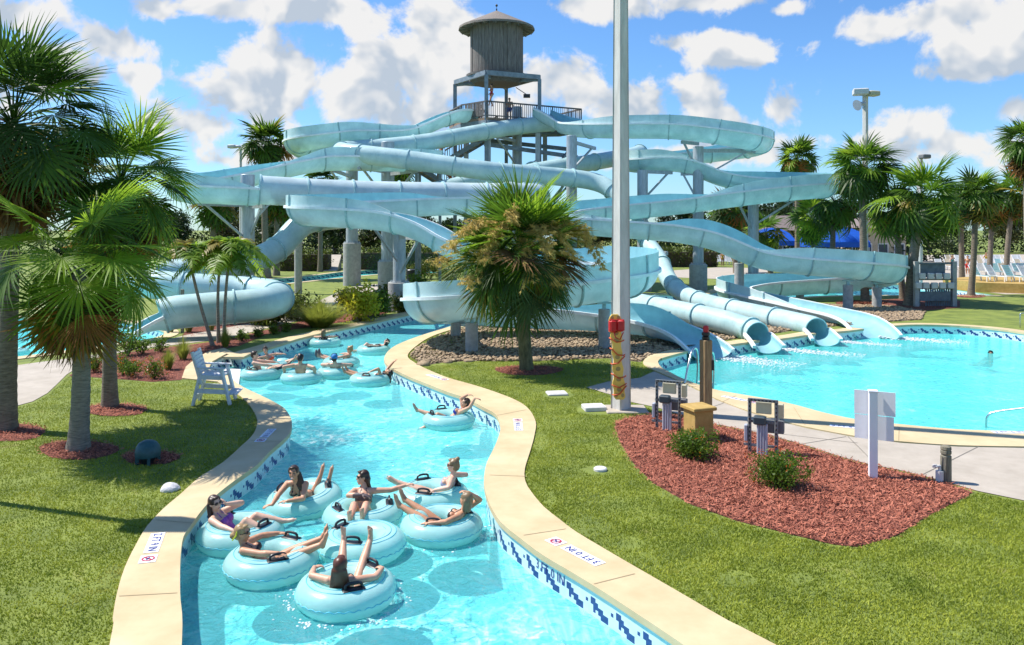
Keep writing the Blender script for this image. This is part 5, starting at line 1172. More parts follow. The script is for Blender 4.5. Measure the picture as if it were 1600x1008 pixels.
shrub('shrub', 'low green shrub in the mulch in front of the tan pillar', gp_(1082, 716), .46, 4600, .026, 'lf_shr', blooms=60, h=.46)
shrub('shrub', 'rounder green shrub with orange tips in front of the right electrical stand', gp_(1217, 762), .44, 5000, .024, 'lf_shr', blooms=90, h=.52)
for k, (px, py, r, lb) in enumerate(((241, 592, .30, 'bushy red flowered plant nearest the guard chair'), (206, 590, .34, 'broad red flowered plant right of the palm trunk'), (148, 582, .32, 'red flowered plant between the two palm trunks'), (193, 586, .22, 'small red flowered plant half hidden by the palm trunk'))):
    shrub('flowering_plant', lb, gp_(px, py), r, 900, .03, 'lf_shr', 'flower', 'red flowering plants in the left mulch bed', 130, h=.5)
for k, (px, py, r, h, lb) in enumerate(((222, 553, .34, .45, 'dark leafed flowering plant by the left walk edge'), (251, 550, .28, .5, 'small dark shrub right of the flowering one by the walk'), (378, 533, .22, .36, 'first small round shrub of the row right of the thin palms'), (403, 527, .22, .36, 'second small round shrub of the row right of the thin palms'), (428, 523, .20, .34, 'third small round shrub of the row right of the thin palms'), (448, 519, .20, .34, 'last small round shrub of the row before the grass clump'))):
    shrub('small_shrub', lb, gp_(px, py), r, 420, .04, 'lf_shr', h=h)
shrub('leafy_shrub', 'loose olive shrub beside the palm trunk at the left pool', gp_(200, 556), .55, 900, .05, 'lf_shr', h=.85)
shrub('yellow_shrub', 'bright yellow green shrub in front of the nearest thick footing', gp_(563, 503), 1.0, 2200, .09, 'lf_yel', h=1.45)
for k, (px, py, r, h, lb) in enumerate(((590, 495, .8, 1.1, 'green shrub right of the yellow one'), (606, 484, .8, 1.2, 'dark green shrub against the thick footing'), (447, 494, 1.4, 1.1, 'low spreading shrub behind the coiled tube'), (652, 468, .8, 1.5, 'yellow green bush between footing and low flume'), (673, 436, 1.5, 1.7, 'round dark bush behind the river bend'), (650, 437, 1.2, 1.3, 'low dark bush beside the black bin'), (700, 441, 1.2, 1.2, 'dark bush left of the middle fan palm'), (462, 500, .9, .9, 'leafy green shrub left of the fountain grass'), (415, 508, .8, .6, 'low green shrub at the bend of the coiled tube'), (628, 488, .6, .8, 'small green shrub at the river edge by the thick footing'), (545, 478, .9, .8, 'green shrub at the edge of the curving walk'))):
    shrub('green_shrub', lb, gp_(px, py), r, 1500, .085, 'lf_shr' if k in (0, 3) else 'lf_hedge', h=h)
# ornamental grasses
M['gr_pale'] = leafm('grass_clump_pale', (.25, .25, .06), (.42, .36, .10), .35); M['gr_grn'] = leafm('grass_clump_green', (.24, .30, .04), (.42, .43, .08), .4)
def tuft(label, q, r, h, n, m, plumes=0):
    q = np.array(q, float); root = thing('grass_clump', label, 'ornamental grass', tuple(q), None)
    a = rng.random(n)*6.28; sp_ = rng.random(n)**.85; d = np.stack([np.cos(a), np.sin(a)], 1); hh = h*(.6+.5*rng.random(n)); w_ = .006+.006*rng.random(n)+r*.006
    V = []; p0 = d*sp_[:, None]*r*.25; s = np.stack([-d[:, 1], d[:, 0]], 1)
    for t in (0, .45, .8, 1):
        o_ = p0+d*(sp_*r*t**1.6)[:, None]*1.1; z = hh*(t*(1-.25*sp_)-(.22*sp_)*t**3); ww = w_*(1-t*.95)
        V.append(np.stack([np.c_[o_-s*ww[:, None], z], np.c_[o_+s*ww[:, None], z]], 1))
    V = np.stack(V, 1).reshape(n, 8, 3)+q; F0 = np.array([(0, 1, 3, 2), (2, 3, 5, 4), (4, 5, 7, 6)])
    link_mesh('blades', V.reshape(-1, 3), (F0[None]+np.arange(n)[:, None, None]*8).reshape(-1, 4), M[m], root, smooth=0)
    if plumes:
        b = MB()
        for k in range(plumes): 
            az = rng.random()*6.28; e = q+np.array([math.cos(az)*r*.5, math.sin(az)*r*.5, h*1.15]); b.tube([q, (q+e)/2+np.array([0, 0, h*.1]), e], [.006, .005, .004], 4); b.tube([e-np.array([0, 0, .12]), e, e+np.array([.01, 0, .14])], [.012, .022, .004], 6)
        b.build('plumes', M['gr_pale'], root)
tuft('huge fountain grass clump on the bank left of the yellow shrub', gp_(500, 511), 1.35, 1.25, 2600, 'gr_grn')
for px, py, r, h, m, pl_, lb in ((263, 578, .28, .75, 'gr_grn', 0, 'upright grass clump left of the guard chair'), (286, 562, .34, .85, 'gr_grn', 0, 'taller grass clump behind the guard chair'), (352, 543, .30, .8, 'gr_grn', 0, 'grass clump at the foot of the thin palm trunks'), (295, 519, .34, .9, 'gr_pale', 5, 'pale plumed grass in front of the coiled tube, left one'), (330, 517, .30, .8, 'gr_pale', 3, 'pale plumed grass in front of the coiled tube, right one'), (268, 520, .2, .8, 'gr_pale', 5, 'thin plumes by the small wooden sign post')):
    tuft(lb, gp_(px, py), r, h, 380, m, pl_)
# wooden sign post by the left chute
q = P(285, 520); b = MB(); b.box((q.x, q.y, .85), (.11, .11, 1.75), bev=.01); tag(b.build('wooden_post', M['moss'], origin=tuple(q), smooth=20), 'slim weathered wooden post in front of the coiled tube', 'post')
# clipped hedges, fence and dark trees far behind
def hedge(x0, x1, Y, h, d, label):
    root = thing('hedge', label, 'hedge', ((x0+x1)/2, Y, 0)); k = int((x1-x0)*h*60)
    def f(n): 
        p = np.array([x0, Y-d/2, 0])+rng.random((n, 3))*np.array([x1-x0, d, h]); s = rng.integers(0, 3, n); p[s == 0, 1] = Y-d/2; p[s == 1, 2] = h; return p
    V, Q = leaves(k*3, .11, f, clump=4, floor=0.); link_mesh('foliage', V, Q, M['lf_hedge'], root, smooth=0)
    b = MB(); b.box(((x0+x1)/2, Y, h*.42), (x1-x0-.3, d-.35, h*.84)); b.build('inner_wood', M['stem'], root, smooth=0)
hedge(XY(438, 78), XY(518, 78), 78, 1.9, 1.6, 'clipped hedge left of the pale ramp')
hedge(XY(555, 80), XY(690, 80), 80, 2.0, 1.6, 'long clipped hedge behind the river with a yellow green top')
hedge(XY(1010, 86), XY(1120, 86), 86, 1.9, 1.4, 'clipped hedge far behind the right pale tubes')
def fence(x0, x1, Y, h, label):
    root = thing('fence', label, 'fence', (x0, Y, 0)); b = MB()
    for z in (.2, h-.1): b.bar((x0, Y, z), (x1, Y, z), .05)
    for i in range(int((x1-x0)/.22)): b.bar((x0+i*.22, Y, .1), (x0+i*.22, Y, h), .025)
    b.build('railings', M['black'], root, smooth=0)
    for i in range(int((x1-x0)/2.6)+1): b = MB(); b.bar((x0+i*2.6, Y, 0), (x0+i*2.6, Y, h+.1), .09); b.build('fence_post', M['black'], root, smooth=0)
fence(XY(290, 84), XY(720, 84), 84, 2.1, 'black picket fence in front of the dark wood')
b = MB(); q = P(535, 428, 0); b.add([(XY(512, 80), 77, .05), (XY(537, 80), 77, .05), (XY(535, 84), 83.5, 1.4), (XY(520, 84), 83.5, 1.4), (XY(512, 80), 77, 0), (XY(537, 80), 77, 0), (XY(535, 84), 83.5, 0), (XY(520, 84), 83.5, 0)], [(0, 1, 2, 3), (4, 5, 1, 0), (5, 6, 2, 1), (7, 4, 0, 3), (6, 7, 3, 2)])
tag(b.build('ramp', M['concrete'], origin=(XY(525, 80), 80, 0), smooth=0), 'pale ramp rising between the two clipped hedges', 'ramp')
def tree_mesh(h, r, m, seed):
    root_o = (0, 0, 0); cl = []
    for k in range(7): a = k*2.4+seed; cl.append(((math.cos(a)*r*.5, math.sin(a)*r*.5, h*(.42+.5*rng.random())), r*(.45+.25*rng.random())))
    VV = []; QQ = []; o = 0
    for c_, rr in cl:
        V, Q = leaves(420, .26, ellshape(c_, (rr, rr, rr*.8), .5), clump=6); VV.append(V); QQ.append(Q+o); o += len(V)
    return np.concatenate(VV), np.concatenate(QQ)
PROTO = []
for k in range(4):
    h = (9, 8, 7.5, 8.5)[k]; r_ = (3.0, 2.8, 3.0, 2.4)[k]; V, Q = tree_mesh(h, r_, None, k)
    me1 = link_mesh('crown', V, Q, M['lf_bg' if k != 2 else 'lf_bg2'], smooth=0); b = MB()
    b.tube([(0, 0, -.1), (.1, 0, h*.4), (0, .1, h*.85)], [.26, .17, .05], 8)
    for j in range(6): a = j*1.1; b.tube([(.08, 0, h*(.32+.06*j)), (math.cos(a)*r_*.5, math.sin(a)*r_*.5, h*(.5+.06*j))], [.09, .03], 5)
    me2 = b.build('trunk', M['stem']); PROTO.append((me1, me2))
TL = [(-92, 112, 1, 1.1), (-82, 104, 0, 1.0), (-73, 110, 3, 1.1), (-64, 102, 1, .95), (-58, 112, 2, 1.0), (-52, 104, 0, .92), (-46.5, 108, 3, .9), (-42, 99, 1, .78), (-38, 106, 0, .85), (-34.5, 97, 2, .70), (-31.5, 104, 3, .82), (-28, 98, 0, .72), (-24.5, 105, 1, .8), (-21.5, 97, 3, .68), (-18, 104, 2, .78), (-14.5, 99, 0, .75), (-11, 106, 1, .8), (-7, 100, 3, .72), (-3, 106, 0, .8), (1.5, 101, 1, .75), (6, 107, 3, .8), (11, 101, 2, .72), (16, 108, 0, .8), (20.5, 104, 1, .82), (25, 112, 3, .95), (29.5, 106, 0, .95), (34, 114, 1, 1.05), (39, 118, 3, 1.05), (46, 130, 0, 1.1), (53, 128, 1, 1.1), (60, 134, 3, 1.05), (67, 128, 0, .95), (74, 136, 1, 1.0), (81, 130, 2, .95), (89, 138, 0, 1.0), (97, 132, 3, 1.0)]
side = ['left of the slides', 'behind the slides', 'right of the slides']
NW = ['first', 'second', 'third', 'fourth', 'fifth', 'sixth', 'seventh', 'eighth', 'ninth', 'tenth', 'eleventh', 'twelfth', 'thirteenth', 'fourteenth', 'fifteenth', 'sixteenth', 'seventeenth', 'eighteenth', 'nineteenth', 'twentieth']
NW += ['twenty '+w_ for w_ in NW[:9]]+['thirtieth']+['thirty '+w_ for w_ in NW[:9]]
NT = len(TL)
for k, (x, y, v, s) in enumerate(TL):
    r = thing('forest_tree', f'dark leafy {"warm green" if v == 2 else "green"} tree in the wood behind the park, {NW[k] if k < 20 else NW[NT-1-k]} from the {"left" if k < 20 else "right"}', 'tree', (x, y, 0), 'trees of the wood behind the park')
    r.rotation_euler = (0, 0, k*1.7); r.scale = (s, s, s)
    for me, nm in zip(PROTO[v], ('crown', 'trunk')):
        o_ = bpy.data.objects.new(nm, me.data); COL.objects.link(o_); o_.parent = r
for a, c_ in PROTO: bpy.data.objects.remove(a); bpy.data.objects.remove(c_)

# undergrowth that closes the wood near the ground
def under(k):
    x = -110+rng.random(k)*165; p = np.stack([x, 100+3*np.sin(x*.3)+rng.normal(0, 1.2, k), rng.random(k)**1.2*(3.6+1.2*np.sin(x*.9)+np.sin(x*.37))], 1)
    r_ = rng.random(k) < .3; x2 = 45+rng.random(k)*75; p[r_] = np.stack([x2, 138+rng.normal(0, 1.5, k), rng.random(k)*(5+np.sin(x2*.7))], 1)[r_]; return p
V, Q = leaves(42000, .26, under, clump=7, floor=0.); tag(link_mesh('undergrowth', V, Q, M['lf_bg'], smooth=0), 'dark undergrowth under the trees behind the park', 'undergrowth', kind='stuff')

# ---------------------------------------------------------------- far right: canopies, roof, terrace, loungers
M['blue'] = mat('blue_canvas', (.01, .12, .62), .7, var=.12, trans=.25)
M['roofm'] = mat('metal_roof', (.16, .12, .11), .7, c2=(.24, .19, .17), vscale=3, stretch=(8, 1, 1))
M['tanwall'] = mat('tan_wall', (.48, .40, .28), .85, var=.08)
def canopy(px0, px1, Y, top, eave, label):
    x0, x1 = XY(px0, Y), XY(px1, Y); r = thing('canopy', label, 'canopy', ((x0+x1)/2, Y, 0)); zt, ze = ZY(top, Y), ZY(eave, Y); d = 4.; b = MB(); n = 14; V = []
    for i in range(n+1):
        t = i/n; x = x0+(x1-x0)*t; hz = ze+(zt-ze)*math.sin(math.pi*(.12+.76*t))**.6
        V += [(x, Y-d/2, ze-.5), (x, Y-d/2, ze), (x, Y, hz), (x, Y+d/2, ze), (x, Y+d/2, ze-.5)]
    Fs = [(i*5+j, (i+1)*5+j, (i+1)*5+j+1, i*5+j+1) for i in range(n) for j in range(4)]+[(0, 1, 2, 3, 4), tuple(n*5+j for j in (4, 3, 2, 1, 0))]
    b.add(V, Fs); b.build('canvas', M['blue'], r, smooth=30)
    for x in (x0+.1, x1-.1):
        for y in (Y-d/2+.1, Y+d/2-.1): b = MB(); b.bar((x, y, 0), (x, y, ze), .1); b.build('canopy_post', M['galv'], r, smooth=0)
canopy(1178, 1234, 86, 356, 376, 'blue canvas canopy left of the low bright palm')
canopy(1256, 1346, 80, 352, 378, 'larger blue canvas canopy right of the low bright palm')
def building(px0, px1, Y, top, eave, label, d=9, wallc='tanwall'):
    x0, x1 = XY(px0, Y), XY(px1, Y); r = thing('building', label, 'building', ((x0+x1)/2, Y, 0)); zt, ze = ZY(top, Y), ZY(eave, Y)
    b = MB(); b.box(((x0+x1)/2, Y+d/2, ze/2), (x1-x0-1, d-1, ze)); b.build('wall', M[wallc], r, smooth=0)
    b = MB(); m_ = (x1-x0)*.28; V = [(x0, Y-.6, ze), (x1, Y-.6, ze), (x1, Y+d+.6, ze), (x0, Y+d+.6, ze), (x0+m_, Y+d/2, zt), (x1-m_, Y+d/2, zt)]
    b.add(V, [(0, 1, 5, 4), (1, 2, 5), (2, 3, 4, 5), (3, 0, 4), (3, 2, 1, 0)]); b.build('roof', M['roofm'], r, smooth=0)
    for i in range(3):
        cx = x0+(x1-x0)*(.2+.3*i); f = MB(); f.box((cx, Y+.49, 1.5), (1.3, .12, 1.5)); w_ = f.build('window', M['white'], r, smooth=0); f = MB(); f.box((cx, Y+.42, 1.5), (1.1, .02, 1.3)); f.build('pane', M['slate'], w_, smooth=0)
building(1188, 1300, 98, 336, 360, 'low building with a brown hipped roof behind the blue canopies')
building(1340, 1425, 100, 340, 356, 'pale tan building mostly hidden by the right palms')
# terrace with planter wall
tx0, tx1 = 31.0, 46.0
b = MB(); tp_ = [(30.3, 52), (33.2, 50.0), (46, 47), (50, 60), (36, 60), (30.3, 56)]; slab(b, tp_, -.1, .62)
pw = b.build('planter_wall', M['tan_box'], origin=(33, 50, 0), smooth=0); tag(pw, 'low tan planter wall with a terrace on top at the right edge', 'wall')
M['vinyl'] = mat('lounger_vinyl', (.66, .68, .66), .6, var=.06); M['vinylt'] = mat('lounger_teal', (.28, .52, .52), .6, var=.1); M['vinylc'] = mat('lounger_cream', (.62, .52, .36), .6, var=.08)
def lounger_mesh(mv):
    b = MB(); b.bar((-.3, -.9, .34), (-.3, .35, .34), .05); b.bar((.3, -.9, .34), (.3, .35, .34), .05)
    for i in range(9): b.box((0, -.85+i*.14, .36), (.56, .10, .02), mi=1)
    for i in range(6): t = .1+i*.13; b.box((0, .35+t*.55, .36+t*.85), (.56, .03, .10), mi=1, M=Matrix.Rotation(-.5, 3, 'X'))
    for s in (-.3, .3): b.bar((s, .33, .34), (s, .80, 1.06), .05); b.bar((s, -.75, 0), (s, -.75, .34), .05); b.bar((s, .30, 0), (s, .30, .34), .05); b.bar((s, .30, .02), (s, .62, .80), .04)
    o_ = b.build('sun_lounger', [M['white'], M[mv]], smooth=0); me = o_.data; bpy.data.objects.remove(o_); return me
LM = [lounger_mesh('vinyl'), lounger_mesh('vinylt'), lounger_mesh('vinylc')]; cn = ['white', 'teal', 'cream']
LG = []
for i in range(11): LG.append((XY(1488+i*11.2, 92), 92+rng.normal(0, .3), 1.15 if False else 0.012, 0 if i % 4 else 2, 'back row of the deck'))
for i in range(10): LG.append((XY(1470+i*13.5, 80), 80+rng.normal(0, .3), .012, (0, 2, 0, 1)[i % 4], 'middle row of the deck'))
for i in range(8): LG.append((XY(1528+i*11, 70), 70, .012, (2, 0, 1, 1)[i % 4], 'front row of the deck'))
for i in range(9): LG.append((31.6+i*.95, 53.6-.25*i, .62, (1, 0, 1, 0, 2)[i % 5], 'row on the planter terrace'))
for i in range(6): LG.append((XY(1098+i*8.5, 92), 92, .012, 0, 'row behind the right pale tubes'))
cnt = {}
for (x, y, z, v, rowl) in LG:
    cnt[rowl] = cnt.get(rowl, 0)+1
    o_ = bpy.data.objects.new('sun_lounger', LM[v]); COL.objects.link(o_); o_.location = (x, y, z); o_.rotation_euler = (0, 0, rng.normal(0, .06)+(math.pi*.08 if 'terrace' in rowl else 0))
    tag(o_, f'{cn[v]} reclining sun lounger, {NW[cnt[rowl]-1]} from the left in the {rowl}', 'sun lounger', 'sun loungers')
# grey slatted rack with pale boxes
q = P(1461, 479); rk = thing('pump_rack', 'grey slatted rack with two rows of pale boxes beside the stout palm', 'rack', tuple(q)); M['rackp'] = mat('rack_paint', (.10, .13, .16), .7, c2=(.17, .20, .23)); X0 = q.x; Y0 = q.y
for x in (-1.0, 1.0): b = MB(); b.bar((X0+x, Y0, 0), (X0+x, Y0, 2.4), .22); b.build('frame_post', M['pier'], rk, smooth=0)
b = MB()
for z in (2.3, 1.45, .98): b.bar((X0-1, Y0, z), (X0+1, Y0, z), .1)
b.box((X0-.1, Y0+.05, 1.9), (1.3, .06, .7)); b.build('frame_rail', M['rackp'], rk, smooth=0)
b = MB(); b.box((X0-.1, Y0-.05, .55), (1.75, .1, .5)); b.build('front_board', M['rackp'], rk, smooth=0)
b = MB(); [b.bar((X0-.9+i*.12, Y0+.1, .02), (X0-.9+i*.12, Y0+.1, 1.2), .085, .03) for i in range(16) if i not in (2, 3)]; b.build('slats', M['rackp'], rk, smooth=0)
for z, xs in ((1.62, (-.75, -.3, .12, .55)), (1.12, (-.95, -.55, -.1, .33, .76))):
    for x in xs: b = MB(); b.box((X0+x, Y0-.12, z), (.33, .2, .33), bev=.03); b.build('pump_box', M['lid'], rk, smooth=30)
# black bin, brown box
q = P(644, 444); b = MB(); b.lathe([(.42, 0), (.45, 1.05), (.4, 1.1), (.1, 1.12)], tuple(q), 16); tag(b.build('bin', M['black'], origin=tuple(q)), 'black waste bin behind the nearest thick footing', 'bin')
q = P(447, 462); b = MB(); b.box((q.x, q.y, .35), (.5, .5, .8), rz=.4, bev=.02); tag(b.build('box', M['tan_box'], origin=tuple(q)), 'small tan box on the lawn behind the coiled tube', 'box')
# ---------------------------------------------------------------- inner tubes and people
def vinyl(name, c, c2):
    m = mat(name, c, .28, c2=c2, vscale=2.5, trans=.45, coat=.25, tcol=(.50, .95, .90)); return m
M['vin'] = vinyl('tube_vinyl', (.58, .93, .89), (.68, .96, .93))
M['vinl'] = mat('tube_seam', (.10, .52, .66), .35, var=.1)
def tube_mesh(R_=.40, r=.205, n=64, k=28):
    V = []
    for i in range(n):
        a = 2*math.pi*i/n
        for j in range(k):
            q = 2*math.pi*j/k; rr = r*(1+.010*math.sin(a*8))
            # flat-ish welded rings on top, puckered outer seam
            if abs(math.sin(q)) < .12 and math.cos(q) > 0: rr *= 1.025+.02*math.sin(a*40)
            zz = math.sin(q)*rr*.86
            V.append(((R_+math.cos(q)*rr)*math.cos(a), (R_+math.cos(q)*rr)*math.sin(a), zz))
    Fs = [(i*k+j, ((i+1) % n)*k+j, ((i+1) % n)*k+(j+1) % k, i*k+(j+1) % k) for i in range(n) for j in range(k)]
    return V, Fs
TUBES = {}
def inner_tube(label, cx, cy, hang=(20, 200), rz=0., group='aqua inner tubes on the river', z=WZ+.115, tilt=(0, 0)):
    r = thing('inner_tube', label, 'inner tube', (cx, cy, z), group)
    r.rotation_euler = (R(tilt[0]), R(tilt[1]), 0)
    if 'body' not in TUBES:
        V, Fs = tube_mesh(); b = MB(); b.add(V, Fs); t = b.build('tube_body', M['vin'], smooth=180); TUBES['body'] = t.data; bpy.data.objects.remove(t)
        b = MB()
        for rad, zz in ((.33, .160), (.40, .178), (.47, .166)):
            b.tube([(rad*math.cos(a), rad*math.sin(a), zz) for a in np.linspace(0, 2*math.pi, 65)[:-1]], .0055, 5, closed=True)
        b.tube([(.607*math.cos(a), .607*math.sin(a), .01+.008*math.sin(a*34)) for a in np.linspace(0, 2*math.pi, 193)[:-1]], .006, 4, closed=True)
        t = b.build('seam', M['vinl'], smooth=180); TUBES['seam'] = t.data; bpy.data.objects.remove(t)
        b = MB(); b.box((.40, 0, .176), (.11, .27, .02), bev=.02)
        b.tube(catmull([(.40, -.10, .18), (.40, -.085, .235), (.40, 0, .25), (.40, .085, .235), (.40, .10, .18)], .02), .017, 8)
        t = b.build('handle', M['black'], smooth=40); TUBES['handle'] = t.data; bpy.data.objects.remove(t)
    for nm in ('body', 'seam'):
        o_ = bpy.data.objects.new('tube_body' if nm == 'body' else 'seam', TUBES[nm]); COL.objects.link(o_); o_.parent = r; o_.rotation_euler = (0, 0, rz)
    for h in hang:
        o_ = bpy.data.objects.new('handle', TUBES['handle']); COL.objects.link(o_); o_.parent = r; o_.rotation_euler = (0, 0, R(h))
    return r

SKIN = {'fair': ((.68, .40, .27), (.76, .49, .36)), 'tan': ((.55, .26, .135), (.65, .34, .20)), 'mid': ((.63, .33, .20), (.72, .42, .28)), 'deep': ((.20, .09, .05), (.28, .13, .075))}
HAIR = {'brown': (.035, .016, .008), 'auburn': (.085, .024, .010), 'blond': (.30, .19, .085), 'dark': (.012, .008, .006), 'light': (.20, .13, .065), 'grey': (.16, .14, .12)}
def skin(k):
    m = mat('skin_'+k, SKIN[k][0], .48, c2=SKIN[k][1], vscale=5)
    bs = next(n for n in m.node_tree.nodes if n.type == 'BSDF_PRINCIPLED'); bs.inputs['Subsurface Weight'].default_value = .08; bs.inputs['Subsurface Radius'].default_value = (.02, .008, .004); return m
def hairm(k): return mat('hair_'+k, HAIR[k], .42, var=.4, c2=[x*1.7 for x in HAIR[k]], vscale=30, stretch=(6, 6, .6))
def fuse(name, mb, vox, it, mats, parent, origin=None):
    """union of overlapping closed shapes -> one continuous skin"""
    me = bpy.data.meshes.new(name); o = np.array(ORG[parent.name]) if parent is not None else np.array(origin)
    me.from_pydata((np.array(mb.v)-o).tolist(), [], mb.f); ob = bpy.data.objects.new(name, me); COL.objects.link(ob)
    rm = ob.modifiers.new('r', 'REMESH'); rm.mode = 'VOXEL'; rm.voxel_size = vox; rm.use_smooth_shade = True
    if it: sm = ob.modifiers.new('s', 'SMOOTH'); sm.factor = .5; sm.iterations = it
    dg = bpy.context.evaluated_depsgraph_get(); m2 = bpy.data.meshes.new_from_object(ob.evaluated_get(dg)); bpy.data.objects.remove(ob); bpy.data.meshes.remove(me)
    m2.name = name; m2.materials.clear()
    for m in mats: m2.materials.append(m)
    m2.polygons.foreach_set('use_smooth', np.ones(len(m2.polygons), bool))
    return link_obj(name, m2, parent, o)
def ik(S_, T_, a, b_, hint):
    S_, T_, hint = np.array(S_, float), np.array(T_, float), np.array(hint, float); d = T_-S_; L_ = np.linalg.norm(d); dm = min(L_, (a+b_)*.995); u = d/L_; T2 = S_+u*dm
    x = (a*a-b_*b_+dm*dm)/(2*dm); h = math.sqrt(max(0, a*a-x*x)); pl = unit(hint-u*np.dot(hint, u)); return S_+u*x+pl*h, T2
def hand(b, wr, d, pn, thumb, s=1., curl=.35):
    """palm, five bent fingers; d: way the hand points, pn: palm normal, thumb: sideways direction of the thumb"""
    d = unit(d); pn = unit(np.array(pn)-d*np.dot(pn, d)); sd = np.cross(d, pn); sd = sd*(1 if np.dot(sd, thumb) > 0 else -1)
    wr = np.array(wr, float); MM = np.stack([sd, pn, d], 1); b.ell(wr+d*.045*s, (.040*s, .016*s, .055*s), MM, 10, 8)
    for i, (off, l) in enumerate(((.030, .068), (.010, .076), (-.010, .070), (-.029, .054))):
        p0 = wr+d*.085*s+sd*off*s; c = curl*(1+.15*i); p1 = p0+(d*math.cos(c)+pn*math.sin(c))*l*.55*s; p2_ = p1+(d*math.cos(c*2.2)+pn*math.sin(c*2.2))*l*.5*s
        b.cap(p0-d*.02*s, p1, .0095*s, .0085*s, 7); b.cap(p1, p2_, .0085*s, .007*s, 7)
    p0 = wr+d*.025*s+sd*.030*s; p1 = p0+unit(d*.6+sd*.8+pn*.3)*.04*s; b.cap(p0, p1, .012*s, .010*s, 7); b.cap(p1, p1+unit(d*.9+sd*.35+pn*.4)*.032*s, .010*s, .008*s, 7)
def person(label, pel, up, front, look, hands_, feet, elb, knee, sk_='mid', hair=('brown', 'long'), suit=None, sc=.95, vox=.010, glasses=False, male=False, face=False, handdir=(None, None), footdir=None, headup=None, group=None, cap=None, beard=False):
    """up: spine direction, front: chest normal, look: gaze; hands_/feet: (left, right) targets; elb/knee: bend hints"""
    pel = np.array(pel, float); u = unit(up); f = np.array(front, float); f = unit(f-u*np.dot(f, u)); lf = np.cross(u, f); s = sc
    root = thing('person', label, 'person', tuple(pel), group)
    A = lambda a, b_, c: pel+(u*a+lf*b_+f*c)*s
    MM = np.stack([lf, f, u], 1); b = MB()
    hipw, shw, waist = (.095, .150, .118) if not male else (.09, .180, .135)
    b.ell(A(.0, 0, -.01), (.160*s, .112*s, .115*s), MM); b.ell(A(.02, .075, -.05), (.085*s, .085*s, .095*s), MM); b.ell(A(.02, -.075, -.05), (.085*s, .085*s, .095*s), MM)
    b.ell(A(.13, 0, .0), (waist*s, .085*s, .15*s), MM); b.ell(A(.29, 0, -.01), ((.140 if not male else .165)*s, .100*s, .165*s), MM); b.ell(A(.40, 0, -.015), ((.145 if not male else .175)*s, .068*s, .075*s), MM)
    if not male:
        for q in (1, -1): b.ell(A(.30, .068*q, .075), (.062*s, .058*s, .064*s), MM, 12, 8)
    else: b.ell(A(.34, 0, .045), (.14*s, .055*s, .09*s), MM)
    b.cap(A(.44, .08, -.02), A(.425, shw, -.015), .048*s, .050*s); b.cap(A(.44, -.08, -.02), A(.425, -shw, -.015), .048*s, .050*s)
    lk = unit(look); hu = unit(headup) if headup is not None else unit(np.array([0, 0, 1.])*.75+u*.5); hu = unit(hu-lk*np.dot(hu, lk)); hl = np.cross(hu, lk)
    nb = A(.45, 0, -.02); hc = nb+(u*.055+hu*.135+lk*.025)*s
    b.cap(nb-u*.03*s, hc-hu*.06*s-lk*.02*s, (.056 if not male else .064)*s, (.047 if not male else .056)*s)
    HM = np.stack([hl, lk, hu], 1); H_ = lambda x, y, z: hc+(hl*x+lk*y+hu*z)*s
    b.ell(H_(0, -.008, .02), (.074*s, .092*s, .098*s), HM); b.ell(H_(0, .028, -.035), (.060*s, .064*s, .075*s), HM); b.ell(H_(0, .062, -.088), (.026*s, .024*s, .022*s), HM, 10, 8)
    b.cap(H_(0, .086, .022), H_(0, .104, -.018), .010*s, .014*s, 8); b.ell(H_(.0, .084, -.058), (.024*s, .012*s, .012*s), HM, 10, 6)
    for q in (1, -1): b.ell(H_(.076*q, -.004, .0), (.010*s, .022*s, .032*s), HM, 8, 6); b.ell(H_(.035*q, .066, -.02), (.026*s, .020*s, .024*s), HM, 8, 6)
    b.ell(H_(0, .074, .032), (.055*s, .018*s, .014*s), HM, 10, 6)
    ua, fa, th, sh_ = .275*s, .245*s, .40*s, .40*s
    am = 1.15 if male else 1.
    for q, T_, hn, hd in ((1, hands_[0], elb[0], handdir[0]), (-1, hands_[1], elb[1], handdir[1])):
        S_ = A(.425, q*(shw+.008), -.015); E, W_ = ik(S_, T_, ua, fa, hn)
        b.ell(S_, (.056*s*am,)*3, None, 12, 8); b.cap(S_, E, .054*s*am, .043*s*am); b.cap(E, E+(W_-E)*.35, .043*s*am, .045*s*am); b.cap(E+(W_-E)*.3, W_, .044*s*am, .029*s*am)
        d = unit(W_-E) if hd is None else unit(np.array(hd, float)); ax = np.cross(d, [0, 0, 1.]); pn = np.cross(ax, d) if np.linalg.norm(ax) > .1 else f
        hand(b, W_, d, -np.array(pn), np.cross(d, pn)*q*-1, s)
    for i, (q, T_, hn) in enumerate(((1, feet[0], knee[0]), (-1, feet[1], knee[1]))):
        S_ = A(-.02, q*hipw, 0); K_, An = ik(S_, T_, th, sh_, hn)
        b.cap(S_, S_+(K_-S_)*.5, .098*s, .084*s); b.cap(S_+(K_-S_)*.45, K_, .085*s, .058*s); b.ell(K_, (.055*s,)*3, None, 12, 8)
        dn = unit(An-K_); fr = unit(np.cross(np.cross(dn, hn), dn)+1e-6); back = -unit(np.array(hn)-dn*np.dot(hn, dn))
        b.cap(K_, K_+(An-K_)*.3+back*.014*s, .056*s, .065*s); b.cap(K_+(An-K_)*.3+back*.014*s, An, .064*s, .039*s)
        fd = unit(np.array(footdir[i] if footdir is not None else (-back*.8+dn*.6), float)); he = An-fd*.035*s+dn*.035*s; ball = An+fd*.125*s+dn*.045*s
        b.cap(he, ball, .034*s, .034*s); b.cap(An, An+dn*.02*s+fd*.05*s, .036*s, .032*s)
        sx = np.cross(fd, dn)
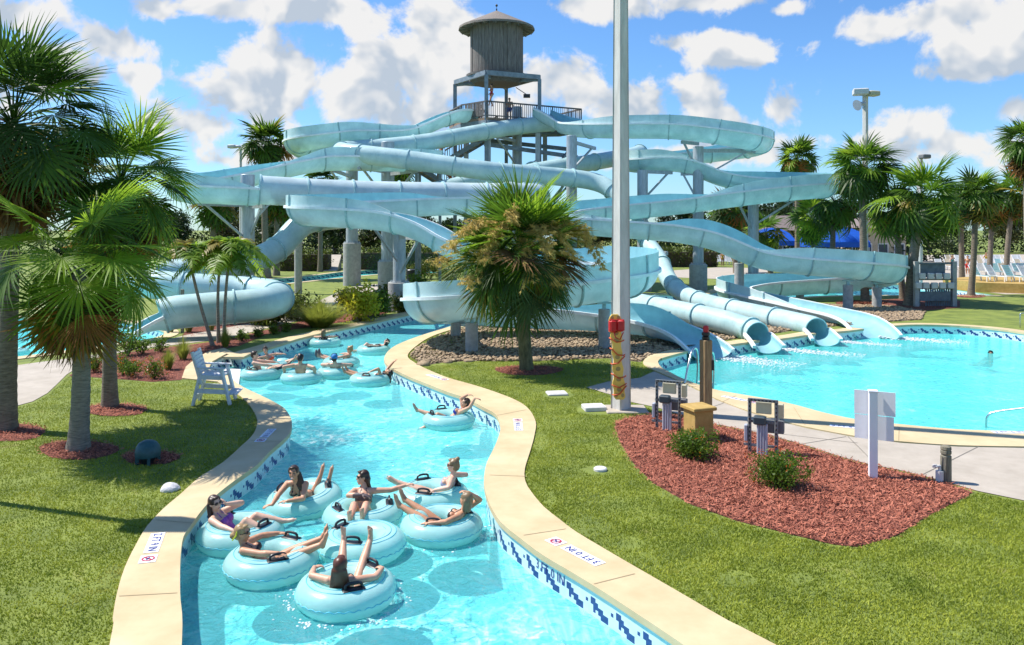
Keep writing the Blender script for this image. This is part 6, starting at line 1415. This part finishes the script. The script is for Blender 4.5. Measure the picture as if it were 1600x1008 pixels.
        for k in range(5): b.cap(ball+sx*(.028-.014*k)*s, ball+sx*(.030-.015*k)*s+fd*(.052-.006*k)*s, (.013 if k else .016)*s, (.010 if k else .013)*s, 6)
    body = fuse('body', b, vox, 3 if vox < .014 else 2, [skin(sk_)], root)
    # hair
    style = hair[1]
    if style != 'bald':
        hb = MB(); hb.ell(H_(0, -.022, .034), (.086*s, .092*s, .098*s), HM); hb.ell(H_(0, -.05, -.01), (.080*s, .070*s, .085*s), HM)
        for q in (1, -1): hb.ell(H_(.066*q, -.005, .045), (.022*s, .062*s, .055*s), HM, 10, 8)
        hb.ell(H_(0, .045, .098), (.055*s, .045*s, .022*s), HM, 10, 8)
        if style == 'long':
            for i in range(9):
                t = i/8*2-1; p0 = H_(.066*t, -.06-.035*(1-t*t), -.02); p1 = A(.40-.05*(1-abs(t)), -.0+.105*t*(1 if np.dot(hl, lf) > 0 else -1), -.105); p2_ = A(.24+.04*abs(t)+rng.normal(0, .012), .105*t*(1 if np.dot(hl, lf) > 0 else -1), -.115)
                hb.cap(p0, p1, .034*s, .032*s, 8); hb.cap(p1, p2_, .032*s, .013*s, 8)
        elif style == 'side':
            for i in range(8):
                t = i/7*2-1; p0 = H_(.07*t, -.055, -.02); p1 = A(.42, .10+.05*t, .03); p2_ = A(.27+rng.normal(0, .02), .12+.035*t, .085); hb.cap(p0, p1, .032*s, .026*s, 8); hb.cap(p1, p2_, .025*s, .010*s, 8)
        elif style == 'bob':
            for i in range(9): t = i/8*2-1; hb.cap(H_(.072*t, -.05-.03*(1-t*t), 0), H_(.074*t, -.045-.045*(1-t*t), -.15+rng.normal(0, .008)), .032*s, .020*s, 8)
        elif style == 'bun': hb.ell(H_(0, -.075, .115), (.042*s,)*3, HM, 12, 8); hb.cap(H_(0, -.05, .08), H_(0, -.075, .11), .04*s, .03*s, 8)
        elif style == 'lowbun': hb.ell(H_(0, -.125, -.03), (.050*s, .045*s, .048*s), HM, 12, 8); hb.cap(H_(0, -.09, -.01), H_(0, -.12, -.03), .05*s, .04*s, 8)
        elif style == 'hang':
            for i in range(7): t = i/6*2-1; hb.cap(H_(.06*t, -.07, .02), H_(.05*t, -.11, .02)+np.array([0, 0, -.20*s+.03*abs(t)]), .036*s, .018*s, 8)
        fuse('hair', hb, max(.010, vox), 1, [hairm(hair[0])], root)
        if style == 'lowbun' or cap == 'band':
            cb = MB(); cb.tube([H_(.088*math.cos(a), -.06+.02*math.sin(a)-.05*abs(math.sin(a))*(math.sin(a) < 0), .0+.09*math.sin(a)) for a in np.linspace(0, 2*math.pi, 21)[:-1]], .010*s, 6, closed=True); cb.build('hair_band', mat('yellow_band', (.60, .62, .03), .5), root)
    if cap == 'blue':
        cb = MB(); cb.ell(H_(0, -.015, .045), (.094*s, .108*s, .092*s), HM); cb.ell(H_(0, -.02, .0), (.090*s, .098*s, .06*s), HM); cb.build('cap', mat('blue_cap', (.02, .20, .50), .7), root, smooth=180)
    if glasses:
        gb = MB()
        for q in (1, -1): gb.ell(H_(.035*q, .088, .018), (.032*s, .010*s, .024*s), HM, 12, 8); gb.bar(H_(.066*q, .08, .022), H_(.083*q, -.01, .015), .007, .012)
        gb.bar(H_(-.02, .094, .022), H_(.02, .094, .022), .008); gb.build('sunglasses', mat('dark_lens', (.02, .012, .012), .15) if glasses is True else mat('maroon_lens', (.12, .01, .02), .15), root, smooth=40)
    else:
        eb = MB()
        for q in (1, -1): eb.ell(H_(.031*q, .083, .012), (.013*s, .008*s, .007*s), HM, 8, 6); eb.bar(H_(.016*q, .090, .038), H_(.048*q, .080, .040), .007*s, .006*s)
        eb.build('eyes', mat('eye_dark', (.03, .018, .014), .3), root)
    lb = MB(); lb.ell(H_(0, .0955, -.058), (.024*s, .006*s, .0085*s), HM, 10, 6); lb.build('lips', mat('lips', (.45, .12, .10), .4), root)
    if face: lb = MB(); lb.ell(H_(0, .100, -.057), (.018*s, .004*s, .005*s), HM, 10, 6); lb.build('teeth', mat('teeth', (.8, .78, .74), .3), root)
    if beard: lb = MB(); lb.ell(H_(0, .05, -.075), (.058*s, .045*s, .045*s), HM); lb.build('beard', hairm(hair[0]), root, smooth=180)
    # swimwear lifted off the skin
    if suit:
        col, kind = suit; me = body.data; n = len(me.vertices); co = np.zeros(n*3); me.vertices.foreach_get('co', co); co = co.reshape(-1, 3)
        nr = np.zeros(n*3); me.vertices.foreach_get('normal', nr); nr = nr.reshape(-1, 3)
        a_, b_, c_ = co@u/s, co@lf/s, co@f/s
        bot = (a_ < .055) & (a_ > -.14) & (np.abs(b_) < .165) & (np.abs(b_) < .06+.9*(a_+.12)) & (np.abs(c_) < .16)
        top = (a_ > .245) & (a_ < .345) & (np.abs(b_) < .142) & (c_ > .02) & (a_ < .40-.45*np.abs(np.abs(b_)-.068)-.06)
        band = (a_ > .245) & (a_ < .270) & (np.abs(b_) < .150) & (c_ > -.14) & (c_ < .16)
        strap = (a_ > .30) & (a_ < .47) & (np.abs(np.abs(b_)-.075+.25*(a_-.30)) < .011) & (c_ > -.12) & (c_ < .14)
        if kind == 'bikini': sel = bot | top | band | strap
        elif kind == 'one': sel = bot | ((a_ > 0) & (a_ < .345) & (np.abs(b_) < .15) & (c_ > -.14) & (c_ < .16)) | strap
        else: sel = (a_ < .06) & (a_ > -.30)
        Fs = [tuple(p.vertices) for p in me.polygons if all(sel[v] for v in p.vertices)]
        if Fs:
            used = sorted({v for q in Fs for v in q}); mp = {v: i for i, v in enumerate(used)}
            V = co[used]+nr[used]*.006+np.array(ORG[root.name])
            link_mesh('swimsuit' if kind != 'shorts' else 'swim_shorts', V, [tuple(mp[v] for v in q) for q in Fs], mat('swim_'+'_'.join(f'{int(x*99)}' for x in col), col, .6, var=.35, vscale=45), root, smooth=180)
    return root

def local(cx, cy, ang):
    """tube-local frame: a = towards the feet, l = to the sitter's left, z above the water"""
    d = np.array([math.cos(R(ang)), math.sin(R(ang)), 0]); l = np.array([-d[1], d[0], 0]); c_ = np.array([cx, cy, WZ])
    return d, l, (lambda a, b_, z: c_+d*a+l*b_+np.array([0, 0, z]))
Z = np.array([0, 0, 1.])
def tube_at(px, py): v = P(px, py, WZ+.13); return v.x, v.y
NB = []
# --- near group
x4, y4 = tube_at(541, 920); inner_tube('aqua inner tube nearest the camera, carrying the woman seen from behind', x4, y4, (-66, 48), .3)
d, l, T = local(x4, y4, 88)
person('woman with long auburn hair seen from behind, arms spread on the nearest tube', T(.02, 0, .03), -d*.62+Z*.78, d+Z*.7, d+Z*.12, (T(.10, .42, .34), T(.10, -.42, .34)), (T(.70, .20, .50), T(.70, -.16, .52)), (l*.8-d*.7, -l*.8-d*.7), (Z, Z), 'mid', ('auburn', 'long'), ((.02, .02, .025), 'bikini'), vox=.0085, handdir=(d*.7-l*.7, d*.7+l*.7), footdir=(-d*.2+Z, -d*.25+Z))
x3, y3 = tube_at(424, 876); inner_tube('aqua inner tube carrying the woman with the yellow hair band', x3, y3, (-62, 66), .9)
d, l, T = local(x3, y3, 10)
person('blond woman with a yellow hair band and sunglasses stretching her legs to the right', T(-.05, 0, .05), -d*.66+Z*.72, d+Z*.8, d+Z*.02-l*.1, (T(.05, .42, .33), T(.33, -.42, .36)), (T(.73, .05, .40), T(.70, -.16, .38)), (l-d*.3, -l*.6-d*.2-Z*.3), (Z-l*.1, Z), 'tan', ('blond', 'lowbun'), ((.03, .015, .015), 'bikini'), vox=.0085, glasses=True, handdir=(d-l*.2, d-l*.5), footdir=(d*.15+Z, d*.25+Z))
x2, y2 = tube_at(376, 832); inner_tube('aqua inner tube against the left wall carrying the woman in purple', x2, y2, (-22, 140), .2)
d, l, T = local(x2, y2, -4)
person('woman in a purple swimsuit and sunglasses with knees raised, one hand at her neck', T(-.08, 0, .05), -d*.60+Z*.78, d+Z*.7-l*.25, d-l*.5+Z*.02, (T(-.25, .09, .50), T(.10, -.42, .30)), (T(.56, .14, .26), T(.48, -.14, .20)), (l*.8+d*.6-Z*.3, -l*.7-d*.6), (Z, Z), 'fair', ('brown', 'long'), ((.26, .07, .36), 'one'), vox=.0085, glasses=True, handdir=(Z-d*.8-l*.2, d), footdir=(d+Z*.2, d*.9-Z*.1))
x1, y1 = tube_at(475, 780); inner_tube('aqua inner tube at the back left carrying the smiling woman', x1, y1, (15, 165), .5, tilt=(6, -5))
d, l, T = local(x1, y1, 42)
fr = np.array([-.1, -1, 0])
person('smiling woman with long brown hair leaning over the tube with folded arms', np.array([x1+.04, y1-.16, WZ+.20]), np.array([-.12, -.66, .74]), np.array([-.1, -.75, -.6]), np.array([-.05, -1, .06]), (np.array([x1-.06, y1-.74, WZ+.35]), np.array([x1-.26, y1-.86, WZ+.33])), (np.array([x1+.36, y1+.22, WZ+.40]), np.array([x1+.20, y1+.26, WZ+.42])), (np.array([1, -.2, -.4]), np.array([-1, 0, -.4])), (np.array([.2, .7, -.8]), np.array([.1, .7, -.8])), 'tan', ('brown', 'side'), ((.012, .012, .014), 'bikini'), vox=.0085, face=True, headup=np.array([-.12, .0, 1]), handdir=(np.array([-1, -.1, 0]), np.array([-.9, -.5, 0])), footdir=(np.array([.2, .3, 1]), np.array([.2, .3, 1])))
x5, y5 = tube_at(567, 803); inner_tube('aqua inner tube under the woman in sunglasses who reaches to the right', x5, y5, (215, 10), .1)
d, l, T = local(x5, y5, -88)
person('dark haired woman in black sunglasses facing left with an arm stretched to her friend', T(-.06, -.02, .05), -d*.50+Z*.86, d+Z*.55, np.array([-1, -.32, 0]), (np.array([x5+.60, y5+.36, WZ+.45]), np.array([x5+.0, y5-.05, WZ+.44])), (T(.56, .08, .30), T(.56, -.10, .27)), (l-Z*.5, np.array([-1, -.3, -.1])), (Z+d*.1, Z+d*.1), 'mid', ('brown', 'long'), ((.10, .07, .07), 'bikini'), vox=.0085, glasses=True, handdir=(None, np.array([1, -.2, -.1])), footdir=(d*.35+Z*.9, d*.35+Z*.9))
x6, y6 = tube_at(566, 848); inner_tube('empty aqua inner tube in the middle with the feet of two women on it', x6, y6, (262, 150), .7)
x7, y7 = tube_at(676, 774); inner_tube('aqua inner tube farthest right at the back under the woman with the hair bun', x7, y7, (120, 12, 255), .4)
d, l, T = local(x7, y7, 176)
person('woman with a high bun and maroon sunglasses facing left, legs crossed over the tube', T(-.14, 0, .07), -d*.42+Z*.9, d+Z*.45, d+Z*.02-l*.05, (T(-.10, .38, .34), T(-.28, -.30, .36)), (T(.66, .02, .38), T(.66, -.06, .32)), (l-d*.5, -l*.3-d), (Z+l*.2, Z), 'fair', ('light', 'bun'), ((.42, .40, .55), 'bikini'), vox=.0085, glasses='m', handdir=(d, d*.3+l), footdir=(d*.8+Z*.5, d*.8+Z*.4))
x8, y8 = tube_at(690, 820); inner_tube('aqua inner tube nearest the right wall with a black handle in front', x8, y8, (258, 20), .0)
d, l, T = local(x8, y8, 168)
hp = T(-.40, -.04, .62)
person('brown haired woman in the right tube holding one hand on her head', T(-.04, .02, .05), -d*.64+Z*.72, d+Z*.8, d*.8-l*.45+Z*.1, (T(.05, .42, .30), hp), (T(.72, -.02, .40), T(.68, -.20, .42)), (l-d*.3, np.array([1, .25, -.1])), (Z+l*.05, Z), 'tan', ('light', 'bob'), ((.02, .02, .02), 'bikini'), vox=.0085, handdir=(d, np.array([-1, .2, .2])), footdir=(d*.3+Z*.9, d*.3+Z*.9))
# --- the lone floater
x9, y9 = tube_at(701, 655); inner_tube('aqua inner tube floating alone in the middle of the river', x9, y9, (120, 205), .3)
d, l, T = local(x9, y9, 178)
person('woman in a blue bikini floating alone with both arms raised behind her head', T(.0, 0, .08), -d*.72+Z*.62, d+Z*.9-l*.1, d*.9+Z*.25+l*.35, (T(-.62, .22, .66), T(-.42, -.16, .66)), (T(.78, -.06, .34), T(.50, .26, .02)), (-d*.6+l*.5+Z*.2, -l*.6+d*.3+Z), (Z, Z+l*.3), 'mid', ('brown', 'bob'), ((.012, .03, .32), 'bikini'), vox=.011, handdir=(-d*.8+l*.2, -d), footdir=(d*.4+Z*.9, d*.9-Z*.2))
# --- far group
FG = [('a', 508, 535, 92, 'far tube nearest the far wall', 'woman with loose blond hair seen from behind near the far wall, arms spread', 'mid', ('light', 'bob'), (.03, .03, .035), False, {}),
      ('b', 584, 546, 176, 'far tube at the right end under the reclining man', 'dark haired woman in a navy bikini reclining with one knee bent by the far bend', 'fair', ('dark', 'bob'), (.015, .02, .10), False, dict(kneeup=True)),
      ('c', 428, 570, -8, 'far tube carrying the woman in the orange top', 'woman in a bright orange bikini top with legs stretched to the right', 'mid', ('brown', 'bun'), (.75, .07, .02), False, {}),
      ('d', 408, 583, 6, 'far tube at the left beside the steps', 'man at the left by the steps reaching his arms forward', 'fair', ('brown', 'short'), (.02, .03, .05), True, dict(reach=True)),
      ('e', 471, 589, 85, 'far tube in front under the man seen from behind', 'broad backed man seen from behind leaning forward on his tube', 'mid', ('dark', 'short'), (.03, .03, .035), True, dict(arms='down')),
      ('f', 533, 566, 172, 'far tube behind the blue cap', 'woman in sunglasses with grey shoes on her outstretched feet', 'mid', ('blond', 'bun'), (.04, .03, .03), False, dict(glasses=True, shoes=True)),
      ('g', 527, 581, 88, 'far tube under the person in the blue cap', 'person in a bright blue cap seen from behind, arms spread on the tube', 'fair', ('brown', 'short'), (.05, .05, .06), True, dict(cap='blue')),
      ('h', 579, 592, 172, 'far tube nearest the right coping', 'black haired woman leaning back and reaching up to the coping', 'tan', ('dark', 'hang'), (.02, .02, .02), False, dict(wave=True))]
for (k, px, py, ang, tl, pl_, skn, hr, sc_, ml, ex) in FG:
    x, y = tube_at(px, py); inner_tube('aqua inner tube, '+tl, x, y, (rng.integers(0, 360), rng.integers(0, 360)), rng.random())
    d, l, T = local(x, y, ang)
    hd = (T(.12, .42, .34), T(.12, -.42, .34)); ft = (T(.74, .12, .34), T(.74, -.12, .34)); kn = (Z, Z); up = -d*.62+Z*.78; eb = (l-d*.5, -l-d*.5); lk = d+Z*.05
    kw = dict(glasses=ex.get('glasses', False), male=ml, cap=ex.get('cap'))
    if ex.get('kneeup'): ft = (T(.72, -.05, .05), T(.52, .15, .10)); up = -d*.8+Z*.5; hd = (T(.0, .44, .34), T(-.55, .2, .45)); lk = d*.6+Z*.5-l*.3
    if ex.get('reach'): hd = (T(.42, .30, .40), T(.55, -.22, .36)); up = -d*.35+Z*.9
    if ex.get('arms') == 'down': hd = (T(-.12, .46, .22), T(-.12, -.46, .22)); up = -d*.2+Z*.95; lk = d-Z*.25
    if ex.get('wave'): hd = (T(-.1, .30, .40), np.array([x+.66, y+.42, WZ+.62])); up = -d*.85+Z*.45; lk = d*.2+Z*.9; eb = (l*.3+Z, Z+d*.3)
    if k in 'aeg': ft = (T(.66, .12, .16), T(.66, -.12, .16)); kn = (Z*.3+l, Z*.3-l)
    if k == 'c': up = -d*.5+Z*.85; lk = d*.3+np.array([-.2, -1, .1]); hd = (T(.1, .40, .42), T(-.5, -.25, .30))
    rt = person(pl_, T(0, 0, .06), up, d+Z*.7, lk, hd, ft, eb, kn, skn, hr, (sc_, 'bikini' if not ml else 'shorts'), .95 if not ml else 1.03, .014, **kw)
    if ex.get('shoes'):
        b = MB()
        for q in (1, -1): p = T(.80, .12*q, .36); b.ell(p+Z*.06, (.05, .05, .13))
        b.build('shoes', mat('grey_shoe', (.12, .12, .13), .7), rt, smooth=180)
# tube drifting in the left pool, one on the back river
v = P(16, 552, WZ+.13); inner_tube('empty aqua inner tube in the pool behind the left palms', v.x, v.y, (40, 220), .1)
v = P(1292, 458, WZ+.13); inner_tube('empty aqua inner tube on the back river behind the right flume', v.x, v.y, (60, 250), .5)

# --- swimmers and people farther off
def stander(label, px, py, face_, skn, hr, suit, male=False, sc=1., step=0., z0=None, Y=None, up=(0, 0, 1), arm=0.):
    if Y is None: q = np.array(P(px, py, z0 or 0.))
    else: q = np.array([XY(px, Y), Y, z0])
    f = unit([math.cos(R(face_)), math.sin(R(face_)), 0]); l = np.array([-f[1], f[0], 0]); hz = .85*sc
    p = lambda a, b_, z: q+f*a+l*b_+Z*z
    return person(label, p(0, 0, hz), up, f, f-Z*.05, (p(.12+arm*.3, .24, hz+.02+arm*.35), p(.10, -.24, hz+.02)), (p(step, .10, .07), p(-step*.6, -.10, .07)), (-f+l*.3, -f-l*.3), (f, f), skn, hr, suit, sc, .018, male=male, footdir=(f, f))
v = np.array(P(1548, 552, WZ)); 
person('dark haired swimmer with head and shoulders out of the big pool', v+np.array([.1, .38, -.46]), (-.2, -.75, .62), (-.2, -.6, -.9), (-.3, -1, .0), (v+np.array([.5, -.15, -.05]), v+np.array([-.3, -.1, -.25])), (v+np.array([.2, 1.1, -.62]), v+np.array([0, 1.1, -.60])), ((0, 1, -.3), (0, 1, -.3)), ((1, -.5, 0), (-1, -.5, 0)), 'tan', ('dark', 'bob'), ((.03, .03, .04), 'bikini'), vox=.013)
stander('lifeguard in a red swimsuit standing on the tower deck with one foot raised', 768, 0, -150, 'tan', ('brown', 'bun'), ((.5, .02, .02), 'one'), Y=57.9, z0=13.05, step=.25, arm=.6)
stander('bare chested person at the tower rail right of the lifeguard', 796, 0, -100, 'tan', ('dark', 'short'), ((.03, .05, .2), 'shorts'), True, Y=58.4, z0=12.12)
stander('dark haired person crouching low behind the tower rail panel', 752, 0, -120, 'mid', ('brown', 'bob'), ((.03, .03, .05), 'one'), Y=58.2, z0=11.75, sc=.9)
for k, (x, y, z, lb, sk_, col, ml) in enumerate(((-5.9, 58.3, 8.8, 'person in dark shorts on the stair landing of the tower', 'mid', (.02, .03, .09), True), (-5.2, 58.5, 8.82, 'person in an orange suit at the foot of the upper tower stair', 'tan', (.5, .12, .02), False), (-3.0, 58.3, 10.0, 'person halfway up the upper tower stair', 'tan', (.3, .05, .03), False), (-2.0, 58.25, 10.6, 'person near the top of the upper tower stair', 'mid', (.04, .03, .1), True), (-4.6, 59.4, 7.1, 'person in orange high on the lower tower stair', 'tan', (.55, .12, .02), False), (-5.3, 59.15, 7.55, 'person in brown shorts on the lower tower stair', 'tan', (.25, .10, .03), True))):
    stander(lb, XY and (x/y*F+CX), 0, 20 if k < 4 else 160, sk_, ('brown', 'short' if ml else 'bob'), (col, 'shorts' if ml else 'one'), ml, .97, Y=y, z0=z)
stander('bare chested person in red shorts walking by the far loungers', 1512, 426, -120, 'tan', ('brown', 'short'), ((.6, .03, .02), 'shorts'), True, 1.05, .12, Y=72, z0=.012)
stander('person in a teal suit standing left of the walking person in red shorts', 1488, 424, -60, 'mid', ('light', 'bun'), ((.05, .3, .3), 'one'), False, 1., 0, Y=76, z0=.012)
stander('person in a yellow suit standing by the far right loungers', 1541, 424, -90, 'tan', ('blond', 'bob'), ((.6, .4, .03), 'one'), False, 1., 0, Y=84, z0=.012)
for k, (px, Y, lb, col, ml) in enumerate(((1118, 88, 'person in brown shorts beside the pale loungers in the right distance', (.2, .08, .03), True), (1129, 88, 'person in a yellow suit in the right distance behind the square post', (.5, .3, .02), False))):
    stander(lb, px, 0, -90, 'tan', ('brown', 'short'), (col, 'shorts' if ml else 'one'), ml, 1., 0, Y=Y, z0=.012)

# white water where the slides run out
M['foam'] = mat('foam', (.80, .86, .87), .6, var=.08, trans=.2)
fm = []
for px, py, dx, dy, L_, w_, n in ((1110, 556, .62, -.55, 3.2, .75, 1500), (1206, 545, .8, -.5, 3.2, .5, 1100), (1296, 533, .85, -.5, 2.6, .45, 900), (1376, 527, .85, -.5, 3.2, .6, 1300), (205, 524, -.8, -.5, 1.4, .6, 600)):
    o_ = np.array(P(px, py, WZ)); d = unit([dx, dy, 0]); s = np.array([-d[1], d[0], 0])
    t = rng.random(n)**1.9*L_; lat = rng.normal(0, .5, n)*w_*(.6+.25*t); p = o_+d*t[:, None]+s*lat[:, None]; r_ = (.012+.03*rng.random(n))*(1-.5*t/L_); p[:, 2] += .09*rng.random(n)*np.exp(-t*1.4)
    fm.append((p, r_))
# ripples of foam around the near tubes
for (x, y, n) in ((x4, y4, 130), (x8, y8, 60), (x5-.7, y5+.1, 50)):
    a = rng.random(n)*6.28; rr = .62+np.abs(rng.normal(0, .10, n)); fm.append((np.stack([x+rr*np.cos(a), y+rr*np.sin(a), np.full(n, WZ)], 1), .006+.010*rng.random(n)))
pp = np.concatenate([a for a, _ in fm]); rr = np.concatenate([a for _, a in fm])
bm = bmesh.new(); bmesh.ops.create_icosphere(bm, subdivisions=1, radius=1.); V0 = np.array([v.co[:] for v in bm.verts]); F0 = np.array([[v.index for v in f.verts] for f in bm.faces]); bm.free()
V = V0[None]*rr[:, None, None]*np.array([1.5, 1.5, .5])*(1+.2*rng.normal(0, 1, (len(rr), len(V0), 1)))+pp[:, None]
tag(link_mesh('foam', V.reshape(-1, 3), (F0[None]+np.arange(len(rr))[:, None, None]*len(V0)).reshape(-1, 3), M['foam'], smooth=180), 'white foam where the slides splash into the water', 'foam', kind='stuff')
